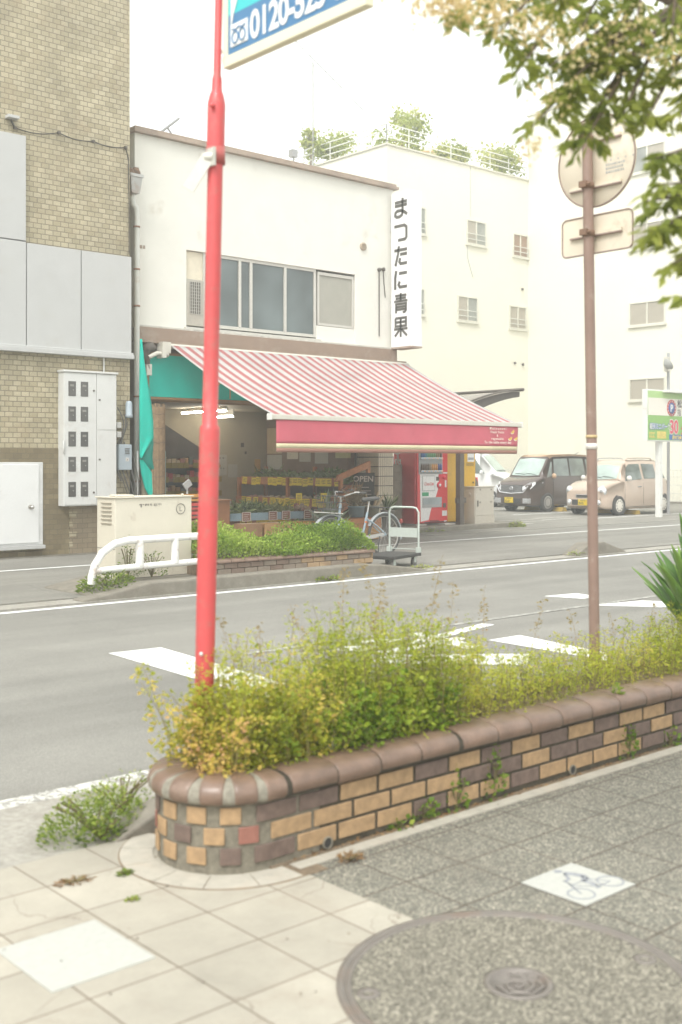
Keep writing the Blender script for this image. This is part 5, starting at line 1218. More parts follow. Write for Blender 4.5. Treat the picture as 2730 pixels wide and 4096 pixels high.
b = MB(Tb); b.tube([(.57,-.08,.345),(.62,-.09,.20),(.60,-.09,.02)], .011, 6); b.tube([(.40,-.08,.33),(.36,-.09,.18),(.36,-.09,.0)], .010, 6); b.build("stand", m_bdk, bk)
b = MB(Tb); b.ball((.93,0,.55),.025,.04,.045); b.build("rear_reflector", M("reflector",(.25,.05,.04),.2), bk)
b = MB(Tb); b.box(.13,.17,-.024,-.016,.55,.58); b.build("frame_sticker", M("orange sticker",(.55,.16,.05),.5), bk)

# ---- platform trolley
tr = thing("platform_trolley", "folding platform hand trolley with a dark deck standing at the end of the low hedge", "hand trolley", (11.62,11.98,0))
Tt = Matrix.Translation((11.62,12.02,.0)) @ Matrix.Rotation(R(17),4,'Z')
m_tr = M("pale grey green steel", (.45,.49,.45), .4, .05, 6, dirt=(.3,.26,.2), damt=.3); m_deck = M("black rubber deck", (.045,.043,.04), .75, .15, 10)
b = MB(Tt); b.box(-.44,.44,-.29,.29,.145,.195); b.build("deck", m_deck, tr, bevel=.012)
b = MB(Tt); b.tube([(.42,-.25,.20),(.42,-.25,.80),(.41,-.215,.86),(.405,-.16,.875),(.405,.16,.875),(.41,.215,.86),(.42,.25,.80),(.42,.25,.20)], .016, 8); b.box(.405,.43,-.235,.235,.42,.56); b.tube([(.42,-.25,.24),(.42,.25,.24)], .007, 6)
for s_ in (-1,1): b.box(.38,.45,s_*.25-.03,s_*.25+.03,.195,.27)
b.build("push_handle", m_tr, tr)
for x in (-.32,.32):
    for y in (-.22,.22):
        b = MB(Tt); b.lathe((x,y,.065),[(0,-.02),(.062,-.02),(.065,-.012),(.065,.012),(.062,.02),(0,.02)],18,0,'y'); c = b.build("caster", M("grey rubber",(.17,.165,.155),.7), tr)
        b = MB(Tt); b.box(x-.03,x+.03,y-.028,y-.022,.06,.145); b.box(x-.03,x+.03,y+.022,y+.028,.06,.145); b.cyl((x,y-.03,.065),(x,y+.03,.065),.014); b.build("fork", m_tr, c)

# ---- far planter and hedge
m_copf = M("brown coping tile far", (.25,.165,.125), .5, .18, 9, dirt=(.33,.26,.2), damt=.4)
fp = thing("far_planter", "low brick planter across the road holding a bright green hedge", "planter", (9.5,12.0,.14))
bt = [M("tan brick far",(.40,.275,.16),.8,.15,9,dirt=(.25,.18,.12),damt=.5), M("brown brick far",(.21,.15,.115),.8,.15,9), M("grey brown brick far",(.25,.20,.155),.8,.15,9)]
b = MB(); b.box(8.0,10.88,11.64,12.62,.1,.30,3)
for r in range(2):
    x = 8.0+.1*r
    while x < 10.8: b.box(x,min(x+.20,10.88),11.615,11.65,.14+r*.07,.14+r*.07+.062,rnd.choice((0,0,1,2,2)) if x > 9.3 else rnd.choice((1,2,2))); x += .21
y = 11.64
while y < 12.5: b.box(10.87,10.905,y,y+.09,.14,.202,0); b.box(10.87,10.905,y,y+.09,.21,.272,0); y += .10
b.build("brick_wall", bt+[m_dirt], fp, bevel=.004)
b = MB(); x = 7.98
def cap_piece(b, x0, x1, y, z, r, m=0):
    pr = [(-r*.9,0),(-r,.35*r),(-r*.85,.75*r),(-.4*r,1.0*r),(.5*r,1.05*r),(1.2*r,1.0*r),(1.2*r,0)]
    b.prism([(x0,y+a,z+c) for a,c in pr], (x1-x0,0,0), m)
while x < 10.85: cap_piece(b, x, min(x+.207,10.9), 11.64, .278, .058, 0); x += .21
b.box(10.80,10.93,11.73,12.62,.278,.335)
b.build("coping", m_copf, fp, bevel=.01)
hg = thing("hedge", "bright yellow green low hedge growing in the far brick planter", "hedge", (9.5,12.1,.3))
lm_hedge = leafmat("hedge leaves", [(0,(.10,.17,.02)),(.35,(.24,.36,.045)),(.7,(.38,.50,.08)),(1,(.50,.58,.16))], .35)
n = 22000
X = nrg.uniform(8.05,10.92,n); Y = 11.58+1.04*nrg.random(n)**1.35
def hz(x, y):
    h = .25+.085*np.sin(x*3.1+1)+.06*np.sin(x*7.7+y*5)+.04*np.sin(y*9+x*2)
    h = np.where(x < 8.9, h+.06, h)
    e = np.minimum(1, np.minimum((x-8.0)/.25, (10.97-x)/.3).clip(0)); f = np.minimum(1, ((y-11.50)/.22).clip(0)); return .30+h*np.sqrt(e*f.clip(0.05))
Zz = .30+(hz(X,Y)-.30)*nrg.uniform(.0,1.06,n)**.55
lean = np.stack([nrg.normal(0,.5,n), nrg.normal(-.25,.5,n), nrg.uniform(.05,1,n)],1)
spike = nrg.random(n) < .03; Zz[spike] += nrg.uniform(.02,.10,spike.sum())
tint = (.35+.22*np.sin(X*6+np.sin(Y*7)*1.5)+nrg.normal(0,.16,n)+.25*(X<9.3)*1-.1*(X>10.2)).clip(0,1)
leafmesh("foliage", np.stack([X,Y,Zz],1), lean, nrg.uniform(.026,.048,n), lm_hedge, tint, hg, .55)
b = MB()
for i in range(60):
    x,y = rnd.uniform(8.1,10.8), rnd.uniform(11.7,12.5); b.tube([(x,y,.28),(x+rnd.uniform(-.05,.05),y,.5)], .006, 4)
b.build("stems", M("hedge stems",(.13,.10,.05),.9), hg)
# ---- street cabinet and guard rail
sc = thing("street_cabinet", "wide beige roadside cabinet with a circled mark behind the white guard rail", "cabinet", (7.5,12.2,.13))
m_sc = M("beige cabinet paint", (.63,.585,.485), .5, .03, 3, dirt=(.42,.34,.26), damt=.25)
MB().box(6.96,8.07,12.0,12.44,.13,1.12).build("body", m_sc, sc, bevel=.01); MB().box(6.94,8.09,11.98,12.46,1.12,1.135).build("lid", m_sc, sc, bevel=.004)
b = MB(); b.box(7.02,7.26,12.05,12.25,1.135,1.16); b.cyl((7.96,12.05,1.135),(7.96,12.05,1.16),.02); b.build("lifting_eye", m_sc, sc, bevel=.012)
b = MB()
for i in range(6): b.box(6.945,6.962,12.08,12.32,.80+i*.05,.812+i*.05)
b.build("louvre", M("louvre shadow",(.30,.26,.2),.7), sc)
b = MB(); b.tube([(7.90+.065*math.cos(2*math.pi*i/28),11.996,.97+.065*math.sin(2*math.pi*i/28)) for i in range(28)], .005, 5, closed=True); b.text("L", .085, (7.877,11.997,.94), XA, Z, .003, 0, 'LEFT', .001); b.build("circled_mark", M("faded grey print",(.22,.20,.17),.7), sc)
b = MB(); x = 7.30
while x < 7.62: h = rnd.uniform(.01,.035); b.box(x,x+rnd.uniform(.006,.02),11.996,12.0,1.03-h*rnd.random(),1.045); x += rnd.uniform(.015,.035)
b.build("faded_print", M("faded grey print",(0,0,0)), sc)
b = MB(); b.box(6.955,8.075,11.99,12.0,.125,.14); b.box(6.955,6.962,12.0,12.44,.5,.505); b.build("seam", m_dkmetal, sc)
gr = thing("guard_rail", "white painted pipe guard rail with rust patches in front of the beige street cabinet", "guard rail", (7.3,11.7,.1))
m_gr2 = M("white rail paint chipped", (.78,.77,.74), .45, .03, 6, dirt=(.30,.16,.09), damt=.32, dscale=7)
b = MB(); b.tube([(6.47,11.70,.14),(6.475,11.70,.22),(6.52,11.70,.36),(6.62,11.70,.50),(6.78,11.70,.595),(6.95,11.70,.625),(7.4,11.70,.63),(7.95,11.70,.635),(8.05,11.70,.61),(8.10,11.70,.54),(8.12,11.70,.4),(8.12,11.70,.1)], .046, 12); b.build("top_rail", m_gr2, gr)
b = MB(); b.tube([(6.52,11.70,.29),(7.1,11.70,.305),(8.10,11.70,.32)], .041, 12); b.build("lower_rail", m_gr2, gr)
for x in (7.12,7.62):
    b = MB(); b.cyl((x,11.70,.32),(x,11.70,.62),.05); b.build("post", m_gr2, gr)
lm_weed = leafmat("weed leaves", [(0,(.08,.13,.018)),(.4,(.20,.29,.04)),(.75,(.34,.42,.07)),(1,(.50,.50,.13))], .4)
def tuft(name, label, c, rx, ry, h, n, size, mat, cat="weed", t0=.5, dirz=.7, asp=.5, power=1.):
    a = nrg.uniform(0,2*math.pi,n); r = np.sqrt(nrg.random(n)); x = c[0]+rx*r*np.cos(a); y = c[1]+ry*r*np.sin(a)
    z = c[2]+nrg.random(n)**.7*h*(1-r**2)**.5*power+.0
    d = np.stack([np.cos(a)*r+nrg.normal(0,.5,n), np.sin(a)*r+nrg.normal(0,.5,n), dirz*nrg.uniform(.0,1.2,n)],1)
    o = thing(name, label, cat, c)
    leafmesh("foliage", np.stack([x,y,z],1), d, nrg.uniform(.6,1.3,n)*size, mat, (t0+nrg.normal(0,.2,n)+.25*(z-c[2])/h-.15).clip(0,1), o, asp)
    b = MB()
    for i in range(14):
        k = rnd.uniform(0,6.28); b.tube([(c[0],c[1],c[2]),(c[0]+rx*.4*math.cos(k),c[1]+ry*.4*math.sin(k),c[2]+h*.5),(c[0]+rx*.7*math.cos(k),c[1]+ry*.7*math.sin(k),c[2]+h*.7)], .004, 4)
    b.build("stems", M("weed stems",(.16,.13,.06),.9), o)
    return o
tuft("weed_clump", "feathery green weed clump at the low end of the far kerb", (6.72,11.75,.03), .36, .30, .26, 900, .05, lm_weed, t0=.42, asp=.3)
tuft("weed_clump", "thin vine weed climbing the middle of the white guard rail", (7.35,11.8,.15), .22, .08, .36, 160, .035, lm_weed, t0=.3)
tuft("weed_clump", "sparse creeper against the beige street cabinet behind the rail's curved end", (7.08,11.9,.13), .13, .07, .55, 150, .03, lm_weed, t0=.3)
tuft("weed_clump", "small grass patch at the plinth under the grey utility cabinet", (20.6,17.05,.01), .3, .1, .14, 160, .07, lm_weed, t0=.7, asp=.2)
tuft("weed_clump", "short grass in front of the two concrete blocks", (17.75,17.25,.01), .5, .22, .10, 300, .07, lm_weed, t0=.7, asp=.15)
tuft("weed_clump", "dry grass tuft at the foot of the far kerb near the trolley", (11.65,11.45,.0), .3, .08, .06, 120, .05, lm_weed, t0=.9, asp=.2)
tuft("weed_clump", "small weed at the left foot of the kerb stub on the far side", (15.35,11.42,.0), .2, .07, .07, 80, .05, lm_weed, t0=.8, asp=.2)
tuft("weed_clump", "little weeds along the road side of the far kerb below the hedge", (9.75,11.28,-.02), .22, .04, .07, 90, .04, lm_weed, t0=.6)
mhf = thing("drain_cover", "small round rusty drain cover in the far pavement at the left", "drain cover", (6.4,14.1,.01)); MB().lathe((6.0,14.35,.012),[(.26,.0),(.26,.008),(.22,.008),(.22,.004),(0,.004)],24).build("cover", m_dkmetal, mhf); MB().lathe((6.0,14.35,.012),[(.16,.005),(.16,.010),(.10,.010),(.10,.005)],20).build("ring", m_conc, mhf)

# ---- roof things
an = thing("roof_aerial", "thin leaning television aerial on the apartment roof", "aerial", (30,34,13.3))
b = MB(); b.tube([(28.6,34,13.2),(28.6,34,17.4)], .03, 5); b.tube([(27.9,34.5,18.35),(30.4,33,15.6)], .02, 5)
for i in range(7): b.tube([(28.0+i*.26,34.45-.15*i-.3,18.2-.29*i),(28.0+i*.26,34.45-.15*i+.3,18.2-.29*i)], .015, 4)
b.build("mast", M("aerial grey",(.3,.3,.28),.5), an)
tank = thing("roof_tank", "pale round water tank on the apartment roof behind the railing", "water tank", (33,34,13.3)); MB().lathe((34.6,33.5,13.3),[(1.1,0),(1.1,1.2),(1.14,1.25),(1.0,1.42),(.5,1.58),(0,1.62)],24).build("shell", M("tank cream",(.70,.62,.40),.5), tank); MB().lathe((34.6,33.5,14.5),[(1.1,0),(1.16,0),(1.16,.06),(1.1,.06)],24).build("band", M("tank orange",(.6,.4,.2),.6), tank)
lm_roof = leafmat("roof garden leaves", [(0,(.22,.28,.05)),(.5,(.38,.43,.09)),(1,(.55,.54,.18))], .4)
for x,y,h,r,lb in [(31.1,31.5,2.15,.95,"tall airy tree on the apartment roof near its corner"),(29.4,33.6,1.25,.9,"bushy shrub on the left edge of the apartment roof"),(36.1,30.7,1.25,.95,"round green shrub at the right end of the apartment roof"),(29.3,35.0,1.7,.35,"slim young shrub on the left edge of the apartment roof"),(33.2,31.0,.9,.8,"low planting on the apartment roof behind the railing")]:
    o = thing("roof_tree", lb, "tree", (x,y,13.3)); n = int(1100*r+200); C = []
    for q in range(9): C.append((x+rnd.uniform(-r,r)*.8, y+rnd.uniform(-r,r)*.6, 13.3+h*rnd.uniform(.35,1)))
    ci = nrg.integers(0,9,n); P = np.array(C)[ci]+nrg.normal(0,r*.22,(n,3)); P[:,2] = np.maximum(P[:,2],13.4)
    leafmesh("crown", P, nrg.normal(size=(n,3)), nrg.uniform(.12,.22,n), lm_roof, (np.linspace(.2,.8,9)[ci]+nrg.normal(0,.15,n)).clip(0,1), o, .6)
    b = MB(); b.tube([(x,y,13.3),(x+.05,y,13.3+h*.5)], .05, 6)
    for c in C: b.tube([(x+.05,y,13.3+h*.4),c], .025, 4)
    b.build("trunk", M("roof trunk",(.2,.15,.1),.9), o)
rr = thing("roof_rod", "short angled metal bracket on the left end of the white shop roof", "bracket", (11.3,17.6,7.55)); b = MB(); b.tube([(11.15,17.7,7.58),(11.62,17.7,7.98)], .025, 5); b.tube([(11.55,17.7,7.55),(11.36,17.7,7.76)], .018, 5); b.build("rod", m_vgrey, rr)
rl = thing("roof_lamp", "small grey lamp standing on the shop roof edge", "lamp", (14.7,18,7.58)); b = MB(); b.cyl((14.62,18,7.4),(14.62,18,7.85),.015,n=6); b.box(14.55,14.69,17.95,18.08,7.85,8.0); b.build("lamp_head", m_vgrey, rl)
# ================================================================ NEAR PLANTER
np_ = thing("brick_planter", "long near brick planter with tan and brown bricks and a rounded brown coping", "planter", (2.6,3.8,0))
m_bt = [M("tan brick",(.36,.235,.125),.75,.24,22,bmp=.25,dirt=(.36,.22,.12),damt=.3,space='pos'), M("dark brown brick",(.145,.10,.08),.7,.28,20,bmp=.25,dirt=(.2,.14,.11),damt=.4,space='pos'), M("red brick",(.27,.115,.085),.7,.15,14,bmp=.25,space='pos')]
m_mort = M("rough mortar",(.24,.215,.165),.95,.28,38,bmp=.8,dirt=(.11,.095,.065),damt=.6,space='pos'); m_mold = M("dark mossy mortar",(.085,.072,.05),.95,.35,30,bmp=.8,space='pos')
FY = CY_-CR; L1 = .40; ARC = math.pi*CR
def pp(s, o=0.):
    """point and outward normal of the wall line: down the short end, round the corner, along the front"""
    if s < L1: return (CX_+(L1-s), CY_+CR+o), (0,1)
    if s < L1+ARC:
        t = math.pi/2+(s-L1)/CR; nrm = (math.cos(t),math.sin(t)); return (CX_+nrm[0]*(CR+o), CY_+nrm[1]*(CR+o)), nrm
    return (CX_+(s-L1-ARC), FY-o), (0,-1)
def seg(b, s0, s1, o0, o1, z0, z1, m, n):
    S_ = [s0+(s1-s0)*i/n for i in range(n+1)]
    A = [pp(s,o0)[0] for s in S_]; B_ = [pp(s,o1)[0] for s in S_]
    vs = [(x,y,z) for z in (z0,z1) for x,y in A]+[(x,y,z) for z in (z0,z1) for x,y in B_]; k = n+1
    fs = []
    for i in range(n):
        fs += [(i,k+i,k+i+1,i+1)[::-1], (2*k+i,2*k+i+1,3*k+i+1,3*k+i)[::-1], (k+i,3*k+i,3*k+i+1,k+i+1)[::-1], (i,i+1,2*k+i+1,2*k+i)[::-1]]
    fs += [(0,2*k,3*k,k)[::-1], (n,k+n,3*k+n,2*k+n)[::-1]]
    b.add(vs, fs, m)
SEND = L1+ARC+7.5
core = MB(); seg(core, 0, L1+ARC+.25, -.10, 0, -.02, .268, 0, 24); seg(core, L1+ARC+.25, SEND, -.10, 0, -.02, .268, 1, 2); core.build("wall_core", [m_mort, m_mold], np_)
b = MB()
for r in range(3):
    z0 = .035+r*.077; z1 = z0+.065; s = .02+(.07 if r==1 else 0)
    while s < L1+ARC-.10:                      # short headers with wide mortar round the end
        wd = .080; m = rnd.choice((0,0,1,0,2)); m = [[0,0,0,0,0,0,0],[0,2,0,0,2,0,1],[1,0,1,0,2,0,0]][2-r][int(s/.14)%7]
        if s < .7: m = rnd.choice((2,1,0))
        seg(b, s, s+wd, 0, .009, z0, z1, m, 4); s += wd+.052
    off = (0,.105,.03)[r]; s = s+.004*r
    while s < SEND-.2:
        x = CX_+s-L1-ARC; wd = .200 if s > L1+ARC-.02 else .19; m = 0 if rnd.random() < .56 else 1
        seg(b, s, s+wd, 0, .008, z0, z1, m, 1 if s > L1+ARC else 6); s += wd+.016
b.build("bricks", m_bt, np_, bevel=.008, sharp=50)
# rounded coping pieces
m_cop = M("glazed brown coping",(.178,.115,.083),.36,.26,9,bmp=.12,dirt=(.30,.22,.17),damt=.35,space='pos',spec=.6)
prof = [(.0,.267),(.024,.268),(.036,.280),(.040,.302),(.034,.326),(.014,.346),(-.03,.358),(-.10,.360),(-.15,.350),(-.16,.31),(-.155,.267)]
def coping(b, s0, s1, m, n, dz=0., shrink=1.):
    S_ = [s0+(s1-s0)*i/n for i in range(n+1)]; vs = []
    for s in S_:
        (x,y),nn = pp(s)
        if L1 < s < L1+ARC or True:
            for o,z in prof: vs.append((x+nn[0]*o*shrink, y+nn[1]*o*shrink, z+dz if shrink==1 else .25+(z-.25)*shrink))
    k = len(prof); fs = []
    for i in range(n):
        for j in range(k): fs.append((i*k+j, i*k+(j+1)%k, (i+1)*k+(j+1)%k, (i+1)*k+j))
    fs += [tuple(range(k)), tuple(reversed(range(n*k,(n+1)*k)))]
    o = len(b.v); b.v.extend(vs); 
    for f in fs: b.f.append(tuple(o+i for i in f)); b.m.append(m); b.s.append(len(f)==4)
b = MB(); s = .02
def wedge(b, s0, wd, pitch, n=5):
    """a straight-sided tile on the curve: wide mortar outside, none inside"""
    vs = []; k = len(prof)
    for i in range(n+1):
        f = -1+2*i/n
        for o, z in prof:
            hf = min(pitch/2*.97, wd/2*CR/(CR+o)) if L1 < s0 < L1+ARC else wd/2
            (x,y),nn = pp(s0+f*hf); vs.append((x+nn[0]*o, y+nn[1]*o, z))
    fs = [(i*k+j, i*k+(j+1)%k, (i+1)*k+(j+1)%k, (i+1)*k+j) for i in range(n) for j in range(k)]+[tuple(range(k)), tuple(reversed(range(n*k,(n+1)*k)))]
    o_ = len(b.v); b.v.extend(vs)
    for f in fs: b.f.append(tuple(o_+i for i in f)); b.m.append(0); b.s.append(len(f)==4)
while s < L1+ARC+.02: wedge(b, s+.052, .094, .122); s += .122
gaps = []
x = s
while s < SEND-.25:
    q = CX_+s-L1-ARC
    coping(b, s, s+.236, 0, 2, rnd.uniform(-.003,.003)); s += .24
    if 3.62 < q+.24 < 3.86 and not gaps: gaps.append(s); s += .022
cpo = b.build("coping", m_cop, np_, bevel=.006, sharp=60)
b = MB(); coping(b, .02, L1+ARC+.02, 0, 22, 0, .955); coping(b, L1+ARC+.02, SEND-.3, 1, 2, 0, .94); b.build("coping_mortar", [M("pale mortar",(.31,.285,.23),.95,.25,35,bmp=.8,space='pos'), m_mold], np_)
b = MB()
for x in (2.95,4.56): 
    b.lathe((x,FY-.002,.035),[(.02,.0),(.026,0),(.026,-.012),(.02,-.012),(.0195,.05)],16,0,'y'); b.lathe((x,FY-.0095,.035),[(.0195,0),(0,0)],16,1,'y')
b.build("drain_pipe", [m_mort, m_black], np_)
MB().box(CX_-.16,12,FY+.08,CY_+CR-.09,.05,.30).build("soil", m_dirt, np_)
MB().box(CX_+.38,12,CY_+CR-.1,CY_+CR-.004,-.02,.345).build("back_wall", m_mort, np_)

# ---- poles
rp = thing("red_pole", "tall leaning red steel pole standing in the near planter carrying a billboard", "pole", (2.65,3.86,.28))
m_redp = M("red pole paint",(.55,.072,.075),.42,.07,5,dirt=(.36,.14,.115),damt=.5,dscale=13,coat=.15,space='pos')
lean = Vector((.022,-.0045,1))
def rpp(z): return (2.65+(z-.3)*.0160, 3.86-(z-.3)*.0135, z)
b = MB(); prof_r = [(.2,.0395),(1.0,.0405),(1.695,.0420),(1.712,.0405),(1.722,.0325),(2.0,.0320),(2.86,.0320)]
b.tube([rpp(z) for z,_ in prof_r], [r for _,r in prof_r], 24); b.build("lower_tube", m_redp, rp)
b = MB(); pr = [(2.86,.0375),(3.05,.0375),(3.085,.030),(3.105,.0225),(3.155,.0205),(3.17,.0160),(4.3,.0155)]
b.tube([rpp(z) for z,_ in pr], [r for _,r in pr], 24); b.build("upper_tube", m_redp, rp)
b = MB(); x,y,z = rpp(3.035)
for a in (.6,.6+math.pi): b.cyl((x+.03*math.cos(a),y+.03*math.sin(a),z),(x+.055*math.cos(a),y+.055*math.sin(a),z-.008),.008,n=8); b.ball((x+.052*math.cos(a),y+.052*math.sin(a),z-.006),.011)
b.build("set_screw", m_redp, rp)
x,y,z = rpp(2.86); b = MB(); b.lathe((x,y,2.80),[(.033,0),(.0395,0),(.0395,.07),(.033,.07)],20); b.build("clamp_band", M("clamp red",(.42,.10,.09),.5), rp)
b = MB(); b.obox((x-.036,y-.02,2.82),.012,.05,.075); b.obox((x-.078,y+.012,2.755),.16,.008,.052,Matrix.Rotation(R(-41.5),3,'Z')@Matrix.Rotation(R(-58),3,'Y')); b.cyl((x-.05,y+.0,2.82),(x-.03,y-.03,2.82),.02); b.build("bracket_arm", M("pale zinc",(.56,.55,.50),.4,metal=.3), rp)
ball_ = MB(); q = rpp(.78); ball_.ball((q[0]-.04,q[1]-.03,q[2]+.0),.008); ball_.build("bolt_cap", m_vw, rp)
bb_ = thing("billboard", "blue and cyan billboard with a white phone number fixed high on the red pole", "sign", (2.70,3.3,3.16))
xs_ = 2.702; ya,yb = 3.792,2.92
m_bfrm = M("cream billboard frame",(.74,.69,.52),.5,.03)
b = MB(); b.box(xs_,xs_+.04,yb,ya,3.19,3.23); b.box(xs_,xs_+.04,yb,ya,4.06,4.10); b.box(xs_,xs_+.04,ya-.03,ya,3.23,4.06); b.box(xs_,xs_+.04,yb,yb+.03,3.23,4.06); fr = b.build("frame", m_bfrm, bb_, bevel=.004)
b = MB(); b.box(xs_+.008,xs_+.034,yb+.03,ya-.03,3.23,3.40,0); b.box(xs_+.008,xs_+.034,yb+.03,ya-.03,3.40,4.06,1); fc2 = b.build("face", [M("billboard blue",(.065,.19,.36),.45,.03),M("billboard cyan",(.05,.50,.52),.45,.03)], bb_)
b = MB(); ux = (0,-1,0); b.text("0120-525-1", .158, (xs_+.006,ya-.180,3.262), ux, Z, .001, 0, 'LEFT', .004, 0, .92, .84); b.box(xs_+.004,xs_+.008,ya-.165,ya-.05,3.265,3.355,0); b.build("phone_number", M("billboard white",(.78,.78,.76),.5,.02), fc2)
b = MB(); yc = ya-.108
for dy in (.024,-.024): b.tube([(xs_+.003,yc+dy+.020*math.cos(2*math.pi*i/20),3.298+.024*math.sin(2*math.pi*i/20)) for i in range(20)], .004, 5, closed=True)
b.tube([(xs_+.003,yc+.045,3.335),(xs_+.003,yc+.02,3.328),(xs_+.003,yc,3.336),(xs_+.003,yc-.02,3.328),(xs_+.003,yc-.045,3.335)], .004, 5); b.build("phone_symbol", M("billboard blue",(0,0,0)), fc2)
b = MB(); b.prism([(xs_+.006,ya-.05,3.335),(xs_+.006,ya-.07,3.40),(xs_+.006,ya-.10,3.46),(xs_+.006,ya-.16,3.46),(xs_+.006,ya-.20,3.52),(xs_+.006,ya-.05,3.56)],(-.001,0,0)); b.build("headline_lettering", m_vw, fc2)
b = MB()
for z in (3.27,3.9): p = rpp(z); b.cyl((p[0]+.01,p[1]-.015,z),(xs_+.02,ya+.0,z),.012,n=8)
b.build("fixing_bolt", m_vw, bb_)
bp2 = thing("brown_sign_pole", "brown steel signpost with peeling patches standing in the near planter weeds", "pole", (5.46,3.93,.28))
m_bpol = M("brown pole paint",(.27,.18,.145),.5,.12,5,dirt=(.42,.34,.28),damt=.25,dscale=9,space='pos')
def bpp(z): return (5.46-(z-.3)*.0085, 3.93+(z-.3)*.0110, z)
b = MB(); b.tube([bpp(z) for z in (.2,1.0,2.0,3.0,3.545)], .0305, 18); b.build("tube", m_bpol, bp2)
b = MB()
for z,h,m in ((1.715,.017,1),(1.658,.034,0)):
    p = bpp(z); b.lathe(p,[(.0335,-h/2),(.0342,-h/2),(.0342,h/2),(.0335,h/2)],18,m)
b.build("tape_band", [M("white tape",(.72,.68,.64),.6),M("yellowed tape",(.55,.42,.22),.6)], bp2)
m_sb = M("sign back aluminium",(.70,.62,.50),.5,.05,4,dirt=(.45,.37,.28),damt=.2)
rs2 = thing("round_road_sign", "round traffic sign seen from its bare back at the top of the brown signpost", "road sign", (5.46,3.93,3.30))
p = bpp(3.33); sx = p[0]+.055
b = MB(); b.lathe((sx,p[1]-.02,3.335),[(0,0),(.266,0),(.272,.006),(.272,.012),(0,.012)],48,0,'x'); b.build("disc", m_sb, rs2)
b = MB(); b.tube([(sx-.002,p[1]-.02+.270*math.cos(2*math.pi*i/48),3.335+.270*math.sin(2*math.pi*i/48)) for i in range(48)], .005, 5, closed=True); b.build("rim", M("sign rim brown",(.27,.19,.16),.5), rs2)
def clampset(parent, p, z, w2, zz):
    b = MB(); b.box(sx-.018,sx-.001,p[1]-w2-.02,p[1]+w2-.02,z-.006,z+.012); b.build("rib", m_sb, parent)
    b = MB(); b.box(sx-.020,sx-.001,p[1]-w2-.02,p[1]+w2-.02,z-.014,z-.006); b.build("rib_edge", M("sign rim brown",(0,0,0)), parent)
    b = MB(); b.lathe((p[0],p[1],z-.02),[(.0325,0),(.0365,0),(.0365,.035),(.0325,.035)],18); b.box(p[0]-.05,p[0]-.03,p[1]-.02,p[1]+.03,z-.015,z+.02); b.cyl((p[0]-.04,p[1]-.05,z),(p[0]-.04,p[1]+.03,z),.007,n=8); b.build("clamp", M("rusty clamp",(.20,.12,.08),.7), parent)
clampset(rs2, bpp(3.455), 3.455, .18, 0); clampset(rs2, bpp(3.185), 3.185, .18, 0)
b = MB(); b.text("・・・・・", .05, (sx-.001,p[1]-.10,3.30), (0,-1,0), Z, .001)
for r in range(3):
    y = p[1]-.09
    while y > p[1]-.21: wv = rnd.uniform(.006,.014); b.box(sx-.002,sx-.001,y-wv,y,3.245+r*.022,3.258+r*.022); y -= wv+.006
b.build("stamped_print", M("faint grey stamp",(.38,.38,.37),.6), rs2)
rs3 = thing("plate_road_sign", "small rectangular supplementary sign seen from its back below the round one", "road sign", (5.46,3.93,2.9))
p = bpp(2.905); b = MB(); w2,h2,rr_ = .248,.112,.033
o = []
for cy,cz,a0 in ((w2-rr_,h2-rr_,0),(-w2+rr_,h2-rr_,90),(-w2+rr_,-h2+rr_,180),(w2-rr_,-h2+rr_,270)):
    for k in range(6): a = R(a0+90*k/5); o.append((sx, p[1]-.02+cy+rr_*math.cos(a), 2.905+cz+rr_*math.sin(a)))
b.prism(o, (.012,0,0)); b.build("panel", m_sb, rs3)
b = MB(); b.tube([(q[0]-.001,q[1],q[2]) for q in o], .005, 5, closed=True); b.build("rim", M("sign rim brown",(0,0,0)), rs3)
clampset(rs3, p, 2.905, .18, 0)

# ---- manhole and cycle tile
mh = thing("manhole_cover", "large round manhole cover filled with aggregate and a spiral emblem in the dark paving", "manhole cover", (2.62,2.17,0))
MC = (2.625,2.165)
m_iron = M("worn cast iron",(.20,.178,.158),.5,.1,14,metal=.25,bmp=.2,dirt=(.22,.15,.11),damt=.4,space='pos')
b = MB(); b.lathe((*MC,0),[(.500,-.01),(.500,.006),(.515,.008),(.517,.004),(.523,.004),(.525,.008),(.545,.007),(.548,-.01)],90); b.build("frame", m_iron, mh)
def fillmat():
    m, t, p = newmat("cover aggregate"); g = coords(t,'pos'); v = N(t,"ShaderNodeTexVoronoi",Scale=165.0); t.links.new(g,v.inputs[0]); s_ = N(t,"ShaderNodeSeparateColor"); t.links.new(v.outputs['Color'],s_.inputs[0])
    t.links.new(ramp(t,s_.outputs[0],[(0,(.07,.064,.05)),(.3,(.12,.11,.086)),(.55,(.17,.158,.125)),(.8,(.25,.23,.18)),(1,(.42,.385,.31))]),p.inputs['Base Color']); p.inputs['Roughness'].default_value=.8; bump(t,p,v.outputs['Distance'],.5,.004); return m
b = MB(); b.lathe((*MC,.004),[(.50,0),(.10,.0),(0,0)],80); b.build("aggregate_fill", fillmat(), mh)
b = MB(); b.lathe((*MC,0),[(.103,.004),(.103,.010),(.085,.010),(.085,.005),(0,.005)],44); em = b.build("emblem_plate", m_iron, mh)
def turned(x, y, a=R(-41.5)): return (MC[0]+x*math.cos(a)-y*math.sin(a), MC[1]+x*math.sin(a)+y*math.cos(a))
b = MB(); sp_ = []
for i in range(60):
    t = i/59; a = -2.6+t*9.6; r = .006+.044*t; sp_.append((*turned(r*math.cos(a)-.005, r*math.sin(a)-.018), .0075))
b.tube(sp_, .0055, 6); b.tube([(*turned(-.065,-.02),.0075),(*turned(-.04,-.065),.0075),(*turned(.03,-.07),.0075),(*turned(.07,-.03),.0075),(*turned(.06,.01),.0075)], .005, 6)
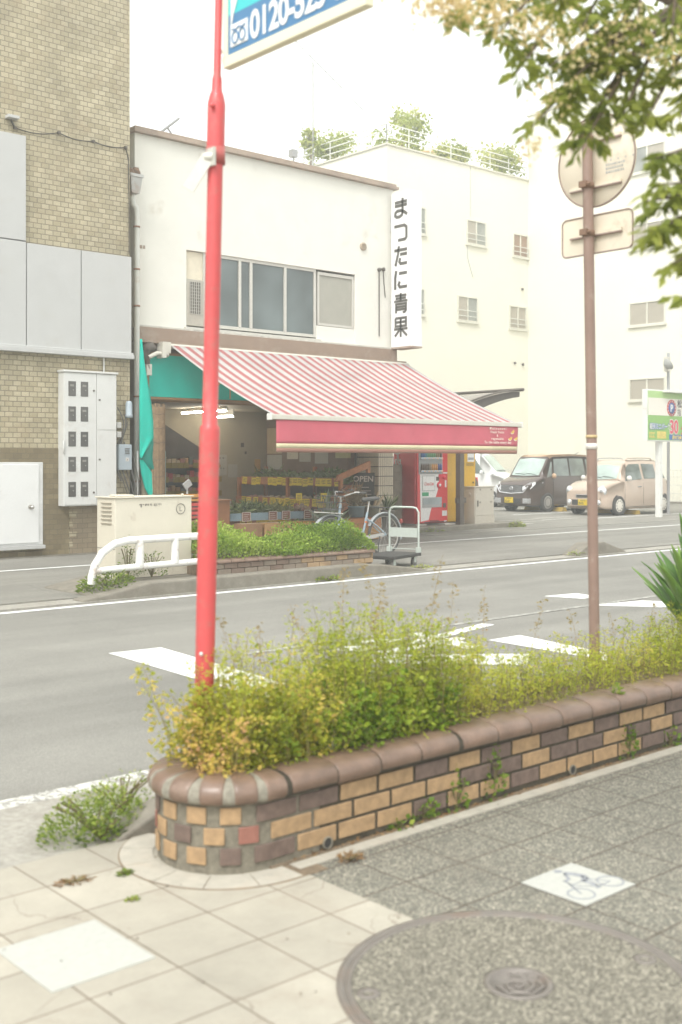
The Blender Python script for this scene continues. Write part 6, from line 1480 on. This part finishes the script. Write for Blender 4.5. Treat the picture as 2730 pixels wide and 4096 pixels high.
a_ = R(-41.5); b.text("N.T.T", .040, (*turned(-.02,.038),.006), (math.cos(a_),math.sin(a_),0), (-math.sin(a_),math.cos(a_),0), .003, 0, 'LEFT', .001); b.build("emblem_relief", m_iron, em)
for a in (2.55,-.35):
    b = MB(); x,y = MC[0]+.455*math.cos(a), MC[1]+.455*math.sin(a); b.lathe((x,y,0),[(.036,.004),(.036,.0065),(.014,.0065),(.014,.003),(0,.003)],18,0); b.lathe((x,y,.0035),[(.014,0),(0,0)],14,1)
    b.build("lifting_lug", [m_iron, M("rusty hole",(.10,.05,.03),.9)], mh)
ctile = thing("cycle_tile", "white paving tile with a grey cyclist symbol set in the dark paving", "paving tile", (3.43,2.53,0))
tc0, tc1, tc2, tc3 = (3.27,2.683), (3.573,2.683), (3.573,2.392), (3.27,2.392)
MB().prism([(*q,-.01) for q in (tc0,tc1,tc2,tc3)], (0,0,.0135)).build("tile", m_tile, ctile)
# symbol drawn in tile coordinates: u along +X, v along -Y
b = MB(); O_ = Vector((3.27,2.683,.0035)); U = Vector((.303,0,0)); V_ = Vector((0,-.291,0))
def ring(c, r, wd): b.stroke([(c[0]+r*math.cos(2*math.pi*i/28), c[1]+r*math.sin(2*math.pi*i/28)) for i in range(29)], wd, O_, U, V_, -.0012)
ring((.845,.735),.165,.026); ring((.245,.745),.165,.026)
for pts,wd in [([(.59,.045),(.66,.12)],.09),([(.63,.17),(.70,.28),(.74,.42)],.10),([(.62,.19),(.52,.34),(.42,.36)],.045),([(.42,.33),(.39,.47)],.024),([(.74,.42),(.60,.52)],.09),([(.60,.50),(.60,.72)],.05),([(.62,.745),(.53,.765)],.04),([(.40,.42),(.245,.745)],.026),([(.36,.50),(.59,.735)],.018),([(.37,.49),(.70,.50)],.016),([(.73,.44),(.60,.735)],.018),([(.6,.735),(.845,.735)],.018),([(.71,.5),(.845,.735)],.016)]:
    b.stroke(pts, wd, O_, U, V_, -.0012)
b.build("cyclist_symbol", M("symbol grey",(.27,.28,.30),.8,.2,30), ctile)
pb = thing("plastic_bottle", "crumpled clear plastic bottle stuck between the coping and the plants", "bottle", (3.2,3.62,.36))
b = MB(); b.T = Matrix.Translation((3.12,3.60,.345)) @ Matrix.Rotation(R(12),4,'Y'); b.lathe((0,0,0),[(0,0),(.024,.0),(.026,.02),(.022,.035),(.027,.05),(.021,.07),(.012,.085),(.009,.10),(0,.10)],14); b.build("bottle_body", glass("clear plastic",(.50,.50,.46),.15), pb)
b = MB(); b.T = Matrix.Translation((3.12,3.60,.345)) @ Matrix.Rotation(R(12),4,'Y'); b.lathe((0,0,.09),[(.011,0),(.011,.014),(0,.014)],12); b.build("cap", m_vw, pb)
# ================================================================ NEAR PLANTS
lm_yel = leafmat("yellowing leaves", [(0,(.20,.26,.03)),(.3,(.42,.45,.05)),(.55,(.60,.52,.08)),(.8,(.70,.50,.16)),(1,(.72,.44,.24))], .48)
lm_mid = leafmat("clover green leaves", [(0,(.11,.19,.02)),(.35,(.25,.37,.035)),(.7,(.42,.50,.06)),(1,(.58,.58,.11))], .48)
lm_bed = leafmat("wild weed leaves", [(0,(.24,.30,.03)),(.35,(.45,.51,.05)),(.65,(.62,.62,.09)),(.85,(.66,.54,.12)),(1,(.70,.48,.25))], .5)
m_stem = M("weed stalk",(.24,.20,.07),.85,.25,10); m_dry = M("dry stalk",(.33,.24,.12),.9,.25,10)
def stemplant(name, parent, spots, leafm, stemm, leafsize, per, asp, tintf, spread=.06, cluster=3, low=.12, droop=.2, stemr=.0028):
    """upright stalks with leaflets in whorls: spots = (x, y, z, height, leanx, leany)"""
    sb = MB(); P=[]; D=[]; S=[]; T=[]
    for (x,y,z,h,lx,ly) in spots:
        pts = []; ph = rnd.uniform(0,6.28)
        for k in range(5):
            u = k/4; pts.append((x+lx*h*u*u+.012*math.sin(ph+u*5), y+ly*h*u*u+.012*math.cos(ph+u*4), z+h*u))
        sb.tube(pts, [stemr*(1-.65*k/4) for k in range(5)], 4, 0, caps=False)
        n = max(3, int(per*h)); tn = tintf(x, y)
        for i in range(n):
            u = low+(1-low)*rnd.random()**.8; q = min(int(u*4),3); f = u*4-q
            c = [pts[q][a]*(1-f)+pts[q+1][a]*f for a in range(3)]; a = rnd.uniform(0,6.28)
            L = spread*(1.15-.75*u)*rnd.uniform(.4,1.2)
            bx,by,bz = c[0]+L*math.cos(a), c[1]+L*math.sin(a), c[2]+L*rnd.uniform(-.1,.6)
            tt = min(1,max(0,tn+rnd.gauss(0,.12)))
            for k in range(cluster):
                a2 = a+rnd.uniform(-1.1,1.1)
                P.append((bx+rnd.gauss(0,.006),by+rnd.gauss(0,.006),bz+rnd.gauss(0,.006))); D.append((math.cos(a2),math.sin(a2),rnd.uniform(-.3-droop,.7))); S.append(leafsize*rnd.uniform(.6,1.25)); T.append(min(1,max(0,tt+rnd.gauss(0,.06))))
    so = sb.build("stalks", stemm, parent); lo = leafmesh("foliage", P, D, S, leafm, T, parent, asp)
    return so, lo
def spots(n, x0, x1, y0, y1, hf, lean=.18, z=.29):
    o = []
    for _ in range(n):
        x = rnd.uniform(x0,x1); y = rnd.uniform(y0,y1); o.append((x, y, z, hf(x,y)*rnd.uniform(.45,1.08), rnd.gauss(0,lean), rnd.gauss(0,lean)))
    return o
# yellowing shrub round the red pole
sb1 = thing("yellowing_shrub", "yellow and orange tinged leafy shrub crowding the base of the red pole", "shrub", (2.65,3.8,.29))
def h1(x, y): return .34+.10*math.sin(x*9+y*4)-.9*max(0,2.62-x)
stemplant("yellowing_shrub", sb1, spots(105,2.50,3.02,3.54,3.92,h1,.24)+[(2.50,3.85,.29,.40,-.30,.1),(2.52,3.75,.29,.32,-.25,-.1),(2.55,3.95,.29,.46,-.25,.1)], lm_yel, m_stem, .0185, 150, .7, lambda x,y: .54-.55*(x-2.55)+.24*math.sin(x*17+y*11), .075, 3, .05)
# deep green clover-leaved shrub
sb2 = thing("green_shrub", "dense deep green round leaved shrub in the middle of the near planter", "shrub", (3.55,3.7,.29))
stemplant("green_shrub", sb2, spots(110,3.22,3.86,3.52,3.9,lambda x,y:.31+.06*math.sin(x*8),.28), lm_mid, m_stem, .023, 130, .85, lambda x,y: .45+.2*math.sin(x*13+y*7), .075, 3, .05)
sb3 = thing("green_shrub", "smaller mixed green shrub leaning over the coping right of the red pole", "shrub", (3.1,3.65,.29))
stemplant("green_shrub", sb3, spots(75,2.85,3.30,3.52,3.9,lambda x,y:.31,.30), lm_mid, m_stem, .021, 125, .8, lambda x,y: .52+.3*math.sin(x*15+y*9), .07, 3, .05)
# the mixed weeds of the bed: nobody could count them
def hbed(x, y):
    pts = [(2.5,.42),(2.8,.52),(3.15,.52),(3.4,.60),(3.7,.55),(4.0,.44),(4.4,.32),(4.9,.27),(5.2,.31),(5.8,.32),(6.2,.42),(7.0,.52),(9,.55)]
    for (a,ha),(b_,hb) in zip(pts, pts[1:]):
        if x <= b_: t = max(0,(x-a)/(b_-a)); return ha*(1-t)+hb*t
    return .5
bed = MB(); 
o1, o2 = stemplant("bed_weeds", None, spots(360,2.6,4.6,3.52,3.92,hbed,.13)+spots(130,3.1,4.05,3.52,3.9,lambda x,y:hbed(x,y)*1.08,.10)+spots(860,4.6,9.0,3.52,3.92,hbed,.15), lm_bed, m_stem, .0165, 70, .45, lambda x,y: .42+.16*math.sin(x*5.3+y*3)+.14*math.sin(x*13), .06, 3, .15)
o1.name = "weed_stalks"; o2.name = "weed_foliage"
for o in (o1, o2): o["kind"] = 'stuff'; o["label"] = "wild yellow green weeds filling the bed of the near brick planter"; o["category"] = "weeds"
# seed stalks standing above the rest
o1, o2 = stemplant("tall", None, [(x,y,.3,h,rnd.gauss(0,.08),rnd.gauss(0,.08)) for x,y,h in [(3.45,3.9,.78),(3.50,3.8,.66),(3.72,3.9,.80),(3.60,3.85,.7),(3.95,3.85,.82),(4.05,3.8,.68),(4.5,3.95,.60),(3.3,3.9,.62),(2.86,3.85,.60),(3.05,4.0,.55),(4.9,3.95,.50),(5.3,3.9,.42),(6.1,4.0,.40),(5.6,3.9,.36)]], leafmat("seed heads",[(0,(.24,.20,.04)),(.5,(.36,.27,.07)),(1,(.46,.28,.12))],.3), m_dry, .020, 60, .35, lambda x,y: .5, .022, 2, .45, stemr=.0024)
o1.name = "seed_stalks"; o2.name = "seed_heads"
for o in (o1, o2): o["kind"] = 'stuff'; o["label"] = "thin dry seed stalks rising above the weeds of the near planter"; o["category"] = "weeds"
# spiky yucca
yc = thing("yucca", "spiky green yucca with broad sword leaves at the right edge of the near planter", "plant", (6.35,3.78,.29))
m_yuc = leafmat("yucca leaf", [(0,(.07,.16,.035)),(.5,(.14,.27,.055)),(1,(.27,.42,.08))], .2, .45)
def sword(o, base, az, el, L, wd, bend):
    vs, fs, tn = [], [], []; n = 9; hd = Vector((math.cos(az),math.sin(az),0)); sd_ = Vector((-math.sin(az),math.cos(az),0)); p = Vector(base); e = el
    for i in range(n+1):
        u = i/n; wv = wd*(.55+.9*u if u < .5 else 1.0*(1-((u-.5)/.5)**1.7)+.0)*(1 if u<1 else 0)
        nrm = hd*(-math.sin(e))+Z*math.cos(e); 
        vs += [p+sd_*wv*.5+nrm*wv*.16, p, p-sd_*wv*.5+nrm*wv*.16]
        if i < n: k = i*3; fs += [(k,k+1,k+4,k+3),(k+1,k+2,k+5,k+4)]
        p = p+(hd*math.cos(e)+Z*math.sin(e))*L/n; e -= bend/n
    o.add(vs, fs, 0, True)
for i in range(76):
    az = rnd.uniform(0,6.28); el = R(rnd.uniform(42,88)); b = MB(); L = rnd.uniform(.42,.60)
    sword(b, (6.35+.03*math.cos(az),3.78+.03*math.sin(az),.40+.004*i*(el/1.5)), az, el, L, rnd.uniform(.075,.10), rnd.uniform(0,.3))
    o = b.build("sword_leaf", m_yuc, yc); at = o.data.attributes.new("tint",'FLOAT','POINT'); at.data.foreach_set("value", [rnd.uniform(.1,.95)]*len(o.data.vertices)); o.modifiers.new("thick",'SOLIDIFY').thickness = .004
for i in range(9):
    az = R(rnd.uniform(150,260)); b = MB(); sword(b, (6.15+.01*(i%3),3.85,.30), az, R(rnd.uniform(30,75)), rnd.uniform(.22,.34), .035, .2)
    o = b.build("sword_leaf", m_yuc, yc); at = o.data.attributes.new("tint",'FLOAT','POINT'); at.data.foreach_set("value", [rnd.uniform(.3,.9)]*len(o.data.vertices)); o.modifiers.new("thick",'SOLIDIFY').thickness = .003
MB().tube([(6.35,3.78,.28),(6.35,3.78,.55)], [.06,.045], 8).build("stem", M("yucca stem",(.2,.16,.1),.9), yc)
# weeds in the gutter and in the wall joints
tuft("weed_clump", "bright feathery weed clump in the gutter left of the near planter", (2.37,4.25,-.01), .25, .15, .20, 2300, .019, lm_weed, t0=.55, asp=.42)
tuft("weed_clump", "thin weed sprigs between the gutter clump and the planter end", (2.60,4.42,-.01), .2, .10, .20, 420, .018, lm_weed, t0=.55, asp=.4)
tuft("weed_clump", "small sprig low against the planter's kerb end", (2.34,4.14,.0), .1, .05, .10, 120, .03, lm_weed, t0=.45)
for x,h,n,lb in [(3.52,.09,130,"low round leaved weed at the foot of the brick planter wall"),(3.72,.16,150,"bushier weed beside the low one at the foot of the brick wall"),(3.97,.24,230,"taller weed climbing the bricks below the broken coping"),(3.36,.05,60,"tiny weed at the wall foot nearest the first drain pipe"),(5.05,.18,190,"weed growing from the bricks near the right edge of the picture"),(5.45,.09,80,"rightmost little weed at the foot of the brick planter wall")]:
    tuft("weed_clump", lb, (x,3.425,.0), .07, .03, h, int(n*.75), .026, leafmat("wall weed leaves",[(0,(.06,.13,.015)),(.5,(.17,.27,.03)),(1,(.32,.38,.06))],.35), t0=.5, asp=.8, power=1.3)
tuft("weed_clump", "sprig growing over the coping near the right edge", (4.98,3.45,.25), .05, .03, .16, 110, .026, lm_weed, t0=.55, asp=.7)
dry = leafmat("dry litter",[(0,(.16,.09,.04)),(.5,(.30,.17,.07)),(1,(.40,.27,.12))],.1)
tuft("dry_weed", "small tuft of dry orange grass on the edge of the dark paving", (2.95,3.28,0), .05, .03, .025, 70, .03, dry, t0=.6, asp=.15)
tuft("dry_weed", "flat brown dead weeds on the pale slabs by the gutter clump", (2.03,3.80,0), .075, .035, .010, 90, .022, dry, t0=.4, asp=.2, dirz=.1)
tuft("moss_patch", "little olive moss tuft at the border tiles", (2.21,3.74,0), .03, .02, .012, 110, .014, lm_weed, "moss", t0=.35)
tuft("moss_patch", "tiny green moss sprig on the pale slabs", (2.10,3.50,0), .025, .015, .010, 60, .013, lm_weed, "moss", t0=.6)
n = 1500; X = nrg.uniform(2.75,9,n); Yv = 3.44-abs(nrg.normal(0,.018,n)); L_ = leafmesh("leaf_litter", np.stack([X,Yv,np.full(n,.008)],1), np.stack([nrg.normal(size=n),nrg.normal(size=n),nrg.uniform(0,.2,n)],1), nrg.uniform(.008,.028,n), dry, nrg.random(n), None, .35)
tag(L_, "dry leaf litter gathered along the foot of the brick planter", "leaf litter", None, 'stuff')
n = 60; X = nrg.uniform(1.2,4,n); Yv = nrg.uniform(1.9,3.8,n); L_ = leafmesh("scattered_bits", np.stack([X,Yv,np.full(n,.006)],1), np.stack([nrg.normal(size=n),nrg.normal(size=n),np.zeros(n)],1), nrg.uniform(.006,.016,n), leafmat("grey bits",[(0,(.12,.10,.08)),(1,(.25,.2,.14))],0), nrg.random(n), None, .5)
tag(L_, "scattered small dark bits of litter on the paving", "litter", None, 'stuff')

# ---- street tree whose branches hang into the picture
tree = thing("street_tree", "street tree hanging green leaves and pale orange flower sprays into the upper right", "tree", (4.86,2.27,.0))
m_bark = M("tree bark",(.17,.13,.095),.9,.3,12,bmp=.6)
lm_tree = leafmat("tree leaves", [(0,(.16,.21,.045)),(.35,(.29,.345,.075)),(.7,(.41,.45,.10)),(1,(.54,.53,.15))], .6)
lm_flow = leafmat("flower sprays", [(0,(.62,.50,.24)),(.5,(.76,.62,.34)),(1,(.85,.75,.48))], .6)
SC_ = .64
def nearer(p): return Vector((p[0]*SC_, p[1]*SC_, 1.57+(p[2]-1.57)*SC_))
tb_ = MB(); tb_.tube([nearer((7.6,3.55,-.883)),nearer((7.55,3.5,1.6)),nearer((7.45,3.5,2.9)),nearer((7.4,3.6,4.2)),nearer((7.5,3.7,5.6))], [.11,.095,.085,.07,.05], 10)
tips = []   # every twig: list of points
def twig(pts, r0=.012): tb_.tube(pts, [r0*(1-.8*i/(len(pts)-1)) for i in range(len(pts))], 5, caps=False); tips.append([Vector(p) for p in pts])
limbs = [((7.45,3.5,2.9),(6.2,3.3,3.75),(5.2,3.25,3.95)), ((7.42,3.55,3.6),(6.0,3.6,4.25),(4.9,3.55,4.2)), ((7.45,3.5,2.7),(6.2,3.05,3.25),(5.45,2.85,3.20)), ((7.45,3.5,2.75),(6.4,2.9,2.95),(5.5,2.65,2.85)), ((7.4,3.6,4.0),(6.0,3.1,4.5),(4.7,2.95,4.35))]
for l in limbs: tb_.tube([nearer(q) for q in (l[0],[(l[0][k]+l[1][k])/2+(.12 if k==2 else 0) for k in range(3)],l[1],l[2])], [.05,.04,.028,.016], 7, caps=False)
HANG = [  # (start, end) of hanging twigs
 ((4.9,3.55,4.2),(3.95,3.66,3.72)),((4.9,3.55,4.2),(4.12,3.55,3.60)),((4.95,3.5,4.1),(4.22,3.52,3.42)),((5.2,3.25,3.95),(4.32,3.48,3.20)),((5.2,3.25,3.95),(4.42,3.46,3.32)),
 ((5.2,3.25,3.9),(4.56,3.38,3.16)),((5.2,3.25,3.9),(4.50,3.30,3.12)),((5.2,3.2,3.85),(4.62,3.20,3.20)),((5.3,3.1,3.8),(4.70,3.10,3.20)),((5.3,3.05,3.7),(4.82,2.98,3.22)),
 ((4.7,2.95,4.35),(4.25,3.30,3.72)),((4.7,2.95,4.35),(4.55,3.05,3.60)),((4.9,3.0,4.3),(4.75,2.98,3.55)),((4.9,3.2,4.25),(4.40,3.25,3.62)),((5.1,3.3,4.2),(4.62,3.25,3.50)),
 ((4.9,3.4,4.2),(4.15,3.45,3.85)),((5.1,3.1,4.1),(4.85,2.95,3.42)),((5.45,2.85,3.2),(4.85,2.95,3.02)),((5.2,3.2,3.9),(4.45,3.35,3.42)),((5.2,3.3,3.9),(4.35,3.40,3.48)),
 ((5.5,2.65,2.85),(4.60,3.02,2.80)),((5.5,2.65,2.85),(4.64,2.98,2.88)),((5.5,2.7,2.9),(4.60,3.01,2.66)),((5.5,2.65,2.8),(4.63,2.98,2.68)),((5.5,2.65,2.8),(4.68,2.93,2.50)),((5.5,2.65,2.75),(4.71,2.90,2.34)),((5.5,2.7,2.85),(4.66,2.96,2.82)),((5.45,2.85,3.15),(4.62,2.98,3.0))]
for s_, e_ in HANG:
    s_, e_ = nearer(s_), nearer(e_); mid = s_.lerp(e_,.5)+Vector((0,0,.06)); twig([s_, mid, s_.lerp(e_,.8)+Vector((0,0,.02)), e_])
tb_.build("trunk", m_bark, tree)
P,D,S,T = [],[],[],[]; FP,FD,FS,FT = [],[],[],[]
for tw in tips:
    base = rnd.uniform(.25,.65)
    for q in range(rnd.randint(20,26)):
        u = rnd.uniform(.28,1.0); k = min(int(u*3),2); f = u*3-k; c = tw[k].lerp(tw[k+1], f); a = rnd.uniform(0,6.28)
        d = Vector((math.cos(a),math.sin(a),rnd.uniform(-1.0,.15))).normalized(); L = rnd.uniform(.03,.085)
        ln = 3 if rnd.random() < .5 else 5        # pinnate sprig
        for j in range(ln):
            p = c+d*(L*(j+1)/ln); sd_ = d.cross(Z).normalized()*(1 if j%2 else -1); dd = (d*.8+sd_*.7+Vector((0,0,-.45))).normalized()
            P.append(tuple(p)); D.append(tuple(dd)); S.append(rnd.uniform(.042,.068)); T.append(min(1,max(0,base+rnd.gauss(0,.14))))
for c,r,n in [((4.08,3.50,3.70),.12,300),((3.84,3.68,3.76),.13,300),((3.93,3.62,3.74),.11,260),((4.42,3.30,3.56),.16,130),((4.62,3.12,3.62),.15,120),((4.36,3.42,3.34),.10,50),((4.78,2.98,3.52),.12,70),((4.30,3.46,3.66),.10,160),((4.33,3.50,3.10),.06,60)]:
    for i in range(n):
        v = Vector((rnd.gauss(0,1),rnd.gauss(0,1),rnd.gauss(0,.9)))*r*.6; q = nearer(c)*.96+Vector((0,0,1.57*.04)); r *= .999; v = v*.62; FP.append(tuple(q+v)); FD.append((rnd.gauss(0,1),rnd.gauss(0,1),rnd.gauss(.2,1))); FS.append(rnd.uniform(.012,.022)); FT.append(rnd.random())
leafmesh("crown", P, D, S, lm_tree, T, tree, .42, .2)
leafmesh("flower_sprays", FP, FD, FS, lm_flow, FT, tree, .6)
# upper crown, above the picture
n = 2600; C = np.array([(rnd.uniform(5.8,9.2),rnd.uniform(2.4,4.8),rnd.uniform(4.6,6.4)) for _ in range(26)]); ci = nrg.integers(0,26,n)
leafmesh("upper_crown", (C[ci]+nrg.normal(0,.28,(n,3))-np.array([0,0,1.57]))*SC_+np.array([0,0,1.57]), nrg.normal(size=(n,3)), nrg.uniform(.05,.08,n), lm_tree, nrg.beta(2,2,n), tree, .45)
# ---- thin air volume added to lift the dark tones
hb_ = MB().box(-78,138,-48,98,-1.1,17.6)
hz_ = hb_.build("added_haze", bpy.data.materials.new("air"))
hz_["kind"] = 'stuff'; hz_["label"] = "thin pale air volume added over the street to lift the darks"; hz_["category"] = "added_haze"
am = hz_.data.materials[0]; am.use_nodes = True; at_ = am.node_tree; at_.nodes.clear()
ao = at_.nodes.new("ShaderNodeOutputMaterial"); av = at_.nodes.new("ShaderNodeVolumePrincipled")
av.inputs['Color'].default_value = (.94,.96,.92,1); av.inputs['Density'].default_value = .0074; av.inputs['Anisotropy'].default_value = .2
at_.links.new(av.outputs[0], ao.inputs['Volume'])
